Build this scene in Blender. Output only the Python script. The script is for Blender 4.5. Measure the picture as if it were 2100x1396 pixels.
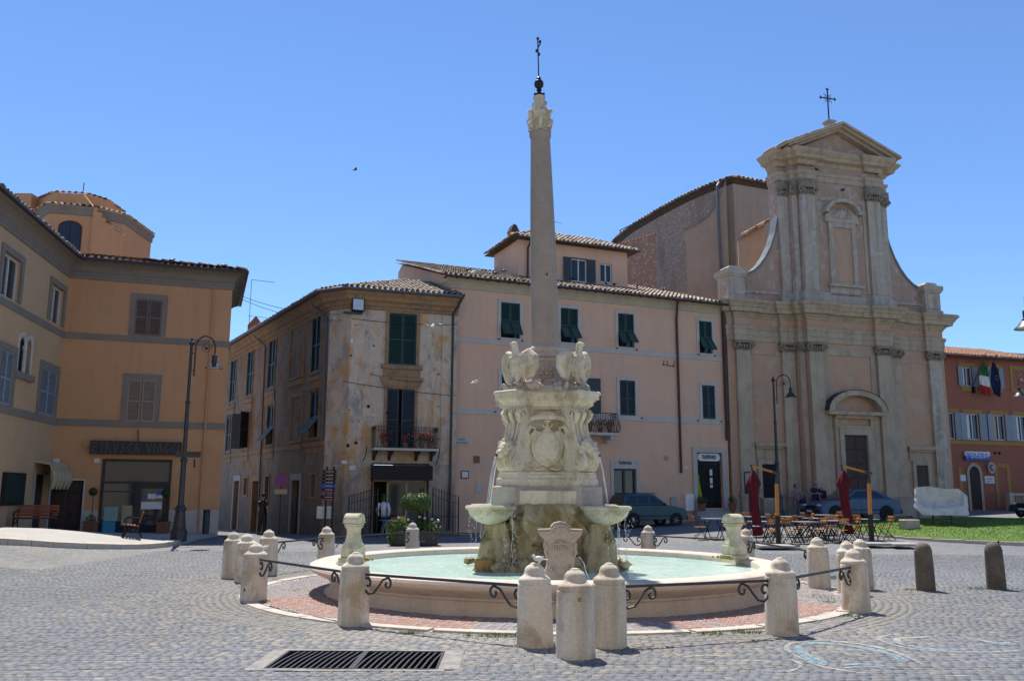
import bpy, math, random
import numpy as np
from mathutils import Vector, Matrix, noise as mnoise
random.seed(7); rng = np.random.default_rng(7)
for o in list(bpy.data.objects): bpy.data.objects.remove(o)
S = bpy.context.scene; COL = S.collection
R = math.radians; PI = math.pi; sin = math.sin; cos = math.cos

# ------------------------------------------------------------------ camera
CAMZ = 1.75
pt, ro = R(9.846), R(0.285)
Rp = Matrix(((1,0,0),(0,cos(pt),-sin(pt)),(0,sin(pt),cos(pt))))
Rr = Matrix(((cos(ro),0,-sin(ro)),(0,1,0),(sin(ro),0,cos(ro))))
M3 = Rp @ Rr
cam = bpy.data.objects.new('camera', bpy.data.cameras.new('camera')); COL.objects.link(cam)
r_, f_, u_ = M3.col[0], M3.col[1], M3.col[2]
cm = Matrix.Identity(4)
for i in range(3):
    cm[i][0] = r_[i]; cm[i][1] = u_[i]; cm[i][2] = -f_[i]
cm[2][3] = CAMZ
cam.matrix_world = cm
cam.data.sensor_width = 36; cam.data.lens = 36*1801.26/2100; cam.data.clip_end = 2000; cam.data.clip_start = .1
S.camera = cam
# ------------------------------------------------------------------ sky + sun
SUN_EL, SUN_DX, SUN_DY = 63.0, .30, -.95      # shadows fall along (SUN_DX, SUN_DY)
w = bpy.data.worlds.new('World'); S.world = w; w.use_nodes = True
nt = w.node_tree; bg = nt.nodes['Background']
sky = nt.nodes.new('ShaderNodeTexSky'); sky.sky_type = 'NISHITA'; sky.sun_disc = False
sky.sun_elevation = R(SUN_EL); sky.sun_rotation = math.atan2(-SUN_DX, -SUN_DY)
sky.altitude = 0; sky.air_density = .85; sky.dust_density = 0; sky.ozone_density = 9.5
nt.links.new(sky.outputs[0], bg.inputs[0]); bg.inputs[1].default_value = .092
sl = bpy.data.lights.new('sun', 'SUN'); sl.energy = 3.3; sl.angle = R(.53); sl.color = (1, .94, .84)
sun = bpy.data.objects.new('sun', sl); COL.objects.link(sun)
h_ = cos(R(SUN_EL))/math.hypot(SUN_DX, SUN_DY)
sun.rotation_euler = Vector((-SUN_DX*h_, -SUN_DY*h_, sin(R(SUN_EL)))).to_track_quat('Z', 'Y').to_euler()
S.view_settings.view_transform = 'Standard'; S.view_settings.look = 'None'
S.view_settings.exposure = 1.0; S.view_settings.gamma = 1; S.view_settings.use_curve_mapping = False
S.render.engine = 'CYCLES'

# ------------------------------------------------------------------ mesh helpers
class MB:
    def __init__(s): s.v = []; s.f = []; s.t = []
    def add(s, vs, fs, tint=.5):
        b = len(s.v); s.v.extend([tuple(p) for p in vs]); s.f.extend([tuple(b+i for i in f) for f in fs]); s.t.extend([tint]*len(fs)); return s
    def merge(s, o, mat=None, tint=None):
        vs = o.v if mat is None else [tuple(mat @ Vector(p)) for p in o.v]
        b = len(s.v); s.v.extend(vs); s.f.extend([tuple(b+i for i in f) for f in o.f]); s.t.extend(o.t if tint is None else [tint]*len(o.f)); return s
    def box(s, x0, x1, y0, y1, z0, z1, tint=.5):
        if x0 > x1: x0, x1 = x1, x0
        if y0 > y1: y0, y1 = y1, y0
        if z0 > z1: z0, z1 = z1, z0
        return s.add([(x0,y0,z0),(x1,y0,z0),(x1,y1,z0),(x0,y1,z0),(x0,y0,z1),(x1,y0,z1),(x1,y1,z1),(x0,y1,z1)],
                     [(0,3,2,1),(4,5,6,7),(0,1,5,4),(1,2,6,5),(2,3,7,6),(3,0,4,7)], tint)
    def bbox(s, x0, x1, y0, y1, z0, z1, b=.01, tint=.5):          # box with bevelled edges
        xs=(x0,x1); ys=(y0,y1); zs=(z0,z1); vs=[]; idx={}
        for i in (0,1):
            for j in (0,1):
                for k in (0,1):
                    sx,sy,sz=(1-2*i),(1-2*j),(1-2*k)
                    for ax in range(3):
                        p=[xs[i]+sx*b,ys[j]+sy*b,zs[k]+sz*b]; p[ax]=(xs[i],ys[j],zs[k])[ax]
                        idx[i,j,k,ax]=len(vs); vs.append(p)
        fs=[]
        for ax in range(3):
            o=[a for a in range(3) if a!=ax]
            for e in (0,1):
                q=[]
                for (a,c) in ((0,0),(1,0),(1,1),(0,1)):
                    key=[0,0,0]; key[ax]=e; key[o[0]]=a; key[o[1]]=c
                    q.append(idx[key[0],key[1],key[2],ax])
                fs.append(tuple(q))
            for a in (0,1):
                for c in (0,1):
                    k0=[0,0,0];k1=[0,0,0]; k0[ax]=0;k1[ax]=1
                    for k in (k0,k1): k[o[0]]=a;k[o[1]]=c
                    fs.append((idx[(*k0,o[0])],idx[(*k1,o[0])],idx[(*k1,o[1])],idx[(*k0,o[1])]))
        for i in (0,1):
            for j in (0,1):
                for k in (0,1): fs.append((idx[i,j,k,0],idx[i,j,k,1],idx[i,j,k,2]))
        return s.add(vs, fs, tint)
    def prism(s, pts, a, b, ax='z', tint=.5):
        n=len(pts)
        if ax=='z': f=lambda p,q:(p[0],p[1],q)
        elif ax=='y': f=lambda p,q:(p[0],q,p[1])
        else: f=lambda p,q:(q,p[0],p[1])
        vs=[f(p,a) for p in pts]+[f(p,b) for p in pts]
        return s.add(vs,[tuple(range(n-1,-1,-1)),tuple(range(n,2*n))]+[(i,(i+1)%n,n+(i+1)%n,n+i) for i in range(n)],tint)
    def lathe(s, prof, n=24, c=(0,0), sx=1, sy=1, cap=True, tint=.5, flute=None):
        vs=[]; m=len(prof)
        for r,z in prof:
            for i in range(n):
                a=2*PI*i/n; rr=r*(flute(a,z) if flute else 1)
                vs.append((c[0]+rr*cos(a)*sx,c[1]+rr*sin(a)*sy,z))
        fs=[(j*n+i,j*n+(i+1)%n,(j+1)*n+(i+1)%n,(j+1)*n+i) for j in range(m-1) for i in range(n)]
        if cap: fs+= [tuple(range(n-1,-1,-1)), tuple(range((m-1)*n,m*n))]
        return s.add(vs,fs,tint)
    def tube(s, pts, r, n=6, cap=True, tint=.5, flat=1.0):
        pts=[Vector(p) for p in pts]; m=len(pts); rs=r if isinstance(r,(list,tuple)) else [r]*m
        vs=[]; up=None
        for i,p in enumerate(pts):
            d=(pts[min(i+1,m-1)]-pts[max(i-1,0)]); d=d.normalized() if d.length>1e-9 else Vector((0,0,1))
            if up is None: up = Vector((0,0,1)) if abs(d.z)<.9 else Vector((1,0,0))
            x=d.cross(up); x=x.normalized() if x.length>1e-6 else d.orthogonal().normalized()
            y=x.cross(d).normalized(); up=y
            for k in range(n):
                a=2*PI*k/n+PI/n; vs.append(p+x*(cos(a)*rs[i])+y*(sin(a)*rs[i]*flat))
        fs=[(j*n+k,j*n+(k+1)%n,(j+1)*n+(k+1)%n,(j+1)*n+k) for j in range(m-1) for k in range(n)]
        if cap: fs+=[tuple(range(n-1,-1,-1)),tuple(range((m-1)*n,m*n))]
        return s.add(vs,fs,tint)
    def bar(s, a, b, w=.02, h=None, tint=.5):
        return s.tube([a,b], w/2*1.414, 4, tint=tint) if h is None else s.tube([a,b], w/2*1.414, 4, tint=tint, flat=h/w)
    def sweep(s, path, prof, tint=.5, closed=False):
        P=[Vector(p) for p in path]; n=len(P); offs=[]
        for i in range(n):
            def nrm(a,b):
                d=(b-a).normalized(); return Vector((d.y,-d.x))
            if closed: n1=nrm(P[i-1],P[i]); n2=nrm(P[i],P[(i+1)%n])
            else:
                n1=nrm(P[i-1],P[i]) if i>0 else None; n2=nrm(P[i],P[i+1]) if i<n-1 else None
                n1=n1 or n2; n2=n2 or n1
            offs.append((n1+n2)/max(.25,(1+n1.dot(n2))))
        m=len(prof); vs=[]
        for i in range(n):
            for o,z in prof: q=P[i]+offs[i]*o; vs.append((q.x,q.y,z))
        rg=range(n) if closed else range(n-1)
        fs=[(i*m+j,((i+1)%n)*m+j,((i+1)%n)*m+j+1,i*m+j+1) for i in rg for j in range(m-1)]
        if not closed: fs+=[tuple(range(m-1,-1,-1)),tuple((n-1)*m+j for j in range(m))]
        return s.add(vs,fs,tint)
    def rings(s, rs, cap=True, tint=.5):                             # loft a list of equal-length vertex rings
        n=len(rs[0]); vs=[p for r in rs for p in r]; m=len(rs)
        fs=[(j*n+i,j*n+(i+1)%n,(j+1)*n+(i+1)%n,(j+1)*n+i) for j in range(m-1) for i in range(n)]
        if cap: fs+=[tuple(range(n-1,-1,-1)),tuple(range((m-1)*n,m*n))]
        return s.add(vs,fs,tint)
    def blob(s, c, r, n=10, m=7, jit=0, rot=None, tint=.5):
        vs=[]; c=Vector(c)
        for j in range(m+1):
            th=PI*j/m
            for i in range(n):
                a=2*PI*i/n; d=Vector((sin(th)*cos(a),sin(th)*sin(a),cos(th))); k=1+jit*(mnoise.noise(d*2.3+c*3.1))
                q=Vector((d.x*r[0],d.y*r[1],d.z*r[2]))*k
                if rot is not None: q=rot@q
                vs.append(c+q)
        return s.add(vs,[(j*n+i,(j+1)*n+i,(j+1)*n+(i+1)%n,j*n+(i+1)%n) for j in range(m) for i in range(n)],tint)
    def wall(s, u0,u1,z0,z1, holes=(), y=0, rev=.2, tint=.5):
        us=sorted({u0,u1,*[h[0] for h in holes],*[h[1] for h in holes]}); zs=sorted({z0,z1,*[h[2] for h in holes],*[h[3] for h in holes]})
        us=[u for u in us if u0-1e-6<=u<=u1+1e-6]; zs=[z for z in zs if z0-1e-6<=z<=z1+1e-6]
        for i in range(len(us)-1):
            for j in range(len(zs)-1):
                cu=(us[i]+us[i+1])/2; cz=(zs[j]+zs[j+1])/2
                if any(h[0]<cu<h[1] and h[2]<cz<h[3] for h in holes): continue
                s.add([(us[i],y,zs[j]),(us[i+1],y,zs[j]),(us[i+1],y,zs[j+1]),(us[i],y,zs[j+1])],[(0,1,2,3)],tint)
        for a,b,c,d in holes:
            for p,q in (((a,c),(b,c)),((b,c),(b,d)),((b,d),(a,d)),((a,d),(a,c))):
                s.add([(p[0],y,p[1]),(q[0],y,q[1]),(q[0],y+rev,q[1]),(p[0],y+rev,p[1])],[(0,1,2,3)],tint)
        return s
    def mesh(s, name, mat=None, smooth=False, recalc=True):
        me=bpy.data.meshes.new(name); me.from_pydata(s.v,[],s.f)
        if recalc and len(s.f)<60000:
            import bmesh
            bm=bmesh.new(); bm.from_mesh(me); bmesh.ops.recalc_face_normals(bm,faces=bm.faces); bm.to_mesh(me); bm.free()
        at=me.attributes.new('tint','FLOAT','FACE'); at.data.foreach_set('value',np.array(s.t[:len(me.polygons)],dtype=np.float32))
        if mat is not None: me.materials.append(mat)
        if smooth: 
            me.polygons.foreach_set('use_smooth',[True]*len(me.polygons))
            if smooth!='all':
                try: me.set_sharp_from_angle(angle=R(38))
                except Exception: pass
        return me
    def build(s, name, mat, parent=None, smooth=False, label=None, kind=None, loc=None, rotz=None):
        return link(name, s.mesh(name,mat,smooth), parent, label, kind, loc, rotz)
def link(name, me, parent=None, label=None, kind=None, loc=None, rotz=None):
    o=bpy.data.objects.new(name,me); COL.objects.link(o)
    if parent is not None: o.parent=parent
    if label: o['label']=label
    if kind: o['kind']=kind
    if loc is not None: o.location=loc
    if rotz is not None: o.rotation_euler=(0,0,rotz)
    return o
def thing(name,label,cat,loc=(0,0,0),rotz=0,group=None):
    o=bpy.data.objects.new(name,None); COL.objects.link(o); o.location=loc; o.rotation_euler=(0,0,rotz); o.empty_display_size=.2
    o['label']=label; o['category']=cat
    if group: o['group']=group
    return o
def tag(o,label,cat,group=None):
    o['label']=label; o['category']=cat
    if group: o['group']=group
    return o
CHILD={}
def dup(root,label,loc=None,rotz=None):
    r=root.copy(); COL.objects.link(r); r['label']=label
    if loc is not None: r.location=loc
    if rotz is not None: r.rotation_euler=(0,0,rotz)
    for ch in root.children:
        c=ch.copy(); COL.objects.link(c); c.parent=r
        for g in ch.children:
            d=g.copy(); COL.objects.link(d); d.parent=c
    return r
def remesh(mb, voxel, name, mat, smooth_iter=0):
    me=mb.mesh('tmp',None); o=bpy.data.objects.new('tmp',me); COL.objects.link(o)
    md=o.modifiers.new('r','REMESH'); md.mode='VOXEL'; md.voxel_size=voxel; md.use_smooth_shade=True
    if smooth_iter:
        sm=o.modifiers.new('s','SMOOTH'); sm.iterations=smooth_iter; sm.factor=.5
    dg=bpy.context.evaluated_depsgraph_get(); out=bpy.data.meshes.new_from_object(o.evaluated_get(dg)); out.name=name
    bpy.data.objects.remove(o); out.materials.clear(); out.materials.append(mat)
    out.polygons.foreach_set('use_smooth',[True]*len(out.polygons))
    return out
FONT={}
def text_mesh(body,size,mat,depth=.01,width=None,xs=1.0,name='lettering',weight=0):
    cu=bpy.data.curves.new('t','FONT'); cu.body=body; cu.size=size; cu.extrude=depth; cu.align_x='CENTER'; cu.align_y='CENTER'; cu.offset=weight
    o=bpy.data.objects.new('t',cu); COL.objects.link(o); dg=bpy.context.evaluated_depsgraph_get()
    me=bpy.data.meshes.new_from_object(o.evaluated_get(dg)); me.name=name; bpy.data.objects.remove(o)
    me.materials.clear(); me.materials.append(mat)
    xw=[v.co.x for v in me.vertices]; k=xs
    if width and xw: k=width/max(1e-6,max(xw)-min(xw))
    c=(max(xw)+min(xw))/2 if xw else 0
    for v in me.vertices: x,y,z=v.co; v.co=((x-c)*k,-z,y)          # stands upright, facing -Y
    return me

# ------------------------------------------------------------------ materials
def nodes(name):
    m=bpy.data.materials.new(name); m.use_nodes=True; t=m.node_tree; return m,t,t.nodes['Principled BSDF']
def N(t,typ,**kw):
    n=t.nodes.new(typ)
    for k,v in kw.items(): setattr(n,k,v)
    return n
def mixc(t,a,b,fac,mode='MIX'):
    n=N(t,'ShaderNodeMix',data_type='RGBA',blend_type=mode)
    for sock,val in ((n.inputs[0],fac),(n.inputs[6],a),(n.inputs[7],b)):
        if hasattr(val,'links') or hasattr(val,'is_linked'): t.links.new(val,sock)
        elif isinstance(val,(tuple,list)): sock.default_value=(*val[:3],1)
        else: sock.default_value=val
    return n.outputs[2]
def ramp(t,src,stops,interp='LINEAR'):
    n=N(t,'ShaderNodeValToRGB'); n.color_ramp.interpolation=interp; e=n.color_ramp.elements
    while len(e)<len(stops): e.new(.5)
    for i,(p,c) in enumerate(stops):
        e[i].position=p; e[i].color=(c,c,c,1) if not isinstance(c,(tuple,list)) else (*c,1)
    t.links.new(src,n.inputs[0]); return n.outputs[0]
def coords(t,scale=(1,1,1),which='Object',off=None):
    tc=N(t,'ShaderNodeTexCoord'); mp=N(t,'ShaderNodeMapping'); mp.inputs['Scale'].default_value=scale
    t.links.new(tc.outputs[which],mp.inputs[0])
    if off: mp.inputs['Location'].default_value=off
    return mp.outputs[0]
def noi(t,vec,scale,detail=4,rough=.55,dist=0):
    n=N(t,'ShaderNodeTexNoise'); n.inputs['Scale'].default_value=scale; n.inputs['Detail'].default_value=detail
    n.inputs['Roughness'].default_value=rough; n.inputs['Distortion'].default_value=dist; t.links.new(vec,n.inputs['Vector']); return n.outputs[0]
def bump(t,bs,h,strength=.3,dist=.02):
    b=N(t,'ShaderNodeBump'); b.inputs['Strength'].default_value=strength; b.inputs['Distance'].default_value=dist
    t.links.new(h,b.inputs['Height']); t.links.new(b.outputs[0],bs.inputs['Normal'])
def mat(name,c1,c2=None,scale=1.2,rough=.85,spot=None,spot_amt=.5,spot_scale=2.5,streak=None,streak_amt=.5,streak_lo=.5,fine=.12,fscale=25,bmp=.25,bscale=40,bdist=.01,metal=0,spec=.3,rnd=0,tints=None,which='Object'):
    m,t,b=nodes(name); c2=c2 or tuple(x*.8 for x in c1); v=coords(t,which=which)
    if rnd:
        oi=N(t,'ShaderNodeObjectInfo'); ad=N(t,'ShaderNodeVectorMath',operation='MULTIPLY_ADD'); cv=N(t,'ShaderNodeCombineXYZ')
        for i in range(3): t.links.new(oi.outputs['Random'],cv.inputs[i])
        t.links.new(cv.outputs[0],ad.inputs[0]); ad.inputs[1].default_value=(37,91,53); t.links.new(v,ad.inputs[2]); v=ad.outputs[0]
    col=mixc(t,c1,c2,ramp(t,noi(t,v,scale,6,.6),[(.32,0),(.68,1)]))
    if tints:
        at=N(t,'ShaderNodeAttribute',attribute_name='tint'); col=mixc(t,col,ramp(t,at.outputs['Fac'],tints),1.0 if len(tints)>1 else 0); col=mixc(t,col,mixc(t,c1,c2,noi(t,v,scale*3)),.25)
    if streak:
        mp=N(t,'ShaderNodeMapping'); mp.inputs['Scale'].default_value=(1,1,.09); t.links.new(v,mp.inputs[0])
        f=ramp(t,noi(t,mp.outputs[0],3.2,5,.65),[(streak_lo,0),(streak_lo+.22,1)])
        mm=N(t,'ShaderNodeMath',operation='MULTIPLY'); t.links.new(f,mm.inputs[0]); mm.inputs[1].default_value=streak_amt; col=mixc(t,col,streak,mm.outputs[0])
    if spot:
        f=ramp(t,noi(t,v,spot_scale,8,.65,.4),[(.52,0),(.62,1)])
        mm=N(t,'ShaderNodeMath',operation='MULTIPLY'); t.links.new(f,mm.inputs[0]); mm.inputs[1].default_value=spot_amt; col=mixc(t,col,spot,mm.outputs[0])
    if fine: 
        g=ramp(t,noi(t,v,fscale,5,.7),[(.25,1-fine*2),(.75,1+fine)]); col=mixc(t,col,g,1.0,'MULTIPLY')
    t.links.new(col,b.inputs['Base Color']); b.inputs['Roughness'].default_value=rough; b.inputs['Metallic'].default_value=metal; b.inputs['Specular IOR Level'].default_value=spec
    if bmp: bump(t,b,noi(t,v,bscale,6,.6),bmp,bdist)
    return m
def flat(name,c,rough=.6,metal=0,spec=.4,emit=None):
    m,t,b=nodes(name); v=coords(t); g=ramp(t,noi(t,v,9,4),[(.3,.85),(.7,1.1)]); t.links.new(mixc(t,c,g,1.0,'MULTIPLY'),b.inputs['Base Color'])
    b.inputs['Roughness'].default_value=rough; b.inputs['Metallic'].default_value=metal; b.inputs['Specular IOR Level'].default_value=spec
    return m
MT={}
MT['pink']=mat('pink_plaster',(.74,.475,.325),(.68,.43,.29),.7,spot=(.50,.44,.40),spot_amt=.25,spot_scale=.9,streak=(.42,.29,.23),streak_amt=.28,fine=.06)
MT['pinkband']=mat('pale_band_plaster',(.58,.53,.48),(.5,.46,.42),1.5,streak=(.4,.36,.32),streak_amt=.3)
MT['beigeband']=mat('beige_cornice_plaster',(.55,.47,.34),(.46,.39,.29),1.2,streak=(.33,.28,.22),streak_amt=.4)
MT['orange']=mat('orange_plaster',(.62,.33,.165),(.56,.29,.14),.6,spot=(.58,.36,.20),spot_amt=.3,spot_scale=.7,streak=(.46,.235,.12),streak_amt=.45,fine=.05)
MT['ochre']=mat('ochre_plaster',(.60,.39,.21),(.54,.34,.18),.6,streak=(.44,.30,.17),streak_amt=.4,spot=(.52,.36,.22),spot_amt=.3,spot_scale=.7,fine=.05)
MT['greytrim']=mat('grey_brown_trim',(.265,.22,.175),(.225,.185,.15),2,fine=.06)
MT['travplinth']=mat('travertine_slab',(.56,.50,.43),(.47,.42,.36),2.5,streak=(.36,.30,.25),streak_amt=.45)
MT['chpink']=mat('church_pink_plaster',(.58,.36,.235),(.50,.31,.20),.8,spot=(.55,.48,.40),spot_amt=.35,spot_scale=.8,streak=(.38,.27,.2),streak_amt=.3,fine=.08)
MT['chbeige']=mat('church_beige_stone',(.55,.435,.31),(.44,.35,.25),1.0,spot=(.36,.285,.21),spot_amt=.5,spot_scale=1.4,streak=(.24,.185,.14),streak_amt=.65,streak_lo=.49,fine=.1)
MT['chweather']=mat('church_weathered_stone',(.57,.48,.37),(.44,.355,.265),1.3,spot=(.60,.56,.50),spot_amt=.6,spot_scale=1.3,streak=(.2,.175,.145),streak_amt=.6,streak_lo=.48,fine=.14)
MT['chpinkw']=mat('church_weathered_pink',(.50,.33,.235),(.44,.29,.21),1.0,spot=(.58,.52,.46),spot_amt=.6,spot_scale=1.5,streak=(.30,.225,.18),streak_amt=.5,fine=.12)
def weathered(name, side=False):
    m,t,b=nodes(name); v=coords(t); k=.60 if side else 1.22  # side copy of the plaster is darkened all over to carry its shade
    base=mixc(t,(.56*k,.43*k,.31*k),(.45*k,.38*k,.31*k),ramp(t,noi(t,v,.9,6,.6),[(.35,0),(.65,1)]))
    och=ramp(t,noi(t,coords(t,(1,1,.55),off=(3,1,2)),1.1,7,.66,.6),[(.50,0),(.60,1)])
    base=mixc(t,base,mixc(t,(.52*k,.27*k,.10*k),(.46*k,.30*k,.15*k),noi(t,v,3)),och)
    gr=ramp(t,noi(t,coords(t,(1.2,1.2,.6),off=(9,4,7)),1.3,7,.65,.5),[(.54,0),(.62,1)])
    base=mixc(t,base,(.30*k,.275*k,.25*k),gr)
    mp=N(t,'ShaderNodeMapping'); mp.inputs['Scale'].default_value=(1,1,.16); t.links.new(v,mp.inputs[0])
    st=ramp(t,noi(t,mp.outputs[0],3.0,8,.75,1.2),[(.54,0),(.78,.6)]); base=mixc(t,base,(.17*k,.145*k,.12*k),st)
    bl=ramp(t,noi(t,v,2.6,9,.75,.8),[(.52,0),(.64,.45)]); base=mixc(t,base,(.22*k,.185*k,.15*k),bl)
    wp=ramp(t,noi(t,coords(t,off=(5,7,1)),1.7,8,.7,.5),[(.58,0),(.63,.8)]); base=mixc(t,base,(.54*k,.47*k,.40*k),wp)
    sx=N(t,'ShaderNodeSeparateXYZ'); t.links.new(v,sx.inputs[0])       # rising damp and soot on the lowest two metres
    lo=N(t,'ShaderNodeMapRange'); lo.inputs[1].default_value=3.4; lo.inputs[2].default_value=.6; t.links.new(sx.outputs[2],lo.inputs[0])
    ld=N(t,'ShaderNodeMath',operation='MULTIPLY'); t.links.new(lo.outputs[0],ld.inputs[0]); t.links.new(ramp(t,noi(t,v,1.7,6,.7),[(.2,.35),(.7,1)]),ld.inputs[1])
    base=mixc(t,base,(.13,.115,.10),ld.outputs[0])
    g=ramp(t,noi(t,v,22,5,.7),[(.25,.78),(.75,1.12)]); base=mixc(t,base,g,1.0,'MULTIPLY')
    t.links.new(base,b.inputs['Base Color']); b.inputs['Roughness'].default_value=.92; b.inputs['Specular IOR Level'].default_value=.2
    bump(t,b,noi(t,v,18,7,.65),.5,.02); return m
MT['weath']=weathered('flaking_ochre_plaster'); MT['weathside']=weathered('shaded_side_plaster',True)
MT['weathtrim']=mat('weathered_orange_trim',(.42,.23,.10),(.33,.22,.13),1.5,spot=(.20,.165,.135),spot_amt=.85,spot_scale=2.6,streak=(.12,.10,.085),streak_amt=.6,fine=.15)
MT['bark']=mat('brown_bark',(.12,.085,.055),(.07,.05,.035),6)
MT['redp']=mat('brick_red_plaster',(.36,.135,.085),(.32,.115,.07),.8,fine=.06)
MT['yelp']=mat('mustard_trim_plaster',(.40,.235,.075),(.36,.2,.06),1.5,fine=.06)
MT['chcap']=mat('dark_carved_capital',(.36,.29,.21),(.24,.195,.145),6,spot=(.14,.115,.09),spot_amt=.7,spot_scale=6,fine=.2)
MT['greyplast']=mat('grey_buff_plaster',(.42,.335,.25),(.36,.28,.21),.9,streak=(.28,.22,.17),streak_amt=.4,fine=.08)
MT['lead']=mat('lead_flashing',(.15,.17,.18),(.24,.26,.26),1.5,rough=.8)
TILES=[(0,(.10,.07,.05)),(.2,(.28,.19,.13)),(.45,(.52,.42,.33)),(.75,(.64,.56,.47)),(1,(.76,.71,.63))]
MT['tile']=mat('old_roof_tile',(.40,.32,.25),(.18,.13,.09),5,tints=TILES,rough=.9,fine=.18,fscale=14,bmp=.4)
MT['tilered']=mat('red_roof_tile',(.45,.27,.18),(.3,.17,.11),5,tints=[(0,(.30,.16,.10)),(.5,(.48,.27,.17)),(1,(.60,.42,.30))],rough=.9,fine=.12)
MT['eavewood']=mat('dark_eave_wood',(.085,.06,.045),(.06,.045,.035),4,streak=(.14,.11,.08),streak_amt=.4)
MT['gutter']=flat('dark_metal_gutter',(.06,.04,.04),.5,.3)
MT['gutterg']=flat('grey_zinc_pipe',(.13,.13,.14),.6,.2)
MT['shgreen']=flat('dark_green_shutter_paint',(.012,.05,.045),.5)
MT['shblue']=flat('dark_slate_shutter_paint',(.03,.045,.06),.5)
MT['shbrown']=flat('brown_shutter_paint',(.17,.115,.095),.6)
MT['shtan']=flat('tan_shutter_paint',(.32,.23,.165),.6)
MT['shgrey']=flat('grey_shutter_paint',(.25,.29,.32),.6)
MT['whitewood']=flat('white_window_wood',(.62,.60,.57),.5)
MT['glass']=flat('dark_window_glass',(.018,.025,.035),.05,0,.5)
MT['dark']=flat('dark_interior',(.012,.012,.014),.8)
MT['black']=flat('black_painted_iron',(.022,.022,.026),.42,.3)
MT['iron']=flat('dark_grey_iron',(.06,.06,.065),.45,.5)
MT['doorwood']=mat('dark_door_wood',(.07,.045,.04),(.05,.032,.028),6,streak=(.1,.07,.06),streak_amt=.4)
MT['chdoor']=mat('grey_brown_door_wood',(.10,.075,.06),(.08,.058,.046),5,streak=(.13,.1,.085),streak_amt=.4)
MT['brown']=flat('dark_brown_awning_cloth',(.035,.022,.024),.9)
MT['canvas']=mat('faded_canvas',(.52,.42,.25),(.42,.34,.22),3)
MT['canvasw']=mat('cream_plaster',(.74,.64,.47),(.70,.60,.43),1)
MT['white']=flat('white_paint',(.78,.78,.76),.5)
MT['paper']=flat('white_paper',(.7,.7,.68),.8)
MT['blue']=flat('blue_sign_paint',(.015,.08,.42),.45)
MT['red']=flat('red_sign_paint',(.5,.03,.03),.5)
MT['green']=flat('flag_green_cloth',(.02,.2,.06),.8)
MT['navy']=flat('navy_cloth',(.015,.02,.09),.85)
MT['yellow']=flat('yellow_card',(.62,.55,.06),.7)
MT['teal']=flat('teal_car_paint',(.005,.07,.095),.3,.0,.5)
MT['bluecar']=flat('blue_grey_car_paint',(.055,.10,.19),.28,.2,.5)
MT['blackcar']=flat('black_car_paint',(.015,.016,.02),.2,.2,.6)
MT['rubber']=flat('black_rubber',(.02,.02,.02),.85)
MT['plastic']=flat('black_plastic',(.03,.03,.032),.6)
MT['chrome']=flat('alloy_metal',(.20,.20,.21),.45,.6)
MT['lens']=flat('clear_lamp_lens',(.55,.55,.52),.1,.2,.8)
MT['taill']=flat('red_lamp_lens',(.35,.02,.02),.15)
MT['wood']=mat('orange_varnished_wood',(.56,.25,.07),(.46,.19,.05),9,rough=.45,streak=(.35,.14,.04),streak_amt=.3)
MT['benchwood']=mat('red_brown_bench_wood',(.34,.12,.06),(.26,.085,.045),8,rough=.5)
MT['tabletop']=flat('sky_sheen_table_top',(.30,.33,.40),.36,.0,1.0)  # pale base holds part of the sky sheen on the dark tops
MT['maroon']=mat('maroon_umbrella_cloth',(.13,.012,.022),(.095,.009,.018),3,rough=.9,fine=.08)
MT['terracotta']=mat('terracotta',(.30,.13,.075),(.22,.095,.055),4)
MT['skin']=flat('skin',(.38,.22,.16),.6)
MT['hair']=flat('dark_hair',(.03,.022,.018),.8)
MT['jeans']=flat('dark_jeans',(.05,.06,.09),.9)
MT['greytr']=flat('grey_trousers',(.2,.2,.22),.9)
MT['plaid']=mat('pink_checked_blouse',(.42,.2,.22),(.1,.07,.09),16,spot=(.6,.55,.55),spot_amt=.8,spot_scale=20)
MT['gold']=flat('brass_plate',(.35,.22,.07),.4,.6)
MT['marble']=mat('white_marble',(.72,.66,.53),(.62,.55,.42),2.0,spot=(.42,.32,.18),spot_amt=.7,spot_scale=3.2,streak=(.30,.26,.16),streak_amt=.75,streak_lo=.50,fine=.12,bmp=.45)
MT['marbleg']=mat('algae_stained_marble',(.66,.62,.50),(.55,.50,.37),2.2,spot=(.20,.16,.09),spot_amt=.5,spot_scale=2.4,streak=(.34,.33,.16),streak_amt=.6,streak_lo=.47,fine=.12,bmp=.4)
MT['marblep']=mat('rose_grey_marble',(.52,.44,.38),(.42,.36,.31),2.5,spot=(.34,.29,.25),spot_amt=.5,spot_scale=4,fine=.12)
MT['rock']=mat('wet_travertine_rock',(.50,.43,.27),(.30,.225,.12),2.3,spot=(.06,.05,.03),spot_amt=.85,spot_scale=1.9,streak=(.26,.22,.08),streak_amt=.7,streak_lo=.47,fine=.16,bmp=.6,bscale=14,bdist=.03,rough=.55)
MT['rim']=mat('worn_pink_travertine',(.66,.56,.47),(.57,.48,.40),1.8,spot=(.62,.56,.48),spot_amt=.5,spot_scale=2.5,streak=(.38,.28,.2),streak_amt=.35,fine=.08)
MT['bollard']=mat('travertine_bollard',(.74,.66,.55),(.66,.58,.47),3.0,spot=(.40,.27,.15),spot_amt=.65,spot_scale=1.7,streak=(.33,.26,.18),streak_amt=.65,streak_lo=.47,fine=.1,bmp=.35,bscale=30,rnd=1)
MT['greyboll']=mat('dark_basalt_bollard',(.16,.135,.105),(.10,.085,.07),4,spot=(.22,.18,.13),spot_amt=.5,fine=.2,fscale=40,rnd=1)
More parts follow.
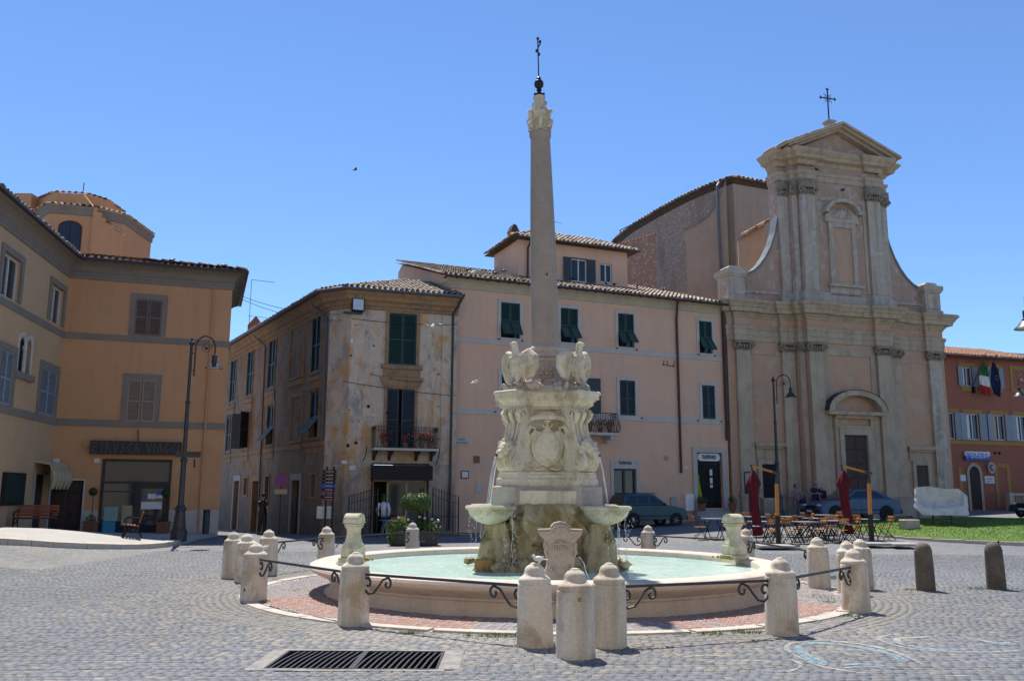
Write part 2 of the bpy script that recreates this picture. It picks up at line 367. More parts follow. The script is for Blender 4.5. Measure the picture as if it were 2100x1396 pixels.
MT['granite']=mat('grey_granite',(.44,.375,.31),(.36,.305,.255),3,spot=(.22,.19,.165),spot_amt=.6,spot_scale=60,streak=(.24,.20,.17),streak_amt=.35,fine=.22,fscale=90,bmp=.3)
MT['kerb']=mat('pale_travertine_kerb',(.58,.52,.43),(.48,.43,.36),3,spot=(.4,.36,.3),spot_amt=.5,fine=.12)
MT['concrete']=mat('grey_concrete',(.42,.41,.39),(.35,.34,.33),3,fine=.12)
MT['worn']=mat('worn_cement',(.36,.34,.31),(.22,.21,.195),5,spot=(.2,.19,.175),spot_amt=.6,spot_scale=6,fine=.2)
MT['flag']=mat('pale_flagstones',(.46,.445,.42),(.39,.38,.36),2,fine=.1)
MT['leafd']=mat('dark_green_leaf',(.035,.075,.018),(.02,.045,.012),5,tints=[(0,(.015,.035,.008)),(.5,(.045,.09,.02)),(1,(.12,.19,.05))],rough=.5,bmp=0)
MT['leafl']=mat('light_green_leaf',(.10,.17,.035),(.05,.10,.02),5,tints=[(0,(.03,.07,.015)),(.5,(.10,.17,.035)),(1,(.22,.30,.08))],rough=.5,bmp=0)
MT['grass']=mat('lawn_grass',(.11,.19,.025),(.075,.14,.018),3,tints=[(0,(.06,.12,.012)),(.5,(.11,.20,.022)),(1,(.19,.29,.05))],rough=.7,bmp=0)
MT['redflower']=flat('red_petals',(.6,.015,.02),.7)
MT['chalkw']=mat('white_chalk',(.72,.70,.64),(.5,.5,.48),6)
MT['chalkb']=mat('blue_chalk',(.22,.52,.72),(.3,.5,.62),6)
def chalk(name,c):
    m,t,b=nodes(name); v=coords(t,which='Object'); f=ramp(t,noi(t,v,22,8,.85),[(.40,0),(.66,.75)])
    tr=N(t,'ShaderNodeBsdfTransparent'); mx=N(t,'ShaderNodeMixShader'); t.links.new(f,mx.inputs[0]); t.links.new(tr.outputs[0],mx.inputs[1]); t.links.new(b.outputs[0],mx.inputs[2])
    t.links.new(mx.outputs[0],t.nodes['Material Output'].inputs[0]); b.inputs['Base Color'].default_value=(*c,1); b.inputs['Roughness'].default_value=.95; return m
MT['chalkw']=chalk('white_chalk_dust',(.62,.61,.58)); MT['chalkb']=chalk('blue_chalk_dust',(.30,.50,.62)); MT['chalky']=chalk('yellow_chalk_dust',(.58,.54,.36))
COB=[(0,(.115,.122,.132)),(.2,(.155,.164,.178)),(.48,(.205,.218,.236)),(.52,(.19,.175,.15)),(.8,(.25,.228,.195)),(1,(.34,.315,.275))]
MT['cobble']=mat('basalt_cobbles',(.19,.20,.22),(.15,.16,.175),4,tints=COB,rough=.66,fine=.16,fscale=30,bmp=.5,bscale=30,spec=.3,which='Object')
MT['brick']=mat('red_paving_brick',(.30,.14,.10),(.22,.1,.075),4,tints=[(0,(.28,.28,.29)),(.3,(.36,.36,.365)),(.49,(.42,.42,.42)),(.51,(.37,.235,.195)),(.75,(.44,.30,.26)),(1,(.52,.42,.38))],rough=.85,fine=.12)
def ground_mat():
    m,t,b=nodes('cobbled_ground'); v=coords(t)
    vo=N(t,'ShaderNodeTexVoronoi',feature='F1'); vo.inputs['Scale'].default_value=8.5; t.links.new(v,vo.inputs['Vector'])
    ed=N(t,'ShaderNodeTexVoronoi',feature='DISTANCE_TO_EDGE'); ed.inputs['Scale'].default_value=8.5; t.links.new(v,ed.inputs['Vector'])
    c=ramp(t,vo.outputs['Color'],[(.2,(.13,.138,.15)),(.5,(.16,.17,.184)),(.8,(.20,.212,.228))])
    c=mixc(t,c,(.29,.265,.225),ramp(t,noi(t,v,.13,4,.6),[(.45,0),(.7,.6)]))
    c=mixc(t,(.145,.142,.14),c,ramp(t,ed.outputs[0],[(.0,0),(.07,1)]))
    g=ramp(t,noi(t,v,.5,5,.6),[(.3,.88),(.7,1.08)]); c=mixc(t,c,g,1.0,'MULTIPLY')
    t.links.new(c,b.inputs['Base Color']); b.inputs['Roughness'].default_value=.75; b.inputs['Specular IOR Level'].default_value=.3
    bump(t,b,ramp(t,ed.outputs[0],[(0,0),(.12,1)]),.5,.015); return m
MT['ground']=ground_mat()
MT['joint']=mat('sandy_joint',(.105,.10,.095),(.075,.07,.066),6)
MT['mortar']=mat('pale_mortar',(.42,.39,.36),(.34,.315,.295),6)
def rubble_mat():
    m,t,b=nodes('rubble_masonry'); v=coords(t,(1,1,1.6))
    vo=N(t,'ShaderNodeTexVoronoi',feature='F1'); vo.inputs['Scale'].default_value=3.6; t.links.new(v,vo.inputs['Vector'])
    c=mixc(t,(.26,.175,.125),(.36,.255,.19),noi(t,v,3,5)); c=mixc(t,c,mixc(t,(.50,.40,.32),(.36,.27,.21),vo.outputs['Color']),ramp(t,vo.outputs['Distance'],[(.25,1),(.42,0)]))
    c=mixc(t,c,(.16,.12,.095),ramp(t,noi(t,coords(t,(.5,.5,.15)),1,5),[(.55,0),(.7,.8)]))
    t.links.new(c,b.inputs['Base Color']); b.inputs['Roughness'].default_value=.95; bump(t,b,vo.outputs['Distance'],.5,.05); return m
MT['rubble']=rubble_mat()
def water_mat():
    m,t,b=nodes('milky_turquoise_water'); v=coords(t)
    c=mixc(t,mixc(t,(.50,.76,.66),(.70,.88,.80),ramp(t,noi(t,v,.9,5),[(.3,0),(.7,1)])),(.82,.93,.88),ramp(t,noi(t,v,9,6,.7,.8),[(.55,0),(.68,.8)])); t.links.new(c,b.inputs['Base Color'])  # palest flecks are sun glints painted into the water colour
    b.inputs['Roughness'].default_value=.06; b.inputs['Specular IOR Level'].default_value=.6; b.inputs['IOR'].default_value=1.33
    bump(t,b,noi(t,coords(t,(1,1,1)),5,6,.65,.9),.9,.10); return m
MT['water']=water_mat()
def spray_mat():
    m,t,b=nodes('falling_water'); b.inputs['Base Color'].default_value=(.85,.9,.92,1); b.inputs['Roughness'].default_value=.15
    tr=N(t,'ShaderNodeBsdfTransparent'); mx=N(t,'ShaderNodeMixShader'); mx.inputs[0].default_value=.6
    t.links.new(tr.outputs[0],mx.inputs[1]); t.links.new(b.outputs[0],mx.inputs[2]); t.links.new(mx.outputs[0],t.nodes['Material Output'].inputs[0]); return m
MT['spray']=spray_mat()

# ------------------------------------------------------------------ terrain height
def ss(a,b,x):
    k=min(1,max(0,(x-a)/(b-a))); return k*k*(3-2*k)
def gh(x,y):
    return .58*ss(10.5,15.0,-x)*ss(17,24,y)*(1-.85*ss(25.5,34,y)) + .6*ss(-2,13,x)*ss(27,44,y) + .25*ss(22,30,x)*ss(40,52,y) - .4*ss(36,50,y)*ss(6,9.5,-x)
# ------------------------------------------------------------------ ground sheet
DR=(-2.46,-.76,9.30,10.28)                                            # drain opening
def axis(a,b,st,extra,far):
    l=list(np.arange(a,b+.01,st))+list(extra)+list(far); return sorted(set(round(float(x),4) for x in l))
gx=axis(-24,44,1.0,DR[:2],(-700,-250,-100,-50,70,130,300,700)); gy=axis(-6,60,1.0,DR[2:],(-300,-80,-25,75,110,200,400,900))
m=MB(); nx=len(gx)
m.v=[(x,y,gh(x,y)-.010) for y in gy for x in gx]
for j in range(len(gy)-1):
    for i in range(nx-1):
        if DR[0]-1e-6<=gx[i]<DR[1]-1e-6 and DR[2]-1e-6<=gy[j]<DR[3]-1e-6: continue
        m.f.append((j*nx+i,j*nx+i+1,(j+1)*nx+i+1,(j+1)*nx+i)); m.t.append(.5)
ground=m.build('ground',MT['ground'],kind='structure',smooth='all')
FC=(.66,16.9)                                                          # fountain axis
# cobblestones: real stones over the part of the square where they can be told apart
def cobble_arrays(P,ang,hx,hy,dz):
    n=len(P); c,s=np.cos(ang),np.sin(ang); V=np.zeros((n,8,3))
    inset=.006
    for k,(sx,sy) in enumerate(((-1,-1),(1,-1),(1,1),(-1,1))):
        for lev,(ins,z) in enumerate(((0,-.02),(inset,0))):
            lx=sx*(hx-ins); ly=sy*(hy-ins)
            V[:,k+4*lev,0]=P[:,0]+lx*c-ly*s; V[:,k+4*lev,1]=P[:,1]+lx*s+ly*c; V[:,k+4*lev,2]=P[:,2]+dz+z+(rng.normal(0,.0013,n) if lev else 0)
    return V
def big_mesh(name,V,F4,tint,mat):
    nv=len(V); nf=len(F4); me=bpy.data.meshes.new(name); me.vertices.add(nv); me.vertices.foreach_set('co',V.astype(np.float32).ravel())
    me.loops.add(nf*4); me.loops.foreach_set('vertex_index',F4.astype(np.int32).ravel()); me.polygons.add(nf)
    me.polygons.foreach_set('loop_start',np.arange(0,nf*4,4,dtype=np.int32)); me.polygons.foreach_set('loop_total',np.full(nf,4,dtype=np.int32))
    me.update(calc_edges=True); a=me.attributes.new('tint','FLOAT','FACE'); a.data.foreach_set('value',tint.astype(np.float32)); me.materials.append(mat); me.validate(); return me
QF=np.array([(4,5,6,7),(0,1,5,4),(1,2,6,5),(2,3,7,6),(3,0,4,7)])
pts=[];pitch=.118
for j in range(int(-2/pitch),int(29/pitch)):
    ro_j=random.random()*pitch; wob=random.uniform(-.012,.012)
    for i in range(int(-22/pitch),int(24/pitch)):
        a=i*pitch+ro_j; b=j*pitch+2+wob
        x=a+.06*sin(b*.7); y=b+.22*sin(a*.42+.4)+.04*sin(a*1.3)
        if y<6.2 or y>27 or abs(x)>y*.62+2.2: continue
        r=math.hypot(x-FC[0],y-FC[1])
        if r<6.27: continue
        if DR[0]-.13<x<DR[1]+.16 and DR[2]-.12<y<DR[3]+.12: continue
        if x<-10.6 and y>20.5: continue
        pts.append((x,y,gh(x,y),.0,math.atan(.0924*cos(a*.42+.4)+.052*cos(a*1.3))))
nf_=len(pts)
rr=5.50
while rr<6.25:
    n=int(2*PI*rr/pitch); o=random.random()
    for k in range(n):
        t=2*PI*(k+o)/n; rj=rr+random.gauss(0,.009)+.02*sin(t*9+rr*3); x=FC[0]+rj*cos(t); y=FC[1]+rj*sin(t); 
        if y<24: pts.append((x,y,gh(x,y),.5,t+PI/2))
    rr+=pitch
A=np.array(pts); n=len(A)
A[:,0]+=rng.normal(0,.005,n); A[:,1]+=rng.normal(0,.004,n)
hx=.0570+rng.normal(0,.003,n); hy=.0570+rng.normal(0,.002,n); dz=np.clip(rng.normal(0,.0022,n),-.007,.005)
rd=np.hypot(A[:,0]-FC[0],A[:,1]-FC[1]); warm=((A[:,3]>.4)&(rng.random(n)<.75))|((rd<8.2)&(rng.random(n)<.42*(8.2-rd)/1.4+.05))|(rng.random(n)<.07)
patch=np.array([mnoise.noise((x*.35,y*.35,1.3)) for x,y in A[:,:2]]); patch2=np.array([mnoise.noise((x*.11+3,y*.11,7.3)) for x,y in A[:,:2]]); base=np.clip(rng.beta(3,3,n)+.40*patch+.35*patch2,0,.999)
tint=np.where(warm,.51+.48*base,.49*base)
V=cobble_arrays(A[:,:3],A[:,4]+rng.normal(0,.05,n),hx,hy,dz)
sc=1/np.maximum(A[:,1],1)**3; sc[np.abs(A[:,0])>A[:,1]*.585]=0; sc[A[:,1]<8.45]=0
near=set(np.argsort(-sc)[:300].tolist()); rest=np.array([i for i in range(n) if i not in near])
F=(QF[None]+8*np.arange(len(rest))[:,None,None]).reshape(-1,4)
pav=link('cobblestones',big_mesh('cobblestones',V[rest].reshape(-1,3),F,np.repeat(tint[rest],5),MT['cobble']),ground,kind='stuff')
variants={}
for i in sorted(near):
    q=round(float(tint[i])*24)/24
    if q not in variants:
        z=np.zeros((1,3)); variants[q]=big_mesh('cobblestone',cobble_arrays(z,np.zeros(1),np.full(1,.0535),np.full(1,.0535),np.zeros(1))[0],QF,np.full(5,q),MT['cobble'])
    o=bpy.data.objects.new('cobblestone',variants[q]); COL.objects.link(o); o.parent=ground
    o.location=(A[i,0],A[i,1],A[i,2]+dz[i]); o.rotation_euler=(rng.normal(0,.015),rng.normal(0,.015),A[i,4]); o.scale=(hx[i]/.0535,hy[i]/.0535,1)

# ------------------------------------------------------------------ fountain platform: kerb ring and herringbone paving
m=MB(); m.lathe([(5.48,-.1),(5.48,.004),(3.6,.004),(3.6,-.1)],96,FC,cap=False)
plat=m.build('pavement',MT['mortar'],kind='structure')
m=MB(); kr=[]
for k in range(30):
    a0=2*PI*k/30+.006; a1=2*PI*(k+1)/30-.006; n=5
    ri,ro_=5.26,5.47+random.uniform(-.012,.012); zt=.022+random.uniform(-.005,.005)
    o=[(FC[0]+ro_*cos(a0+(a1-a0)*i/n),FC[1]+ro_*sin(a0+(a1-a0)*i/n)) for i in range(n+1)]; q=[(FC[0]+ri*cos(a0+(a1-a0)*i/n),FC[1]+ri*sin(a0+(a1-a0)*i/n)) for i in range(n,-1,-1)]
    MB().prism(o+q,-.05,zt).build('kerb_stone',MT['kerb'],plat)
bl,bw=.225,.062; bricks=[]
for sct in range(16):                                                  # alternating red and grey herringbone sectors
    am=2*PI*(sct+.5)/16; ca,sa=cos(am),sin(am); grey=False
    for i in range(-26,27):
        for j in range(0,24):
            for d in (0,1):
                u=4.05+j*bw*1.03*1.414/1.0*.72+ (i%2)*.0; 
                vv=i*bl*.36+ (0.04 if d else 0)
                x=u; y=vv
                ang=PI/4 if (i%2)==0 else -PI/4
                if d: continue
                rr=math.hypot(x,y); th=math.atan2(y,x)
                if abs(th)>PI/16*1.0 or rr>5.16 or rr<4.0: continue
                gx_,gy_=x*ca-y*sa,x*sa+y*ca; dg=math.degrees(math.atan2(gy_,gx_)); rr5=math.hypot(gx_,gy_); grey=not((-160<dg<-102 or -72<dg<-26) ) or (abs((dg+131)%19-9.5)<1.0) or (dg<0 and rr5<4.25+.12*math.sin(dg)); bricks.append((FC[0]+gx_,FC[1]+gy_,am+ang,grey))
B=np.array([(b[0],b[1],b[2],float(b[3])) for b in bricks]); n=len(B)
P=np.c_[B[:,0],B[:,1],np.full(n,.014)]
tb=np.where(B[:,3]>.5,.49*rng.beta(2.5,2.5,n),.515+.48*rng.beta(2,2.4,n)); dzb=rng.normal(0,.003,n)
def brick_arrays(P,ang,hx,hy,dz):
    return cobble_arrays(P,ang,hx,hy,dz)
VB=brick_arrays(P,B[:,2],np.full(n,.052),np.full(n,.024),dzb)
sb=1/np.maximum(B[:,1],1)**3; nearb=set(np.argsort(-sb)[:300].tolist()); restb=np.array([i for i in range(n) if i not in nearb])
link('paving_bricks',big_mesh('paving_bricks',VB[restb].reshape(-1,3),(QF[None]+8*np.arange(len(restb))[:,None,None]).reshape(-1,4),np.repeat(tb[restb],5),MT['brick']),plat,kind='stuff')
vb={}
for i in sorted(nearb):
    q=round(float(tb[i])*24)/24
    if q==.5: q=.542
    if q not in vb: vb[q]=big_mesh('brick',brick_arrays(np.zeros((1,3)),np.zeros(1),np.full(1,.052),np.full(1,.024),np.zeros(1))[0],QF,np.full(5,q),MT['brick'])
    o=bpy.data.objects.new('brick',vb[q]); COL.objects.link(o); o.parent=plat; o.location=(P[i,0],P[i,1],P[i,2]+dzb[i]); o.rotation_euler=(0,0,B[i,2])

# ------------------------------------------------------------------ raised pavement on the left
isl=[(-16.6,19.5),(-14.6,21.5),(-13.2,23.6),(-12.5,24.6),(-12.0,25.5),(-11.5,26.5),(-11.1,27.6),(-10.95,28.6),(-11.1,30.5),(-11.5,33.0),(-11.7,35.6),(-18.2,35.6),(-18.6,26),(-18.6,20)]
m=MB(); n=len(isl)
m.v=[(x,y,gh(x,y)+.13) for x,y in isl]+[(x,y,-.5) for x,y in isl]
m.f=[(i,(i+1)%n,n+(i+1)%n,n+i) for i in range(n)]; cx,cy=-14.6,28; 
for kk in (.85,.7,.5,.25): m.v+=[(cx+(x-cx)*kk,cy+(y-cy)*kk,gh(cx+(x-cx)*kk,cy+(y-cy)*kk)+.13) for x,y in isl]
lv=[0]+[2*n+n*q for q in range(4)]
m.f+=[(a+i,a+(i+1)%n,b+(i+1)%n,b+i) for a,b in zip(lv,lv[1:]) for i in range(n)]; m.v.append((cx,cy,gh(cx,cy)+.13)); m.f+=[(lv[-1]+i,lv[-1]+(i+1)%n,6*n) for i in range(n)]; m.t=[.5]*len(m.f)
side=m.build('pavement',MT['flag'],kind='structure')
for i in range(9):
    a=Vector(isl[i]); b=Vector(isl[i+1]); d=(b-a).normalized(); nn=Vector((-d.y,d.x)); k=max(1,round((b-a).length/.75))
    for q in range(k):
        p0=a+(b-a)*(q/k)+d*.008; p1=a+(b-a)*((q+1)/k)-d*.008; mm=MB()
        o=[p0-nn*.02,p1-nn*.02,p1+nn*.26,p0+nn*.26]
        if nn.dot(Vector((cx,cy))-a)<0: o=[p0+nn*.02,p1+nn*.02,p1-nn*.26,p0-nn*.26]
        vs=[(p.x,p.y,gh(p.x,p.y)+.14+random.uniform(-.004,.004)) for p in o]+[(p.x,p.y,-.4) for p in o]
        mm.add(vs,[(0,1,2,3),(0,1,5,4),(1,2,6,5),(2,3,7,6),(3,0,4,7)]); mm.build('kerb_stone',MT['kerb'],side)
m=MB(); m.box(-17.5,-14.2,0,.4,-.3,.14); st=m.build('kerb_stone',MT['kerb'],None); st.location=(0,22.3,gh(-15,22)); tag(st,'short pale kerb block at the left edge of the square before the raised pavement','kerb')

# ------------------------------------------------------------------ lawn
LC=(21.2,36.6); LR=(7.9,6.4)
m=MB(); nn=64; rs=[1.0,.97,.85,.65,.4,.15]; vs=[]
def lz(x,y):
    d=math.hypot((x-LC[0])/LR[0],(y-LC[1])/LR[1]); return gh(x,y)*.6+.13+.42*max(0,1-d*d)
vs=[[(LC[0]+LR[0]*k*cos(2*PI*i/nn),LC[1]+LR[1]*k*sin(2*PI*i/nn)) for i in range(nn)] for k in rs]
m.rings([[(x,y,lz(x,y)) for x,y in r] for r in vs]); lawn=m.build('lawn',MT['grass'],kind='structure',smooth='all')
m=MB()
for i in range(60000):
    a=random.uniform(0,2*PI); k=math.sqrt(random.random()); x=LC[0]+LR[0]*.985*k*cos(a); y=LC[1]+LR[1]*.985*k*sin(a)
    if y>39.5 and random.random()<.6: continue
    z=lz(x,y); hh=random.uniform(.02,.04); t=random.uniform(0,PI); wd=.011; lx,ly=random.uniform(-.03,.03),random.uniform(-.03,.03)
    c,s=cos(t)*wd,sin(t)*wd; m.add([(x-c,y-s,z-.01),(x+c,y+s,z-.01),(x+lx,y+ly,z+hh)],[(0,1,2)],random.betavariate(2,2)*.8+.2*(mnoise.noise((x*.5,y*.5,0))+.5))
link('grass',m.mesh('grass',MT['grass'],recalc=False),None,None,'stuff')
COL.objects['grass']['label']='short bright green grass of the oval lawn around the marble'; COL.objects['grass']['category']='grass'
kb=thing('lawn_kerb','low curved travertine kerb around the green lawn','kerb')
NK=44
for i in range(NK):
    a0=2*PI*i/NK+.004; a1=2*PI*(i+1)/NK-.004; mm=MB(); o=[]
    for k,(rr,) in enumerate(((1.0,),(1.03,))):
        for a in ((a0,(a0+a1)/2,a1) if k==0 else (a1,(a0+a1)/2,a0)): o.append((LC[0]+(LR[0]+.28*k)*cos(a),LC[1]+(LR[1]+.28*k)*sin(a)))
    zt=min(lz(*p) for p in o)+.02; mm.prism(o,-.3,zt); mm.build('kerb_stone',MT['kerb'],kb)

# ------------------------------------------------------------------ storm drain with slanted iron bars
dr=thing('drain_grate','long iron storm drain grate with slanted bars in the cobbles in front of the fountain','drain',(DR[0],DR[2],0))
W=DR[1]-DR[0]; D=DR[3]-DR[2]
m=MB(); m.box(0,W,0,D,-.5,-.45); m.box(-.03,0,0,D,-.5,-.02); m.box(W,W+.03,0,D,-.5,-.02); m.box(0,W,-.03,0,-.5,-.02); m.box(0,W,D,D+.03,-.5,-.02); m.build('pit',MT['dark'],dr)
m=MB()
for (a,b,c,d) in ((-.025,W+.025,-.025,-.002),(-.025,W+.025,D+.002,D+.025),(-.025,-.002,-.002,D+.002),(W+.002,W+.025,-.002,D+.002)): m.box(a,b,c,d,-.06,.004)
m.build('frame',MT['iron'],dr)
for i in range(25):
    x=.04+i*(W-.1)/24; 
    if i==12: continue
    MB().tube([(x-.02,0,-.012),(x+.015,D*.5,-.004),(x+.06,D,-.012)],.013,4).build('bar',MT['iron'],dr)
MB().box(W/2-.03,W/2+.03,0,D,-.05,.004).build('divider',MT['iron'],dr)
m=MB()
def ragged(x0,x1,y0,y1,n=9):
    t=[(x0+(x1-x0)*i/n,y1+random.uniform(-.03,.03)) for i in range(n,-1,-1)]; b=[(x0+(x1-x0)*i/n,y0+random.uniform(-.02,.02)) for i in range(n+1)]; return b+t
for a,b,c,d,e in ((-.12,W+.16,D+.03,D+.12,9),(-.2,W+.1,-.13,-.03,9),(-.20,-.03,-.02,D+.02,5),(W+.03,W+.24,-.02,D+.05,5)): MB().prism(ragged(a,b,c,d,e),-.05,random.uniform(.001,.004)).build('worn_surround',MT['worn'],dr)
# small manhole in the cobbles on the right
mh=thing('manhole_cover','small square iron cover set in the cobbles left of the dark bollard','manhole cover',(7.0,19.4,gh(7,19.4)),.2); MB().box(-.35,.35,-.3,.3,-.03,.012).build('lid',MT['iron'],mh); MB().box(-.4,.4,-.35,.35,-.05,.006).build('frame',MT['concrete'],mh)

# ------------------------------------------------------------------ chalk drawings
def ribbon(m,p,w0):
    P=[]
    for i in range(len(p)-1):
        a,b=Vector(p[i]),Vector(p[i+1]); k=6
        p0=Vector(p[i-1]) if i else a*2-b; p3=Vector(p[i+2]) if i+2<len(p) else b*2-a
        for q in range(k):
            t=q/k; P.append(.5*((2*a)+(b-p0)*t+(2*p0-5*a+4*b-p3)*t*t+(3*a-p0-3*b+p3)*t**3))
    P.append(Vector(p[-1])); vs=[]
    for i,q in enumerate(P):
        d=(P[min(i+1,len(P)-1)]-P[max(i-1,0)]).normalized(); n=Vector((-d.y,d.x)); ww=w0*(.75+.5*mnoise.noise((q.x*4,q.y*4,w0*9)))*.5*min(1,.3+i*.25,.3+(len(P)-1-i)*.25)
        vs+=[(*(q+n*ww),.011),(*(q-n*ww),.011)]
    m.add(vs,[(2*i,2*i+1,2*i+3,2*i+2) for i in range(len(P)-1)])
def chalkthing(label,lines):
    t=thing('chalk_drawing',label,'chalk drawing',(0,0,0))
    for nm,mt_,ls in lines:
        for p,w0 in ls: m=MB(); ribbon(m,p,w0*1.15); m.build(nm,MT[mt_],t)
chalkthing('large blue and white chalk swirl on the cobbles nearest the right front bollard',[
 ('white_line','chalkw',[([(3.13,10.26),(3.17,10.54),(3.25,10.76),(3.37,10.93),(3.78,11.15),(3.98,11.04),(4.21,10.78),(4.34,10.33),(4.34,9.96),(4.31,9.64)],.07),([(3.13,10.22),(3.16,9.75),(3.22,9.48),(3.39,9.25),(3.6,9.14)],.05),([(3.45,9.55),(3.65,9.63),(3.79,9.6),(3.91,9.52)],.06)]),
 ('blue_line','chalkb',[([(3.35,10.72),(3.27,10.3),(3.24,9.93),(3.28,9.56)],.16),([(3.43,10.8),(3.61,10.94),(3.88,10.86),(4.11,10.57),(4.23,10.18),(4.2,9.88),(4.2,9.77)],.13),([(3.4,9.42),(3.65,9.50),(3.79,9.47),(3.95,9.42)],.09)]),
 ('yellow_line','chalky',[([(3.56,10.27),(3.71,10.32),(3.76,10.05)],.05),([(3.77,10.24),(3.86,10.13),(3.96,10.02)],.05)])])
chalkthing('fainter white and blue chalk oval further right on the dark cobbles',[
 ('white_line','chalkw',[([(4.98,11.64),(4.8,11.59),(4.57,11.34),(4.51,11.15),(4.55,10.75),(4.73,10.51),(5.1,10.39),(5.54,10.41),(5.88,10.54)],.05),([(5.33,11.46),(4.93,11.35),(4.77,11.29),(4.65,10.93),(4.73,10.67)],.09),([(5.72,11.30),(5.82,11.1),(5.91,11.02),(6.03,11.05)],.06)]),
 ('blue_line','chalkb',[([(4.65,10.93),(4.73,10.67),(4.95,10.53),(5.22,10.52)],.10),([(5.72,11.23),(5.79,11.0),(5.91,10.92),(6.07,10.95)],.10)])])
chalkthing('pale smudged chalk curl just right of the front bollard group',[('white_line','chalkw',[([(2.52,9.26),(2.69,9.22),(2.86,9.3),(3.01,9.54),(3.03,9.74),(3.0,9.88)],.05),([(4.22,9.06),(4.54,9.04)],.05)]),('yellow_line','chalky',[([(1.9,10.0),(2.15,10.1),(2.4,10.05)],.09),([(2.3,9.75),(2.6,9.8),(2.8,9.72)],.07)])])

# ------------------------------------------------------------------ weeds in the joints
m=MB()
for cx,cy,rx,ry,n in ((-.15,11.35,.42,.09,240),(-1.25,11.55,.16,.05,90),(2.55,11.62,.22,.07,130),(3.0,11.75,.22,.06,110),(5.35,15.6,.25,.5,260),(5.2,14.9,.12,.2,110),(9.0,17.25,.55,.16,240),(9.75,17.0,.25,.12,110),(7.5,17.0,.3,.08,80),(-3.95,14.6,.1,.14,90),(-3.9,16.3,.12,.1,50),(-11.4,28.1,.3,.12,110),(.5,10.75,.12,.05,60),(4.95,13.35,.12,.06,60)):
    for i in range(n):
        x=random.gauss(cx,rx*.5); y=random.gauss(cy,ry*.6); z=gh(x,y)-.01; t=random.uniform(0,PI); wd=.006; hh=random.uniform(.02,.075); c,s=cos(t)*wd,sin(t)*wd
        m.add([(x-c,y-s,z),(x+c,y+s,z),(x+random.uniform(-.04,.04),y+random.uniform(-.04,.04),z+hh)],[(0,1,2)],random.random())
wd=link('weeds',m.mesh('weeds',MT['grass'],recalc=False),None,None,'stuff'); tag(wd,'tufts of green weeds growing in the joints around the bollards','weeds')
# ------------------------------------------------------------------ building parts
def roof_tiles(name,parent,origin,U,V,width,length,inside=lambda u,v:True,mat_='tile',pitch=.235,row=.36,individual=0,tmean=.5,lift=0):
    """rows of half-round tiles; U runs along the eave, V up the slope"""
    U=Vector(U).normalized(); V=Vector(V).normalized(); Nn=U.cross(V).normalized()
    if Nn.z<0: Nn=-Nn
    O=Vector(origin); m=MB(); k=5
    def tile(mm,P,tint,r=.098,ln=.42,mat=None):
        vs=[]
        for e,(l,rr,zz) in enumerate(((0,r,.03),(ln,r*.82,.0))):
            for i in range(k):
                a=PI*i/(k-1); q=P+U*(-cos(a)*rr)+V*l+Nn*(sin(a)*rr*.85+zz); vs.append(q)
        mm.add(vs,[(i,i+1,k+i+1,k+i) for i in range(k-1)],tint)
    nr=int(length/row); nc=int(width/pitch); ind=[]
    for j in range(nr+1):
        for i in range(nc+1):
            u=i*pitch+random.uniform(-.014,.014); v=j*row+random.uniform(-.03,.03)
            if not inside(u,v): continue
            t=min(.99,max(0,random.betavariate(1.6,1.7)*.85+.16*mnoise.noise((u*.5,v*.5,3))+tmean-.42))
            P=O+U*u+V*v+Nn*(random.uniform(0,.012)+lift)
            if j==0 and len(ind)<individual: 
                mm=MB(); tile(mm,P,t); mm.build('roof_tile',MT[mat_],parent)
                ind.append(1)
            else: tile(m,P,t)
            if (i%1)==0:                                                   # dark channel tile between covers
                Q=P+U*(pitch*.5); m.add([Q-U*.06-Nn*.004,Q+U*.06-Nn*.004,Q+U*.06+V*row*1.02+Nn*.006,Q-U*.06+V*row*1.02+Nn*.006],[(0,1,2,3)],max(0,t-.32))
    return link(name,m.mesh(name,MT[mat_],recalc=False),parent,kind='stuff')
SHC={}
def shutter_mesh(w,h,mt_,split=True):
    key=(round(w,2),round(h,2),mt_)
    if key in SHC: return SHC[key]
    m=MB(); st=.06; t=.035
    m.box(0,st,-t,0,0,h); m.box(w-st,w,-t,0,0,h); m.box(st,w-st,-t,0,0,st); m.box(st,w-st,-t,0,h-st,h)
    rails=[0,h]
    if split and h>1.1: m.box(st,w-st,-t,0,h*.47,h*.47+st); rails=[0,h*.47,h]
    n=max(4,int(h/.085))
    for i in range(n):
        z=st+(h-2*st)*(i+.5)/n
        m.add([(st,-.004,z-.03),(w-st,-.004,z-.03),(w-st,-t+.004,z-.055),(st,-t+.004,z-.055)],[(0,1,2,3)]); m.add([(st,-.004,z+.03),(w-st,-.004,z+.03),(w-st,-t+.004,z-.005),(st,-t+.004,z-.005)],[(0,1,2,3)])
    m.box(st,w-st,-.003,-.001,st,h-st)
    SHC[key]=m.mesh('shutter',MT[mt_]); return SHC[key]
def shutter(parent,u,y,z,w,h,mt_,ang=0,mirror=False,tilt=0,name='shutter'):
    """hinged at (u,y): ang=0 closed flat, positive swings outward"""
    o=link(name,shutter_mesh(w,h,mt_),parent); o.location=(u,y,z)
    if mirror: o.scale=(-1,1,1); o.rotation_euler=(0,0,-R(ang))
    else: o.rotation_euler=(0,0,-R(ang))
    if tilt: o.rotation_euler=(R(tilt),0,0)
    return o
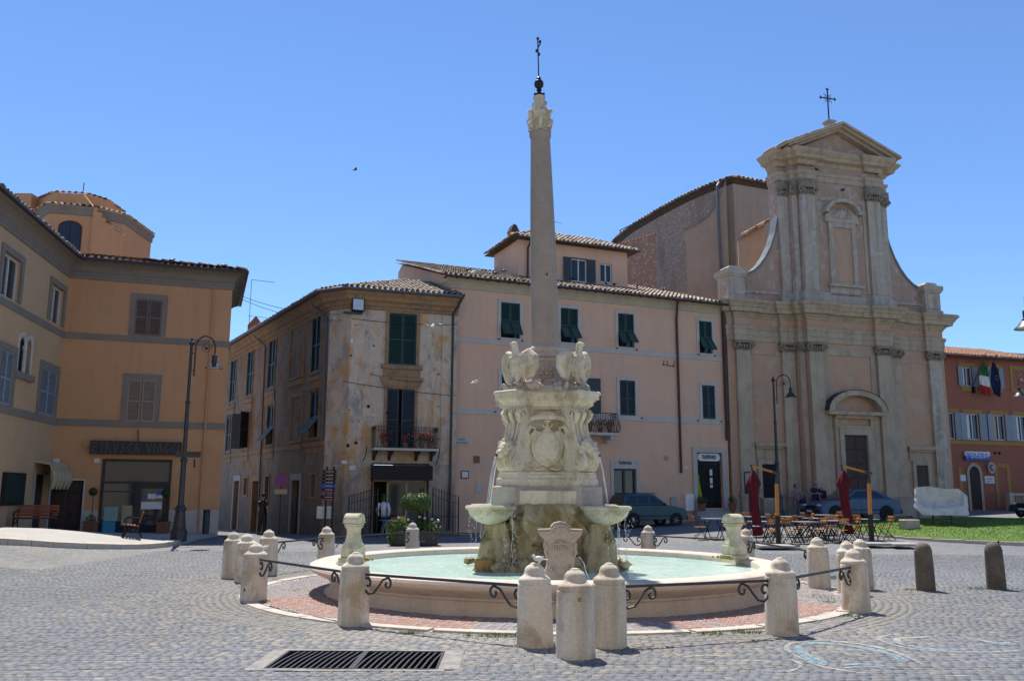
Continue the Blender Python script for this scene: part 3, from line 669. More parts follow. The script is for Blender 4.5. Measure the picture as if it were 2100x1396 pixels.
def frame(parent,u0,u1,z0,z1,bw,mt_,d=.04,y=0,name='window',top=None,sill=None,bottom=True):
    m=MB(); tp=bw if top is None else top
    m.box(u0-bw,u0,y-d,y+.02,z0,z1); m.box(u1,u1+bw,y-d,y+.02,z0,z1); m.box(u0-bw,u1+bw,y-d,y+.02,z1,z1+tp)
    if bottom: m.box(u0-bw,u1+bw,y-d,y+.02,z0-bw,z0)
    if sill: m.box(u0-bw-.05,u1+bw+.05,y-sill,y+.02,z0-.09,z0-.005)
    return m.build(name,MT[mt_],parent)
def casement(parent,u0,u1,z0,z1,y,mt_='whitewood',mull=1,trans=None,fw=.06):
    p=MB().box(u0,u1,y+.03,y+.05,z0,z1).build('pane',MT['glass'],parent); m=MB()
    m.box(u0,u0+fw,y-.02,y+.028,z0,z1); m.box(u1-fw,u1,y-.02,y+.028,z0,z1); m.box(u0+fw,u1-fw,y-.02,y+.028,z0,z0+fw); m.box(u0+fw,u1-fw,y-.02,y+.028,z1-fw,z1)
    for k in range(mull): c=u0+(u1-u0)*(k+1)/(mull+1); m.box(c-fw*.6,c+fw*.6,y-.025,y+.026,z0+fw,z1-fw)
    if trans: m.box(u0+fw,u1-fw,y-.02,y+.026,trans-fw/2,trans+fw/2)
    return m.build('sash',MT[mt_],parent)
def slats_bracket(m,u,y,z): m.box(u-.02,u+.02,y-.07,y,z-.02,z+.02)
def catches(parent,us,z,y=-.05):
    m=MB()
    for u in us: m.box(u-.035,u+.035,y-.05,y,z-.03,z+.03)
    m.build('shutter_catch',MT['black'],parent)
def pipe(parent,pts,r=.055,mt_='gutter',name='downpipe'): return MB().tube(pts,r,8).build(name,MT[mt_],parent,smooth=True)
def gutter(parent,pts,r=.08,mt_='gutter'): return MB().tube(pts,r,7).build('gutter',MT[mt_],parent,smooth=True)
def body(m,u0,u1,y1,z0,z1,back=True):                                  # side and back walls of a block whose front is built with wall()
    m.add([(u0,0,z0),(u0,y1,z0),(u0,y1,z1),(u0,0,z1)],[(0,1,2,3)]); m.add([(u1,0,z0),(u1,y1,z0),(u1,y1,z1),(u1,0,z1)],[(0,1,2,3)])
    m.add([(u0,y1,z0),(u1,y1,z0),(u1,y1,z1),(u0,y1,z1)],[(0,1,2,3)]); m.add([(u0,0,z1),(u1,0,z1),(u1,y1,z1),(u0,y1,z1)],[(0,1,2,3)]); return m
def lettering(parent,body_,mt_,width,size,loc,weight=0,depth=.006,name='lettering'):
    o=link(name,text_mesh(body_,size,MT[mt_],depth,width,name=name,weight=weight),parent); o.location=loc; return o

# ================================================================== pink apartment house
AZ=22.8; pk=thing('pink_house','three storey pink plastered house with green shutters behind the column','house',(-2.52,38.5,0),R(AZ))
L3=[(2.17,3.12),(5.2,6.11),(8.28,9.16),(12.94,13.72)]; L2=[(2.22,3.05),(5.28,6.55),(8.31,9.16),(13.0,13.76)]
holes=[(a,b,8.72,10.36) for a,b in L3]+[(a,b,5.42,7.1) for a,b in L2]+[(7.92,9.13,.9,2.91),(12.57,14.04,1.08,3.76)]
m=MB().wall(-.25,14.45,-.6,11.3,holes,0,.22); m.box(-.25,14.45,.23,.3,-.6,11.3)
body(m,-.25,14.45,9,-.6,11.3)
m.prism([(-.38,11.3),(8.2,13.86),(9,13.6),(9,11.3)],-.25,-.05,'x'); m.build('wall',MT['pink'],pk)
for a,b,z0,z1 in ((-.24,14.44,8.37,8.6),(-.24,14.44,5.18,5.42)): MB().box(a,b,-.035,.0-.001,z0,z1).build('string_course',MT['pinkband'],pk)
m=MB().sweep([(-.25,1.0),(-.25,0),(14.44,0)],[(-.001,10.78),(.04,10.8),(.06,10.95),(.09,11.0),(.12,11.08),(.2,11.14),(.24,11.22),(.24,11.25),(-.1,11.25)]); m.build('cornice',MT['beigeband'],pk)
MB().box(-.24,14.44,-.03,-.001,-.6,.62).build('base_band',MT['travplinth'],pk) if False else None
fl={0:32,1:38,2:34,3:36}
for i,(a,b) in enumerate(L3):
    f=frame(pk,a,b,8.72,10.36,.15,'pinkband',.04); w=(b-a)/2
    MB().box(a,b,.16,.18,8.72,10.36).build('pane',MT['glass'],f)
    for s in (0,1):
        shutter(f,a if s==0 else b,.06,8.72+.78,w-.005,.86,'shgreen',0,s==1)
    for s in (0,1):
        o=link('shutter_flap',shutter_mesh(w-.01,.78,'shgreen'),f); o.location=(a if s==0 else b,.045,8.72+.78); o.scale=(1 if s==0 else -1,1,-1); o.rotation_euler=(-R(fl[i]+(6 if s and i==2 else 0)),0,0)
    catches(f,(a-.1,b+.1),8.62)
for i,(a,b) in enumerate(L2):
    f=frame(pk,a,b,5.42,7.1,.15,'pinkband',.04,bottom=False); w=(b-a)/2
    if i==1:
        MB().box(a,b,.16,.18,5.42,7.1).build('pane',MT['glass'],f); shutter(f,a-.02,-.05,5.44,w,1.64,'shblue',165); shutter(f,b+.02,-.05,5.44,w,1.64,'shblue',-165,True)
    else:
        MB().box(a,b,.16,.18,5.42,7.1).build('pane',MT['glass'],f); shutter(f,a,.03,5.44,w-.004,1.64,'shblue'); shutter(f,b,.03,5.44,w-.004,1.64,'shblue',0,True)
    catches(f,(a-.3,b+.32),5.32)
# roof
slope=Vector((0,.954,.30)).normalized()
MB().add([(-.7,-.42,11.24),(14.5,-.42,11.24),(14.5,8.2,13.9),(-.7,8.2,13.9)],[(0,1,2,3)],.1).build('roof_deck',MT['eavewood'],pk)
roof_tiles('roof_tiles',pk,(-.66,-.46,11.28),(1,0,0),slope,15.0,8.9,lambda u,v: not (4.0<u<11.9 and 4.5<v<8.0),individual=66)
gutter(pk,[(-.7,-.5,11.24),(14.5,-.5,11.22)],.07,'gutter')
m=MB(); 
for i in range(30): m.box(-.6+i*.5,-.52+i*.5,-.44,0.05,11.2,11.235)
m.build('rafter_ends',MT['eavewood'],pk)
# attic storey set back
at_h=[(7.78,8.72,12.8,14.04),(9.52,10.25,12.92,13.95)]
m=MB().wall(4.75,11.22,12.0,14.75,at_h,4,.15); m.box(4.75,11.22,4.16,4.2,12,14.75)
m.add([(4.75,4,12),(4.75,7.4,12),(4.75,7.4,14.75),(4.75,4,14.75)],[(0,1,2,3)]); m.add([(11.22,4,12),(11.22,7.4,12),(11.22,7.4,14.75),(11.22,4,14.75)],[(0,1,2,3)]); m.add([(4.75,7.4,12),(11.22,7.4,12),(11.22,7.4,14.75),(4.75,7.4,14.75)],[(0,1,2,3)]); m.build('attic_wall',MT['pink'],pk)
f=frame(pk,7.78,8.72,12.8,14.04,.05,'shblue',.03,4,bottom=False); casement(f,7.78,8.72,12.8,14.04,4.08); shutter(f,7.76,3.96,12.8,.46,1.26,'shblue',168); shutter(f,8.74,3.96,12.8,.46,1.26,'shblue',-168,True)
f=frame(pk,9.52,10.25,12.92,13.95,.04,'pinkband',.02,4); casement(f,9.52,10.25,12.92,13.95,4.08)
rz0,rz1=14.72,15.75
m=MB(); e=[(4.3,3.55,rz0),(11.75,3.55,rz0),(11.75,7.85,rz0),(4.3,7.85,rz0)]; rg=[(6.3,5.7,rz1),(9.7,5.7,rz1)]
m.add(e+rg,[(0,1,5,4),(1,2,5),(2,3,4,5),(3,0,4),(0,3,2,1)],.1); m.build('attic_roof_deck',MT['eavewood'],pk)
roof_tiles('attic_roof_tiles',pk,(4.3,3.5,rz0+.03),(1,0,0),(0,2.15,1.03),7.45,2.45,lambda u,v: u>v*.84 and u<7.45-v*.84,individual=32)
roof_tiles('attic_roof_tiles',pk,(4.25,7.85,rz0+.03),(0,-1,0),(2.0,0,1.03),4.3,2.3,lambda u,v: u>v*.95 and u<4.3-v*.95)
gutter(pk,[(4.25,3.48,rz0),(11.75,3.48,rz0)],.055); pipe(pk,[(5.3,3.5,rz0),(5.25,3.9,14.3),(5.25,3.93,12.6)],.05)
ch=MB().box(5.0,5.45,5.6,6.1,14.9,15.65).build('chimney',MT['weathtrim'],pk); MB().prism([(4.96,15.65),(5.49,15.65),(5.3,16.0),(5.15,16.05)],5.55,6.15,'y').build('chimney_cap',MT['eavewood'],ch)
m=MB().bar((7.6,6,15.6),(7.6,6,17.0),.025)
for k in range(5): m.bar((7.15+.2*k,5.9+.0*k,16.55),(7.15+.2*k,6.3,16.75),.012)
m.bar((7.1,6,16.65),(8.3,6.05,16.6),.014); m.build('aerial',MT['taill'],pk)
# gutter ends, pipes
pipe(pk,[(11.52,-.44,11.25),(11.5,-.3,11.0),(11.58,-.09,10.35),(11.62,-.08,2.75)],.06); pipe(pk,[(14.36,-.44,11.25),(14.36,-.12,10.9),(14.38,-.1,4.4)],.09)
# ground floor shop openings
f=frame(pk,7.92,9.13,.9,2.91,.17,'pinkband',.05,bottom=False,top=.46); casement(f,7.92,9.13,.9,2.91,.1,'shblue',1,1.75,.09)
lettering(f,'TELEPREPARSO','shblue',.72,.2,(8.53,-.056,3.17),.004)
m=MB()
for u in (7.98,9.08): m.prism([(u-.09,3.17),(u,3.2),(u+.09,3.17),(u,3.14)],-.056,-.05,'y')
m.build('ornament',MT['gold'],f)
f=frame(pk,12.57,14.04,1.08,3.76,.26,'travplinth',.07,bottom=False,name='shop_door'); MB().box(12.57,14.04,.18,.2,1.08,3.76).build('backing',MT['dark'],f)
m=MB()
for i in range(13): m.box(12.62+i*.113,12.635+i*.113,.06,.075,1.08,3.3)
for z in (1.4,2.2,3.2): m.box(12.57,14.04,.055,.08,z,z+.04)
m.build('grille',MT['black'],f)
pts=[]; hw,hh=.66,.19
for k in range(9): a=-PI/2+PI*k/8; pts.append((13.3+hw-hh+hh*cos(a),3.54+hh*sin(a)))
for k in range(9): a=PI/2+PI*k/8; pts.append((13.3-hw+hh+hh*cos(a),3.54+hh*sin(a)))
sg=MB().prism(pts,.0,.04,'y').build('sign_board',MT['paper'],f); lettering(f,'TELEPREPARSO','shblue',.82,.26,(13.3,-.008,3.54),.006)
m=MB()
for k,(z,hh2) in enumerate(((2.95,.3),(2.55,.28),(2.2,.14))): m.box(13.35,13.5,.045,.05,z-hh2,z)
m.build('notices',MT['paper'],f)
MB().box(12.35,14.35,-.05-.04,0,-.2,1.05).build('door_step',MT['concrete'],pk)
for k in range(3): MB().box(12.25-.06*k,14.3,-.09-.32*(k+1),-.09-.32*k-.003,-.2,.9-.17*k).build('step',MT['concrete'],pk)
m=MB().box(12.62,12.66,-.04,.0,1.3,2.7); m.tube([(12.55,-.06,2.7),(12.7,-.06,1.6),(12.75,-.05,1.35)],[.02,.09,.12],6); m.build('folded_awning',flat('lime_awning',(.25,.42,.02),.8),pk)
# balcony
bc=MB().box(5.05,7.75,-.95,0,4.38,4.5).build('balcony',MT['pinkband'],pk)
m=MB()
for u in (5.3,7.45): m.box(u-.1,u+.1,-.8,0,4.2,4.378); m.box(u-.08,u+.08,-.45,0,4.05,4.198)
m.build('bracket',MT['pinkband'],bc)
m=MB()
def bars_bulge(p0,p1,n):
    a=Vector(p0); b=Vector(p1); d=(b-a); o=Vector((d.y,-d.x,0)).normalized()
    for i in range(n+1):
        q=a+d*(i/n); m.tube([q+Vector((0,0,4.5)),q+o*.14+Vector((0,0,4.62)),q+o*.16+Vector((0,0,4.8)),q+o*.04+Vector((0,0,5.1)),q+Vector((0,0,5.38))],.013,4)
bars_bulge((5.1,-.85,0),(7.7,-.85,0),20); bars_bulge((7.7,-.85,0),(7.7,-.02,0),6); bars_bulge((5.1,-.02,0),(5.1,-.85,0),6)
m.tube([(5.1,0,5.4),(5.1,-.85,5.4),(7.7,-.85,5.4),(7.7,0,5.4)],.022,4); m.build('balcony_railing',MT['black'],bc)
# small wall fixtures
def plate(parent,name,u0,u1,z0,z1,mt_,d=.03,y=0): return MB().bbox(u0,u1,y-d,y-.001,z0,z1,.005).build(name,MT[mt_],parent)
o=plate(pk,'street_name_plaque',.02,.7,3.78,4.16,'pinkband'); lettering(pk,'PIAZZA','iron',.3,.11,(.36,-.034,4.05)); lettering(pk,'G. MATTEOTTI','iron',.5,.1,(.36,-.034,3.9))
o=plate(pk,'framed_sign',.35,.7,2.36,2.7,'iron',.04); plate(pk,'framed_sign_panel',.39,.66,2.4,2.66,'chalkw' if False else 'paper',.05)
plate(pk,'doorbell_box',.93,1.2,3.05,3.35,'terracotta',.06); plate(pk,'meter_door',1.05,1.4,1.75,2.15,'pinkband',.02)
plate(pk,'meter_door',10.99,11.31,1.11,1.62,'concrete',.08); plate(pk,'meter_cabinet',11.75,12.22,.95,1.75,'white',.2); plate(pk,'lamp_bracket_box',10.75,10.95,3.35,3.55,'canvas',.08); plate(pk,'street_number',11.85,12.0,2.95,3.08,'paper',.02)
m=MB().bar((10.75,-.02,8.0),(11.45,-.02,7.93),.03); 
for u in (10.78,11.0,11.38): m.bar((u,-.02,7.95),(u,-.1,8.2),.02)
m.build('cable_bracket',MT['black'],pk)

# ================================================================== weathered corner house
wt=thing('corner_house','weathered ochre corner house with peeling plaster, green shutters and flower balcony','house',(-6.99,36.56,0),R(19.1))
hl=[(1.79,3.0,7.15,9.38),(1.79,3.0,4.0-.45,6.1),(1.3,3.62,-.3,2.9)]
m=MB().wall(.1,4.85,-.8,9.75,hl,0,.25); m.box(.1,4.85,.26,.3,2.95,9.75); m.build('front_wall',MT['weath'],wt)
# chamfered corner + long side wall: in local coordinates
Cs=Matrix.Rotation(-R(19.1),3,'Z'); sdir=Cs@Vector((cos(R(120.6)),sin(R(120.6)),0)); s0=Cs@(Vector((-7.86,37.16,0))-Vector((-6.99,36.56,0)))
sn=Vector((-sdir.y,sdir.x,0)); 
if sn.dot(Vector((-1,-1,0)))<0: sn=-sn
def sd(t,o=0,z=0): p=s0+sdir*t+sn*o; return (p.x,p.y,z)
m=MB(); m.add([(.1,0,-.8),(s0.x,s0.y,-.8),(s0.x,s0.y,9.75),(.1,0,9.75)],[(0,1,2,3)]); m.build('chamfered_corner',MT['weath'],wt)
sidw=thing('tmp','x','x'); bpy.data.objects.remove(sidw)
sw=link('side_wall',MB().mesh('empty'),wt); ang_s=math.atan2(-sdir.y,-sdir.x)
# local frame of the side wall: x runs towards the corner, origin at far end
LS=24.0; far=s0+sdir*LS
S3=[(.83,2.53),(7.85,9.68),(12.16,14.1),(16.3,17.9)]; S2=[(.78,2.25),(7.68,9.27),(12.4,14.3),(16.4,18.3)]
sh=[]
for a,b in S3: c=(a+b)/2; sh.append((LS-c-.6,LS-c+.6,7.0,9.5))
for a,b in S2: c=(a+b)/2; sh.append((LS-c-.6,LS-c+.6,4.1,6.05))
drs=[(2.75,4.7,-.3,2.28),(9.6,11.6,-.7,2.3),(13.2,16.2,-.8,2.35)]
for a,b,c,d in drs: k=(a+b)/2; sh.append((LS-k-.62,LS-k+.62,c,d))
slots=[(.7,1.8,1.58,2.5),(7.9,9.0,1.35,2.5),(12.3,13.1,1.59,2.48)]
for a,b,c,d in slots: k=(a+b)/2; sh.append((LS-k-.33,LS-k+.33,c,d))
m=MB().wall(0,LS,-1.2,9.75,sh,0,.28); m.box(0,LS,.29,.33,-1.2,9.75)
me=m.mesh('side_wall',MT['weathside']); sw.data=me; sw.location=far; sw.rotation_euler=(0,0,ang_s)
for k,(a,b,c,d) in enumerate(sh[:8]):
    f=frame(sw,a,b,c,d,.13,'weathside',.05,top=.2); MB().box(a,b,.2,.22,c,d).build('pane',MT['glass'],f); w=(b-a)/2
    if k in (4,5): 
        shutter(f,a,.05,c+.85,w,d-c-.85,'shgreen' if k<4 else 'shblue'); shutter(f,b,.05,c+.85,w,d-c-.85,'shgreen' if k<4 else 'shblue',0,True)
        for s in (0,1): o=link('shutter_flap',shutter_mesh(w-.01,.84,'shblue'),f); o.location=(a if s==0 else b,.03,c+.85); o.scale=(1 if s==0 else -1,1,-1); o.rotation_euler=(-R(38),0,0)
    elif k==6:
        shutter(f,a,-.06,c,w,d-c,'shblue',120); shutter(f,b,-.06,c,w,d-c,'shblue',-120,True); casement(f,a,b,c,d,.12)
    else:
        mt_='shgreen' if k<4 else 'shblue'; shutter(f,a,.03,c,w,d-c,mt_); shutter(f,b,.03,c,w,d-c,mt_,0,True)
    m=MB().box(a-.3,b+.3,-.09,-.001,c-.42,c-.2); m.box(a-.22,b+.22,-.05,-.001,c-.95 if k<4 else c-.7,c-.43); m.build('sill_panel',MT['weathtrim'],f)
for k,(a,b,c,d) in enumerate(sh[8:11]):
    f=frame(sw,a,b,c,d,.16,'concrete' if k!=1 else 'weathtrim',.05,bottom=False,name='doorway',top=.3); MB().box(a,b,.24,.26,c,d).build('door_leaf',MT['doorwood'],f)
    if k==0: MB().box(a+.75,a+.95,.1,.14,c+.1,d-.1).build('glazed_strip',MT['whitewood'],f)
for a,b,c,d in sh[11:]:
    f=frame(sw,a,b,c,d,.1,'weathtrim',.05,name='slot_window'); MB().box(a,b,.2,.22,c,d).build('pane',MT['dark'],f)
for a,b,z0,z1 in ((LS-5.5,LS-3.5,7.1,9.6),(LS-4.9,LS-3.3,4.1,6.1)):    # blind windows
    f=frame(sw,a,b,z0,z1,.14,'weathtrim',.06,name='blind_window',top=.2); MB().box(a-.2,b+.2,-.1,-.001,z0-.45,z0-.2).build('sill_panel',MT['weathtrim'],f)
MB().box(0,LS,-.05,-.001,3.72,3.9).build('string_course',MT['weathtrim'],sw);
pipe(sw,[(LS-11.6,-.55,10.3),(LS-9.9,-.1,9.3),(LS-9.6,-.09,.5)],.05,'gutterg'); pipe(sw,[(LS-1.9,-.5,10.3),(LS-.2,-.1,9.2),(LS-.12,-.09,4.0)],.05,'gutterg')
MB().box(LS-8,LS,-.012,-.001,-1.2,1.2).build('damp_render',MT['greyplast'],sw) if False else None
# cornice running round front, chamfer and side
cpath=[tuple(sd(LS)[:2]),(s0.x,s0.y),(.1,0),(4.85,0)]
m=MB().sweep(cpath,[(-.001,9.45),(.05,9.48),(.08,9.58),(.16,9.62),(.2,9.74),(.34,9.82),(.38,9.95),(.5,10.05),(.53,10.15),(-.1,10.15)]); m.build('cornice',MT['weathtrim'],wt)
m=MB().sweep(cpath,[(.45,10.152),(.62,10.155),(.62,10.22),(.4,10.22)]); m.build('eave_board',MT['eavewood'],wt)
def offp(path,o):
    mm=MB().sweep(path,[(o,0),(o+.01,0)]); return [Vector(mm.v[i*2]) for i in range(len(path))]
gp=offp(cpath,.66); gutter(wt,[(p.x,p.y,10.21) for p in gp],.075,'gutterg')
ep=offp(cpath,.62); apex=Vector((3.0,3.4,11.65)); 
m=MB(); E=[Vector((p.x,p.y,10.23)) for p in ep]; bk=Vector(sd(LS,-4.2,11.95))
m.add([E[3],E[2],E[1],E[0],bk,apex,Vector((5.0,3.4,11.65))],[(0,1,5,6),(1,2,5),(2,3,4,5)],.1); m.build('roof_deck',MT['eavewood'],wt)
U=(E[3]-E[2]); wd=U.length; vv=Vector((0,3.4+.62,1.42)); 
roof_tiles('roof_tiles',wt,E[2]+Vector((0,-.04,.03)),(1,0,0),vv,wd,4.3,lambda u,v: u>v*(apex.x-E[2].x)/4.29,individual=26,tmean=.62)
U2=(E[1]-E[2]); L12=U2.length
Uv=(E[0]-E[1]).normalized(); up=(apex-E[1]); vdir=(up-Uv*up.dot(Uv)); vl=vdir.length; sk=up.dot(Uv)/vl
roof_tiles('roof_tiles',wt,E[1]+Vector((0,0,.03)),Uv,vdir,LS,vl,lambda u,v: u>v*sk and u<LS-1,tmean=.5)
Uc=(E[2]-E[1]).normalized(); upc=(apex-E[1]); vc=(upc-Uc*upc.dot(Uc)); lc=vc.length; skc=upc.dot(Uc)/lc
roof_tiles('roof_tiles',wt,E[1]+Vector((0,0,.03)),Uc,vc,L12,lc,lambda u,v: v*skc<u<L12*(1-v/lc)+v*skc,tmean=.5)
# front wall dressings
for a,b in ((.15,.75),(4.15,4.8)): MB().box(a,b,-.05,-.001,3.2,9.44).build('pilaster',MT['weath'],wt)
MB().box(.1,4.83,-.04,-.001,2.92,3.1).build('string_course',MT['weath'],wt)
f=frame(wt,1.79,3.0,7.15,9.38,.14,'weathtrim',.06,bottom=False,top=.08); w=.605
shutter(f,1.79,.02,7.15,w-.004,2.22,'shgreen'); shutter(f,3.0,.02,7.15,w-.004,2.22,'shgreen',0,True); MB().box(1.79,3,.2,.22,7.15,9.38).build('pane',MT['glass'],f)
m=MB().box(1.5,3.28,-.12,-.001,6.95,7.13); m.box(1.6,3.2,-.06,-.001,6.62,6.94); m.prism([(1.45,6.6),(3.35,6.6),(3.2,6.2),(1.62,6.2)],-.09,-.001,'y'); m.build('sill_panel',MT['weathtrim'],f)
f=frame(wt,1.79,3.0,3.56,6.1,.12,'weathtrim',.05,bottom=False,name='balcony_door'); shutter(f,1.79,.0,3.58,w-.1,2.5,'shblue',18); shutter(f,3.0,.0,3.58,w-.02,2.5,'shblue',-6,True); MB().box(1.79,3,.2,.22,3.56,6.1).build('pane',MT['dark'],f)
MB().box(1.55,3.25,-.08,-.001,6.22-.06,6.3-.05).build('lintel',MT['weathtrim'],f) if False else None
bc=MB().box(1.15,3.9,-.85,0,3.46,3.56).build('balcony',MT['pinkband'],wt)
m=MB()
for u in (1.3,1.95,3.1,3.75): m.prism([(0,3.0),(0,3.459),(-.7,3.459),(-.6,3.35),(-.15,3.25)],u-.06,u+.06,'x')
m.build('bracket',MT['iron'],bc)
m=MB()
def rail_run(a,b,n,z0,z1):
    A_,B_=Vector(a),Vector(b)
    for i in range(n+1):
        q=A_+(B_-A_)*(i/n); m.bar((q.x,q.y,z0),(q.x,q.y,z1),.014)
    for z in (z0+.04,z1-.18,z1): m.bar((A_.x,A_.y,z),(B_.x,B_.y,z),.022)
    for i in range(n):
        q=A_+(B_-A_)*((i+.5)/n); d=(B_-A_).normalized()
        m.tube([(q.x+d.x*.04*cos(t),q.y+d.y*.04*cos(t),z1-.09+.05*sin(t)) for t in [k*PI/3 for k in range(7)]],.008,3)
rail_run((1.2,-.8),(3.85,-.8),22,3.56,4.45); rail_run((1.2,0),(1.2,-.8),6,3.56,4.45); rail_run((3.85,-.8),(3.85,0),6,3.56,4.45); m.build('balcony_railing',MT['black'],bc)
# ground floor shop
f=frame(wt,1.3,3.62,-.3,2.9,.06,'doorwood',.06,bottom=False,name='shop_front'); MB().box(1.3,3.62,.9,.95,-.3,2.9).build('interior',MT['dark'],f)
m=MB(); 
for u in (1.3,1.92,2.72,3.54): m.box(u,u+.07,.1,.18,-.3,2.3)
m.box(1.3,3.62,.1,.18,2.2,2.3); m.build('shop_frame',MT['canvas'],f); 
for a,b in ((1.37,1.92),(1.99,2.72),(2.79,3.54)): MB().box(a,b,.14,.15,.2,2.2).build('pane',MT['glass'],f) if a>1.95 else None
MB().box(1.2,3.72,-.55,-.02,2.26,2.86).build('awning_box',MT['brown'],wt)
fl_=MB().bbox(.12,.66,-.36,-.12,9.28,9.86,.03).build('floodlight',MT['black'],wt); MB().box(.17,.61,-.375,-.361,9.34,9.8).build('floodlight_glass',MT['lens'],fl_); MB().box(-.2,.6,-.3,-.02,9.2,9.25).build('floodlight_bracket',MT['iron'],fl_)
plate(wt,'plaque',-.02,.2,2.9,3.05,'paper',.03,-.02); plate(wt,'plaque',.3,.56,2.66,2.84,'paper',.06); plate(wt,'lamp_box',.15,.27,7.95,8.12,'paper',.09)
for a,b in (((4.0,0,2.95),(4.05,-.35,3.6)),((.85,0,3.0),(.95,-.35,3.65))):
    MB().tube([a,(a[0],-.12,a[2]+.05),(b[0]-.02,-.22,a[2]+.25),b],.02,5).build('flagpole_holder',MT['black'],wt)
m=MB(); 
for (p,q,sag) in (((-.1,-.06,6.32),(4.8,-.06,5.9),.06),((.2,-.06,9.0),(4.8,-.06,9.05),.08),((1.0,-.06,6.7),(3.4,-.12,6.45),.1)):
    m.tube([Vector(p).lerp(Vector(q),k/10)+Vector((0,0,-sag*4*(k/10)*(1-k/10))) for k in range(11)],.014,4)
m.build('wall_cable',MT['black'],wt)
pipe(wt,[(4.95,-.7,10.3),(4.62,-.1,9.5),(4.62,-.08,8.9),(4.6,-.08,.2)],.055,'iron')
m=MB(); rng2=random.Random(3)
for k in range(15): 
    u=rng2.choice([rng2.uniform(.2,.7),rng2.uniform(.2,4.6)]); z=rng2.uniform(3.3,9.2); r=rng2.choice([.03,.04,.07])
    m.lathe([(r,0),(r*.6,.012)],8,cap=True) if False else m.prism([(u+r*cos(a),z+r*sin(a)*rng2.uniform(.8,1.2)) for a in [i*PI/4 for i in range(8)]],-.062,-.052,'y')
m.build('plaster_hole',MT['dark'],wt)
ch=MB().box(sd(14.2)[0],sd(14.2)[0]+.8,sd(14.2,-1)[1],sd(14.2,-1)[1]+.8,10.4,11.2).build('chimney',MT['terracotta'],wt); cx_,cy_=sd(14.2)[0]+.4,sd(14.2,-1)[1]
MB().prism([(cx_-.42,11.2),(cx_+.42,11.2),(cx_,11.75)],cy_,cy_+.8,'y').build('chimney_cap',MT['terracotta'],ch)
m=MB(); px,py=cx_-.3,cy_+1.5; m.bar((px,py,10.5),(px,py,14.2),.03); m.bar((px,py,14.2),(px+1.3,py,14.15),.025); m.bar((px-.1,py,12),(px+1.1,py,11.95),.02); m.build('aerial',MT['iron'],wt)

# ================================================================== orange house (facing wing + left wing)
oh=thing('orange_house','orange and ochre plastered house with grey window bands and travel agency at left','house',(-17.42,33.61,-.14),R(19.4)); oh.scale=(1.08,)*3
BH=[(2.3,3.23,7.42,8.78),(2.26,3.22,4.23,5.78),(.05,1.08,.1,2.12),(1.72,3.86,.15,2.8)]
m=MB().wall(0,5.68,-.8,9.98,BH,0,.25); m.box(0,5.68,.26,.3,3,9.98); body(m,0,5.68,7,-.8,9.98); m.build('wall',MT['orange'],oh)
DA=R(100.3-19.4)
lw=link('left_wing_wall',MB().mesh('e'),oh); lw.rotation_euler=(0,0,DA)    # local x runs away from the viewer, 0 at the inner corner
LA=[(-6.05,-4.6,7.46,8.75),(-1.75,-.4,7.5,8.78),(-5.5,-4.45,4.3,5.9),(-1.95,-.35,4.3,5.87),(-4.2,-3.05,5.42,6.5),(-1.5,-.1,.2,2.3)]
m=MB(); m.wall(-16,0,-.8,9.98,LA,0,.25); m.box(-16,0,.26,.3,-.8,9.98); lw.data=m.mesh('left_wing_wall',MT['ochre'])
# bands and cornices follow both wings: path from near end of left wing, inner corner, right corner, flank
ca=Vector((cos(DA+PI),sin(DA+PI)))
near=ca*16; opath=[(near.x,near.y),(0,0),(5.68,0),(5.68,6)]
for z0,z1 in ((7.16,7.38),(4.03,4.27)): MB().sweep(opath,[(-.001,z0),(.035,z0),(.035,z1),(-.001,z1)]).build('string_course',MT['greytrim'],oh)
MB().sweep(opath,[(-.001,9.38),(.05,9.38),(.05,9.50),(.08,9.53),(.08,9.62),(.04,9.65),(.06,9.72),(.13,9.84),(.26,9.93),(.40,9.97),(.43,9.99),(-.1,9.99)]).build('cornice',MT['greytrim'],oh)
gp=offp(opath,.50); gutter(oh,[(p.x,p.y,10.03) for p in gp],.07,'gutter')
ep=offp(opath,.46); E=[Vector((p.x,p.y,10.05)) for p in ep]; 
in2=offp(opath,-3.2); I=[Vector((p.x,p.y,11.0)) for p in in2]
MB().add(E+I,[(0,1,5,4),(1,2,6,5),(2,3,7,6)],.1).build('roof_deck',MT['eavewood'],oh)
nrm_=Vector((0,3.8,.99)); ln=3.9
roof_tiles('roof_tiles',oh,E[1]+Vector((0,0,.04)),(1,0,0),nrm_,(E[2]-E[1]).length,ln,lambda u,v: u>-5 and u<(E[2]-E[1]).x-v*.95,individual=32,tmean=.5)
Uf=(E[3]-E[2]).normalized(); roof_tiles('roof_tiles',oh,E[2]+Vector((0,0,.04)),Uf,Vector((-3.8,0,.99)),6,ln,lambda u,v:u>v*.95)
Ul=(E[0]-E[1]).normalized(); nl=Vector((ca.y,-ca.x)); 
nl=nl if nl.dot(Vector((-1,0)))>0 else -nl
roof_tiles('roof_tiles',oh,E[1]+Vector((0,0,.04)),Ul,Vector((nl.x*3.8,nl.y*3.8,.99)),15,ln,lambda u,v:True,individual=60,tmean=.55)
m=MB()
for i in range(10): m.prism([(.25+i*.56,9.90),(.33+i*.56,9.90),(.33+i*.56,9.98),(.25+i*.56,9.98)],-.36,-.27,'y')
m.build('eave_dentils',MT['greytrim'],oh)
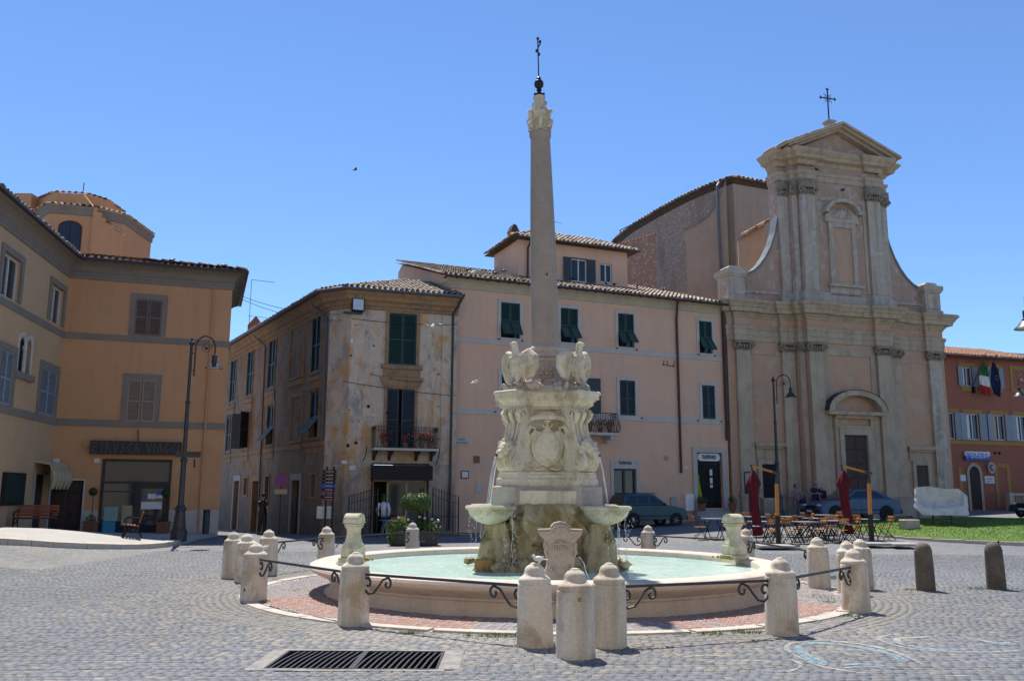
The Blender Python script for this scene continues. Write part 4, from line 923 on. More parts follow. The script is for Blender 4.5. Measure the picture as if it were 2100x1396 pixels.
for (a,b,c,d),mt_,op in ((BH[0],'shbrown',0),(BH[1],'shtan',3)):
    f=frame(oh,a,b,c,d,.17,'greytrim',.04,top=.2,bottom=False); w=(b-a)/2; MB().box(a,b,.2,.22,c,d).build('pane',MT['dark'],f)
    shutter(f,a,-.0,c,w-.008,d-c,mt_,op); shutter(f,b,-.0,c,w-.008,d-c,mt_,-op*1.5,True)
f=frame(oh,.05,1.08,.1,2.12,.04,'whitewood',.03,bottom=False,name='door'); dl=MB().box(.05,1.08,.1,.14,.1,2.12); 
for u in (.1,.6):
    for k in range(5): dl.bbox(u+.03,u+.4,.075,.1,.2+k*.38,.5+k*.38,.01)
dl.build('door_leaf',MT['doorwood'],f)
for a,b in ((1.1,1.66),(3.92,5.66)): MB().box(a,b,-.03,-.001,-.6,1.08).build('stone_plinth',MT['travplinth'],oh)
f=frame(oh,1.72,3.86,.15,2.8,.09,'black',.05,bottom=False,name='shop_front'); 
m=MB(); m.box(1.72,3.86,.02,.1,2.02,2.1); m.box(2.78,2.96,.02,.1,.15,2.02); m.box(1.72,3.86,.02,.1,.15,.25); m.box(3.72,3.86,.02,.1,.15,2.02); m.box(2.96,3.72,.03,.09,1.85,2.02); m.box(1.72,2.78,.03,.08,1.72,1.76); m.build('shop_frame',MT['black'],f)
for a,b,c,d in ((1.72,3.86,2.1,2.8),(1.72,2.78,.25,2.02),(2.96,3.72,.25,1.85)): MB().box(a,b,.06,.065,c,d).build('pane',MT['glassr'] if 'glassr' in MT else MT['glass'],f)
MB().box(1.72,3.86,1.2,1.25,.15,2.8).build('interior',MT['dark'],f)
m=MB()
for (a,b,c,d) in ((3.0,3.7,1.12,1.38),(3.2,3.48,1.48,1.66),(3.5,3.7,1.5,1.62)): m.box(a,b,.05,.056,c,d)
m.build('paper_notice',MT['paper'],f)
m=MB(); m.box(3.5,3.7,.05,.056,1.64,1.78); m.box(3.02,3.16,.05,.056,1.48,1.6); m.build('blue_sticker',MT['blue'],f)
MB().box(1.78,2.2,.04,.055,.28,.68).build('blue_poster',flat('cyan_poster',(.02,.25,.42),.5),f); MB().box(1.8,2.25,.045,.056,.7,1.2).build('pale_poster',flat('aqua_poster',(.22,.38,.36),.5),f); MB().box(2.38,2.72,.045,.056,.55,1.25).build('beige_poster',flat('beige_poster',(.36,.31,.18),.5),f)
# ETRVSCA VIAGGI board with slanted stroke letters
sg=MB().box(1.2,4.24,-.28,-.002,3.05,3.52).build('sign_board',MT['black'],oh)
GL={'E':[((0,0),(0,1)),((0,1),(.8,.82)),((0,.62),(.7,.46)),((0,.22),(.8,0))],'T':[((.4,0),(.4,1)),((0,1),(.85,.88))],'R':[((0,0),(0,1)),((0,1),(.7,.75)),((.7,.75),(0,.5)),((.15,.5),(.8,0))],'V':[((0,1),(.4,0)),((.4,0),(.8,1))],
 'S':[((.85,1),(.1,.68)),((.1,.68),(.75,.42)),((.75,.42),(0,.0))],'C':[((.8,1),(0,.5)),((0,.5),(.8,0))],'A':[((0,0),(.42,1)),((.42,1),(.85,0)),((.18,.3),(.68,.3))],'I':[((.2,0),(.2,1))],'G':[((.8,1),(0,.48)),((0,.48),(.5,0)),((.5,0),(.8,.45)),((.8,.45),(.5,.42))]}
m=MB(); u=1.28
for chh in 'ETRVSCA VIAGGI':
    if chh==' ': u+=.2; continue
    for (a,b) in GL[chh]:
        A_=Vector((u+a[0]*.2,-.285,3.09+a[1]*.38)); B_=Vector((u+b[0]*.2,-.285,3.09+b[1]*.38)); m.tube([A_,B_],.024,4)
    u+=.13 if chh=='I' else .225
m.build('lettering',flat('grey_carved_letters',(.10,.09,.09),.7),oh)
MB().bar((2.75,-.1,3.5),(2.72,-.05,3.95),.03).build('sign_bracket',MT['black'],oh)
plate(oh,'alarm_box',.96,1.18,3.3,3.52,'orange',.08); plate(oh,'street_number',.04,.24,2.72,2.86,'paper',.02); plate(oh,'street_number',1.34,1.54,2.74,2.9,'paper',.02)
pipe(oh,[(5.02,-.1,9.4),(5.0,-.05,.2)],.035,'orange')
for k,(a,b,c,d) in enumerate(LA[:4]):
    f=frame(lw,a,b,c,d,.2,'greytrim',.05,bottom=False); 
    if k<2: casement(f,a,b,c,d,.12)
    else: MB().box(a,b,.16,.18,c,d).build('pane',MT['glass'],f); shutter(f,a,.02,c,(b-a)/2,d-c,'shgrey'); shutter(f,b,.02,c,(b-a)/2,d-c,'shgrey',0,True)
# two-light gothic window
m=MB(); 
def lancet(u0,u1,z0,z1,bw):
    cx=(u0+u1)/2; w=(u1-u0)/2; o=[];q=[]
    for k in range(9):
        t=PI*k/8; o.append((cx-(w+bw)*cos(t),z1+(w*1.25+bw)*sin(t))); q.append((cx-w*cos(t),z1+w*1.25*sin(t)))
    pts=[(u0-bw,z0)]+o+[(u1+bw,z0),(u1,z0)]+q[::-1]+[(u0,z0)]
    return pts
for a,b in ((-3.56,-3.08),(-4.18,-3.7)):
    p=lancet(a,b,5.42,6.3,.06); n=len(p)//2; 
    vs=[(x,-.05,z) for x,z in p]+[(x,.0,z) for x,z in p]; N_=len(p)
    m.add(vs,[(i,(i+1)%N_,N_+(i+1)%N_,N_+i) for i in range(N_)]); half=[(i,i+1,N_-2-i,N_-1-i) for i in range(N_//2-1)]; m.add([(x,-.05,z) for x,z in p],half)
f=m.build('gothic_window',MT['whitewood'],lw); m=MB().lathe([(.07,5.42),(.05,5.5),(.04,6.1),(.075,6.2),(.075,6.28)],10,(-3.63,.0)); m.build('colonnette',MT['whitewood'],f); MB().box(-4.4,-2.8,-.12,-.001,5.2,5.4).build('sill',MT['greytrim'],f); MB().box(-4.2,-3.05,.2,.22,5.42,6.5).build('pane',MT['dark'],f)
nb=MB().box(-4.4,-2.6,-.08,-.001,1.3,2.3); f=nb.build('notice_board',MT['black'],lw); MB().box(-4.3,-2.7,-.09,-.081,1.37,2.22).build('green_felt',flat('dark_green_felt',(.01,.03,.02),.8),f)
f=frame(lw,-1.5,-.1,.2,2.3,.08,'concrete',.03,name='doorway',bottom=False); MB().box(-1.5,-.1,.2,.24,.2,2.3).build('door_leaf',MT['doorwood'],f)
aw=MB(); 
aw.prism([(0,2.75),(-.5,2.7),(-.62,2.35),(-.62,1.95),(-.58,1.95),(-.58,2.3),(-.48,2.6),(0,2.68)],-1.75,-.05,'x')
for u in (-1.7,-1.3,-.9,-.5,-.1): aw.tube([(u,-.6,2.4),(u+.03,-.64,2.1),(u,-.6,1.8)],[.1,.12,.04],6)
f=aw.build('folded_awning',MT['canvas'],lw)

# turret rising behind the orange house
tu=thing('roof_turret','orange plastered turret with arched window and tiled rim behind the orange house','turret',(-20.8,39.3,0),0)
poly=[(-2.6,1.6),(-.55,-.35),(1.2,.15),(2.15,1.3),(2.15,4.5),(-2.6,4.5)]
MB().prism(poly,9,14.75).build('wall',MT['orange'],tu)
MB().sweep(poly,[(0,14.35),(.05,14.38),(.06,14.62),(.10,14.66),(.13,14.78),(-.1,14.79)],closed=True).build('cornice',MT['greytrim'],tu)
def rim_tiles(m,path,z,out,pit=.24,ln=.45):
    for i in range(len(path)):
        a=Vector(path[i]); b=Vector(path[(i+1)%len(path)]); d=(b-a); L=d.length; d.normalize(); nn=Vector((d.y,-d.x)); k=max(1,int(L/pit))
        for q in range(k):
            P=a+d*((q+.5)*L/k); t=random.random(); vs=[]
            for l in (out,-ln+out):
                for e in range(5):
                    an=PI*e/4; w_=P+nn*l-d*(cos(an)*.1); vs.append((w_.x,w_.y,z+sin(an)*.09+(.0 if l==out else .12)))
            m.add(vs,[(e,e+1,e+6,e+5) for e in range(4)],t)
m=MB(); rim_tiles(m,poly,14.79,.2); link('roof_tiles',m.mesh('roof_tiles',MT['tile'],recalc=False),tu,kind='stuff')
p2=[(-2.7,1.9),(-.9,.5),(.5,.7),(1.1,1.6),(1.1,3.5),(-2.7,3.5)]
MB().prism(p2,14.6,15.65).build('upper_parapet',MT['orange'],tu); m=MB(); rim_tiles(m,p2,15.65,.1); link('parapet_tiles',m.mesh('parapet_tiles',MT['tile'],recalc=False),tu,kind='stuff')
MB().box(-3.1,-2.2,.9,1.8,14.5,15.75).build('chimney',MT['orange'],tu)
MB().prism([(.0,14.7),(1.2,14.8),(.6,15.5)],.25,.45,'y').build('gablet',MT['orange'],tu)
fl_=MB(); d_=Vector((.95,1.15)).normalized()
o=fl_.prism([(0,9),(1.35,9),(1.35,13.55),(1.1,13.75),(.75,14.05),(.4,14.5),(.15,14.8),(0,14.8)],-.12,.4,'y').build('curved_flank',MT['orange'],tu); o.location=(1.2,.15,0); o.rotation_euler=(0,0,R(22))
m=MB()
for k in range(7):
    x,z=[(.1,14.85),(.25,14.62),(.45,14.4),(.65,14.15),(.85,13.95),(1.08,13.8),(1.32,13.6)][k]; m.blob((x,.12,z),(.12,.4,.08),8,5,tint=random.random())
o=m.build('flank_tiles',MT['tile'],tu,smooth=True); o['kind']='stuff'; o.location=(1.2,.15,0); o.rotation_euler=(0,0,R(22))
fa=Vector(poly[1]); fb=Vector(poly[2]); fd=(fb-fa).normalized(); aw_=math.atan2(fd.y,fd.x)
pts=[(-.5,12.0),(.5,12.0)]+[(.5*cos(PI*k/10),13.75+.33*sin(PI*k/10)) for k in range(11)]
c_=(fa+fb)/2
f=MB().prism(pts,-.03,.05,'y').build('window',MT['doorwood'],tu); f.location=(c_.x,c_.y,0); f.rotation_euler=(0,0,aw_)
for s_ in (-1,1): MB().prism([(.04*s_,12.1),(.43*s_,12.1),(.43*s_,13.75),(.27*s_,13.93),(.04*s_,14.0)],-.045,-.032,'y').build('pane',MT['glass'],f)
MB().bar((.1,1.2,15.6),(.1,1.2,16.4),.03).build('weather_vane',MT['black'],tu)
# ================================================================== church
ck=thing('church','tall baroque church with pink and beige plaster front, pediment and scrolls','church',(10.97,44.15,0),R(16.5)); ck.scale=(.953,1,.976)
UC=7.1
lo=[(0,7),(0,0),(4.1,0),(4.1,-.45),(4.5,-.45),(4.5,-.65),(9.7,-.65),(9.7,-.45),(10.1,-.45),(10.1,0),(14.1,0),(14.1,7)]
MB().prism(lo,-.3,11.4).build('lower_wall',MT['chpink'],ck)
ent=[(0,7),(0,0),(.38,0),(.38,-.18),(1.4,-.18),(1.4,0),(3.2,0),(3.2,-.18),(4.1,-.18),(4.1,-.5),(4.42,-.5),(4.42,-.84),(5.4,-.84),(5.4,-.66),(8.8,-.66),(8.8,-.84),(9.78,-.84),(9.78,-.5),(10.1,-.5),(10.1,-.18),(11.0,-.18),(11.0,0),(12.8,0),(12.8,-.18),(13.82,-.18),(13.82,0),(14.1,0),(14.1,7)]
MB().sweep(ent,[(-.002,9.72),(.05,9.74),(.05,10.0),(.08,10.02),(.08,10.3),(.12,10.34),(.17,10.5),(-.002,10.5)]).build('architrave',MT['chbeige'],ck)
MB().sweep(ent,[(-.002,10.5),(.02,10.5),(.02,10.95),(-.002,10.95)]).build('frieze',MT['chpink'],ck)
MB().sweep(ent,[(-.002,10.92),(.06,10.95),(.1,11.05),(.16,11.1),(.2,11.18),(.42,11.22),(.46,11.4),(.52,11.45),(.58,11.58),(.68,11.68),(.7,11.78),(-.3,11.86)]).build('cornice',MT['chbeige'],ck)
def pil(u0,u1,y,z0,z1,mt_='chbeige',d=.17,cap=.5,base=True):
    o=MB().box(u0,u1,y-d,y-.001,z0,z1-cap).build('pilaster',MT[mt_],ck)
    if base:
        m=MB(); m.box(u0-.08,u1+.08,y-d-.08,y-.001,z0-1.25,z0-.28); m.box(u0-.13,u1+.13,y-d-.13,y-.001,z0-.28,z0-.16); m.box(u0-.06,u1+.06,y-d-.06,y-.001,z0-.16,z0+.02); m.build('pedestal',MT[mt_],o)
    m=MB(); zc=z1-cap
    m.box(u0-.03,u1+.03,y-d-.03,y-.001,zc,zc+.08); m.box(u0,u1,y-d+.01,y-.001,zc+.08,zc+.3)
    for s in (u0-.02,u1+.02):                                            # ionic volutes
        pts=[(s+(.21-.015*k)*cos(k*.7),zc+.22+(.21-.015*k)*sin(k*.7)) for k in range(13)]
        m.tube([(a,y-d-.08,b) for a,b in pts],.06,5); m.lathe([(.001,0),(.06,0.02)],6) if False else None
    for k in range(5): c=u0+(u1-u0)*(k+.5)/5; m.blob((c,y-d-.05,zc+.2),(.08,.09,.14),6,4)
    m.box(u0-.12,u1+.12,y-d-.12,y-.001,zc+.38,z1+.02); m.build('capital',MT['chcap'],o)
    return o
for u0,u1,y,d in ((.45,1.3,0,.17),(3.25,4.05,0,.17),(4.12,4.42,-.45,.06),(4.5,5.35,-.65,.17),(8.85,9.7,-.65,.17),(9.78,10.08,-.45,.06),(10.15,10.95,0,.17)): pil(u0,u1,y,1.95,9.72,'chbeige',d)
pil(12.9,13.75,0,1.95,9.72,'chweather')
# plinth between pedestals
for a,b,y in ((0,.37,0),(1.4,3.1,0),(5.45,6.3,-.65),(7.9,8.75,-.65),(11.05,12.8,0)): MB().box(a,b,y-.1,y-.001,-.3,1.62).build('plinth',MT['chbeige'],ck)
# framed panel of the central bay
m=MB()
for a,b,z0,z1 in ((5.45,5.75,2.0,9.1),(8.45,8.75,2.0,9.1),(5.45,8.75,9.1,9.45)): m.box(a,b,-.70,-.651,z0,z1)
for a,b in ((1.4,3.2),(11.0,12.85)): m.box(a,b,-.05,-.001,9.05,9.2)
m.build('panel_frame',MT['chbeige'],ck)
# main portal with segmental hood
f=frame(ck,6.36,7.84,.3,4.89,.28,'chbeige',.22,-.65,name='portal',bottom=False,top=.35)
dl=MB().box(6.36,7.84,-.70,-.66,.3,4.89)
for s in (0,1):
    for k in range(6): dl.bbox(6.42+s*.74,7.04+s*.74,-.74,-.70,.45+k*.74,1.1+k*.74,.02)
dl.build('door_leaf',MT['chdoor'],f)
m=MB(); m.box(5.85,6.07,-.80,-.651,.3,5.75); m.box(8.13,8.35,-.80,-.651,.3,5.75); m.box(5.8,8.4,-.84,-.651,5.25,5.38); m.box(5.85,8.35,-.9,-.651,5.75,5.92); m.box(5.3,8.9,-1.15,-.651,5.92,6.1)
m.build('portal_surround',MT['chbeige'],f)
m=MB(); o=[];q=[]
for k in range(17):
    t=PI*k/16; o.append((7.1-1.85*cos(t),6.1+1.12*sin(t))); q.append((7.1-1.5*cos(t),6.1+.85*sin(t)))
n=17
for (P0,P1,y0,y1) in ((o,q,-1.2,-.651),):
    vs=[(x,y0,z) for x,z in P0]+[(x,y0,z) for x,z in P1]+[(x,y1,z) for x,z in P0]+[(x,y1,z) for x,z in P1]
    m.add(vs,[(i,i+1,n+i+1,n+i) for i in range(n-1)]+[(i,i+1,2*n+i+1,2*n+i) for i in range(n-1)]+[(n+i,n+i+1,3*n+i+1,3*n+i) for i in range(n-1)])
m.build('arched_hood',MT['chbeige'],f)
vs=[(x*1.01-.071,-1.22,z+.03) for x,z in o]+[(x*1.01-.071,-.66,z+.03) for x,z in o]; MB().add(vs,[(i,i+1,n+i+1,n+i) for i in range(n-1)]).build('lead_cover',MT['shblue'],f)
# side doors
for u0,u1,z1 in ((1.75,2.7,3.33),(11.55,12.35,3.4)):
    f=frame(ck,u0,u1,.3,z1,.22,'chbeige',.1,0,name='side_door',bottom=False,top=.24); MB().box(u0,u1,-.04,-.005,.3,z1).build('door_leaf',MT['chdoor' if u0>5 else 'dark'],f)
    c=(u0+u1)/2; m=MB(); m.box(c-.75,c+.75,-.05,-.001,3.62,4.22); m.box(c-.92,c+.92,-.32,-.001,4.24,4.4); m.box(c-.85,c+.85,-.2,-.001,4.12,4.24); m.build('door_cornice',MT['chbeige'],f)
# upper storey
up=[(3.5,.8),(3.5,-.05),(4.1,-.05),(4.1,-.45),(4.5,-.45),(4.5,-.65),(9.7,-.65),(9.7,-.45),(10.1,-.45),(10.1,-.05),(10.7,-.05),(10.7,.8)]
MB().prism(up,11.6,20.0).build('upper_wall',MT['chpinkw'],ck)
uent=[(3.5,.8),(3.5,-.15),(4.1,-.15),(4.1,-.5),(4.42,-.5),(4.42,-.84),(5.4,-.84),(5.4,-.66),(8.8,-.66),(8.8,-.84),(9.78,-.84),(9.78,-.5),(10.1,-.5),(10.1,-.15),(10.7,-.15),(10.7,.8)]
MB().sweep(uent,[(-.002,11.6),(.16,11.62),(.16,12.35),(.1,12.4),(.1,12.5),(-.002,12.56)]).build('upper_plinth',MT['chweather'],ck)
MB().sweep(uent,[(-.002,18.75),(.05,18.77),(.05,19.05),(.1,19.08),(.14,19.25),(-.002,19.28)]).build('upper_architrave',MT['chbeige'],ck)
MB().sweep(uent,[(-.002,19.6),(.07,19.65),(.12,19.78),(.16,19.82),(.4,19.88),(.44,20.02),(.56,20.12),(.66,20.25),(.66,20.32),(-.3,20.36)]).build('upper_cornice',MT['chbeige'],ck)
for u0,u1,y,d in ((3.5,4.08,-.05,.12),(4.12,4.42,-.45,.06),(4.5,5.35,-.65,.17),(8.85,9.7,-.65,.17),(9.78,10.08,-.45,.06),(10.12,10.7,-.05,.12)): pil(u0,u1,y,12.5,18.75,'chweather',d,.85,False)
m=MB()
for a,b,z0,z1 in ((5.45,5.62,12.6,17.7),(8.58,8.75,12.6,17.7),(5.45,8.75,17.7,17.95)): m.box(a,b,-.70,-.651,z0,z1)
m.build('upper_panel_frame',MT['chbeige'],ck)
f=frame(ck,6.48,7.72,13.12,16.22,.28,'chweather',.12,-.65,name='blind_niche',top=.3); m=MB(); m.box(6.0,8.2,-.95,-.651,12.85,12.98); m.box(6.1,8.1,-.76,-.651,12.2,12.85); m.build('niche_sill',MT['chweather'],f); m=MB()
m.prism([(6.0,16.5),(8.2,16.5),(8.15,16.95),(7.7,17.2),(6.5,17.2),(6.05,16.95)],-.8,-.651,'y'); m.build('niche_surround',MT['chweather'],f)
MB().box(6.48,7.72,-.67,-.652,13.12,16.22).build('niche_panel',MT['chpink'],f)
m=MB(); o=[];q=[]
for k in range(13):
    t=PI*k/12; o.append((7.1-1.2*cos(t),16.95+.85*sin(t))); q.append((7.1-.98*cos(t),16.95+.66*sin(t)))
n=13; vs=[(x,-1.05,z) for x,z in o]+[(x,-1.05,z) for x,z in q]+[(x,-.651,z) for x,z in o]+[(x,-.651,z) for x,z in q]
m.add(vs,[(i,i+1,n+i+1,n+i) for i in range(n-1)]+[(i,i+1,2*n+i+1,2*n+i) for i in range(n-1)]+[(n+i,n+i+1,3*n+i+1,3*n+i) for i in range(n-1)]); m.build('niche_hood',MT['chweather'],f)
m=MB()
for k in range(9): t=PI*(k+.5)/9; m.tube([(7.1,-.8,16.75),(7.1-.5*cos(t),-.86,16.75+.4*sin(t)),(7.1-.72*cos(t),-.8,16.8+.55*sin(t))],[.04,.08,.04],5)
m.build('shell_ornament',MT['chweather'],f)
# pediment
pd=MB(); pd.prism([(4.0,20.34),(10.2,20.34),(7.1,21.75)],-.62,.5,'y'); pdo=pd.build('pediment',MT['chpinkw'],ck)
m=MB()
def rake(a,b,w,y0,y1):
    A_,B_=Vector(a),Vector(b); d=(B_-A_).normalized(); nn=Vector((-d.y,d.x)); nn=nn if nn.y>0 else -nn
    m.prism([tuple(A_),tuple(B_),tuple(B_+Vector((0,w/abs(nn.y)))),tuple(A_+Vector((0,w/abs(nn.y))))],y0,y1,'y')
for s in (-1,1):
    rake((7.1+3.3*s,20.33),(7.1,21.75),.16,-1.0,.4); rake((7.1+3.55*s,20.36),(7.1,21.88),.14,-1.25,.4); rake((7.1+3.8*s,20.4),(7.1,22.0),.13,-1.42,.4)
m.build('raking_cornice',MT['chbeige'],pdo)
m=MB()
for s in (-1,1):
    for k in range(17):
        t=(k+.5)/17; m.blob((7.1+3.85*s*(1-t),-.6,20.55+1.62*t),(.13,.85,.07),7,4,tint=random.random()*.6)
for u in np.arange(2.95,4.1,.24): m.blob((u,-.2,20.42),(.11,.6,.08),7,4,tint=random.random()*.6); m.blob((14.2-u,-.2,20.42),(.11,.6,.08),7,4,tint=random.random()*.6)
m.build('pediment_tiles',MT['tile'],ck,smooth=True)
m=MB(); m.box(6.8,7.4,-.5,.1,22.05,22.3); m.box(6.9,7.3,-.4,0,22.3,22.55); m.box(6.82,7.38,-.48,.08,22.55,22.65); fp=m.build('cross_pedestal',MT['chweather'],ck)
m=MB(); c=(7.1,-.2); m.bar((*c,22.6),(*c,24.6),.055); m.bar((6.62,-.2,24.05),(7.58,-.2,24.05),.05)
for a in (PI/4,3*PI/4,5*PI/4,7*PI/4): m.bar((7.1+.08*cos(a),-.2,24.05+.08*sin(a)),(7.1+.38*cos(a),-.2,24.05+.38*sin(a)),.02)
for dx,dz_ in ((.48,0),(-.48,0),(0,.55)): 
    for k in (-1,0,1):
        m.blob((7.1+dx+(.07*k if dx==0 else 0)+(.05 if k==0 and dx>0 else -.05 if k==0 and dx<0 else 0),-.2,24.05+dz_+(.07*k if dx!=0 else .05*(k==0))),(.045,.03,.045),6,4)
m.tube([(7.1+.2*cos(k*PI/8),-.2,24.05+.2*sin(k*PI/8)) for k in range(17)],.014,4); m.build('iron_cross',MT['black'],ck)
# scroll walls and end piers
for s in (-1,1):
    X=lambda u: UC+s*(UC-u) if s>0 else u
    m=MB(); top=[(1.0,13.35),(1.35,13.42),(1.8,13.62),(2.2,13.95),(2.6,14.45),(2.95,15.05),(3.25,15.8),(3.45,16.6),(3.52,16.9)]
    m.prism([(X(1.0),11.7),(X(3.52),11.7)]+[(X(a),b) for a,b in top[::-1]],.05,.55,'y'); sc_=m.build('scroll_wall',MT['chpinkw'],ck)
    m=MB(); vs=[(X(a),.0,b+.02) for a,b in top]+[(X(a),.6,b+.02) for a,b in top]+[(X(a+.06),.0,b-.10) for a,b in top]; n=len(top)
    m.add(vs,[(i,i+1,n+i+1,n+i) for i in range(n-1)]+[(i,i+1,2*n+i+1,2*n+i) for i in range(n-1)]); m.build('lead_cap',MT['lead'],sc_)
    MB().box(X(1.0),X(3.5),-.04,.049,12.35,12.5).build('scroll_band',MT['chweather'],sc_)
    a,b=sorted((X(-.05),X(1.0))); a,b=(a-.4,b-.4) if s>0 else (a,b); m=MB(); m.box(a,b,-.35,.65,11.7,13.1); m.box(a+.15,b-.15,-.39,-.351,12.15,12.95); m.box(a-.08,b+.08,-.43,.73,13.1,13.22); m.box(a-.14,b+.14,-.49,.79,13.22,13.48); m.box(a-.06,b+.06,-.45,.7,11.86,12.05)
    m.prism([(a,13.48),(b,13.48),(b-.2,13.68),(a+.2,13.68)],-.3,.6,'y'); m.build('end_pier',MT['chweather'],ck)
# nave block and round apse behind
nv=thing('church_nave','round rubble walled church body with tiled eave and scrolled buttress behind the front','church body',(0,0,0))
wpath=[(17.9,56.0),(14.3,54.4),(12.9,56.4),(11.6,59),(10.4,62),(9.2,65.5),(8.5,69),(8.2,73),(8.6,78),(10,83),(14,88),(22,88),(30,74)]
def catm(P,k):
    out=[]
    P=[Vector(p) for p in P]
    for i in range(len(P)-1):
        a,b=P[i],P[i+1]; p0=P[i-1] if i else a; p3=P[i+2] if i+2<len(P) else b
        for q in range(k): t=q/k; out.append(.5*((2*a)+(b-p0)*t+(2*p0-5*a+4*b-p3)*t*t+(3*a-p0-3*b+p3)*t**3))
    return out+[P[-1]]
sm=[Vector(wpath[0])]+catm(wpath[1:],4); sm=[(p.x,p.y) for p in sm][::-1]     # travelled so that the outside is on the right
half=len(sm)-8
MB().add([(x,y,z) for z in (6,22) for x,y in sm],[(i,i+1,len(sm)+i+1,len(sm)+i) for i in range(len(sm)-1)]).build('rubble_wall',MT['rubble'],nv,smooth=True)
pl_=[(x,y) for x,y in sm[-4:]]
MB().sweep(pl_,[(.02,6),(.04,6),(.04,21.9),(.02,21.9)]).build('plastered_wall',MT['greyplast'],nv)
MB().sweep(sm,[(0,21.55),(.12,21.6),(.12,21.72),(.2,21.8),(.32,21.84),(.34,21.9),(-.2,21.92)]).build('eave',MT['eavewood'],nv)
m=MB(); P=[Vector(p) for p in sm]
for i in range(len(P)-1):
    d=P[i+1]-P[i]; L=d.length; d.normalize(); nn=Vector((d.y,-d.x)); k=max(1,int(L/.33))
    for q in range(k):
        c=P[i]+d*((q+.5)*L/k); t=random.random(); vs=[]
        for l,zz in ((.42,21.9),(-.4,22.2)):
            for e in range(5): an=PI*e/4; w_=c+nn*l-d*(cos(an)*.14); vs.append((w_.x,w_.y,zz+sin(an)*.14))
        m.add(vs,[(e,e+1,e+6,e+5) for e in range(4)],t*.8)
link('eave_tiles',m.mesh('eave_tiles',MT['tile'],recalc=False),nv,kind='stuff')
m=MB(); c_=sum((Vector(p) for p in sm),Vector((0,0)))/len(sm); m.v=[(x,y,22.0) for x,y in sm]+[(18,70,24.2)]; m.f=[(i,i+1,len(sm)) for i in range(len(sm)-1)]; m.t=[.4]*len(m.f); m.build('roof',MT['tilered'],nv)
# buttress with concave leaded top: front face looks towards the square
def fin(o,prof,thick,cap,name='buttress',d=(-.975,.22)):
    D_=Vector(d).normalized(); T=Vector((-D_.y,D_.x)); T=T if T.y>0 else -T; O_=Vector(o); N_=len(prof); m=MB()
    vs=[]
    for tt in (0,thick):
        for r,z in prof: p=O_+D_*r+T*tt; vs.append((p.x,p.y,z))
    m.add(vs,[tuple(range(N_)),tuple(range(2*N_-1,N_-1,-1))]+[(i,(i+1)%N_,N_+(i+1)%N_,N_+i) for i in range(N_)])
    b_=m.build(name,MT['greyplast'],nv); m=MB(); vs=[]
    cp=prof[cap[0]:cap[1]]
    for r,z in cp:
        for tt,dz_ in ((-.08,.03),(thick+.08,.03),(-.08,-.12)): p=O_+D_*r+T*tt; vs.append((p.x,p.y,z+dz_))
    k=len(cp); m.add(vs,[(3*i,3*i+3,3*i+4,3*i+1) for i in range(k-1)]+[(3*i,3*i+3,3*i+5,3*i+2) for i in range(k-1)]); m.build('lead_cap',MT['lead'],b_); return b_
fin((13.7,53.9),[(0,6),(0,21.6),(.3,20.9),(.62,20.15),(1.0,19.6),(1.4,19.2),(1.8,18.95),(2.3,18.75),(2.75,18.5),(2.75,17.9),(2.62,17.7),(2.62,6)],.75,(1,9))
fin((15.0,50.4),[(0,6),(0,17.6),(1.55,16.75),(1.55,6)],1.2,(1,3),'small_block',(-.9,.2))
m=MB(); 
for k in range(9): m.blob((15.2-.19*k,50.1+.04*k,17.75-.1*k),(.12,.5,.09),6,4,tint=random.random())
m.build('small_roof_tiles',MT['tile'],nv,smooth=True)
MB().tube([(13.3,54.0,21.5),(13.1,53.75,21.2),(13.2,53.8,13)],.09,8).build('downpipe',MT['gutterg'],nv,smooth=True)
MB().prism([(6.8,6),(9.55,6),(9.55,18.75),(6.8,17.95)],56.5,57.1,'y').build('annex_wall',MT['rubble'],nv)
m=MB()
for k in range(12): m.blob((6.9+.235*k,56.75,18.05+.068*k),(.1,.45,.09),7,5,tint=random.random()*.7)
m.build('annex_coping_tiles',MT['tilered'],nv,smooth=True,kind='stuff')
m=MB(); m.bar((8.05,62,15),(7.9,62,20.7),.05); m.bar((7.8,62,20.7),(9.6,62,21.6),.05); m.build('aerial',MT['iron'],nv)
# ================================================================== police building
po=thing('police_building','red plastered police station with mustard trim and grey shutters at right','building',(27.25,55.0,0),R(18))
PW=[(1.5,2.3,8.6,9.82),(3.85,4.5,8.58,9.87),(1.5,2.55,5.2,6.84),(3.65,4.65,5.22,6.84),(5.55,6.5,5.22,6.84),(-.25,.6,5.2,6.86),(8,9,5.2,6.84)]
m=MB().wall(-6,16,-.6,10.5,PW+[(1.37,2.2,.9,3.05)],0,.25); m.box(-6,16,.26,.3,-.6,10.5); body(m,-6,16,9,-.6,10.5); m.build('wall',MT['redp'],po)
MB().box(-6,16,-.05,-.001,4.9,5.15).build('string_course',MT['yelp'],po)
for k,(a,b,c,d) in enumerate(PW):
    m=MB(); m.box(a-.25,b+.3,-.035,-.001,d+.02,d+.26); 
    f=m.build('window',MT['yelp'],po)
    if k<2: MB().box(a-.2,b+.25,-.04,-.001,c-.3,c-.02).build('sill',MT['yelp'],f)
    casement(f,a,b,c,d,.1); w=(b-a)*.5
    shutter(f,a,-.04,c-.02,w*.98,d-c+.04,'shgrey',172); shutter(f,b,-.04,c-.02,w*.98,d-c+.04,'shgrey',-172,True)
    MB().box(a+.06,a+(b-a)*.35,.12,.125,c+.1,d-.08).build('curtain',MT['canvas' if k%2 else 'paper'],f)
for a,b,z0,z1 in ((5.65,6.7,8.6,9.85),(3.65,4.4,1.0,3.5)): f=frame(po,a,b,z0,z1,.25,'yelp',.04,name='blind_window',bottom=z0>5); MB().box(a,b,-.015,-.001,z0,z1).build('blind_panel',MT['redp'],f)
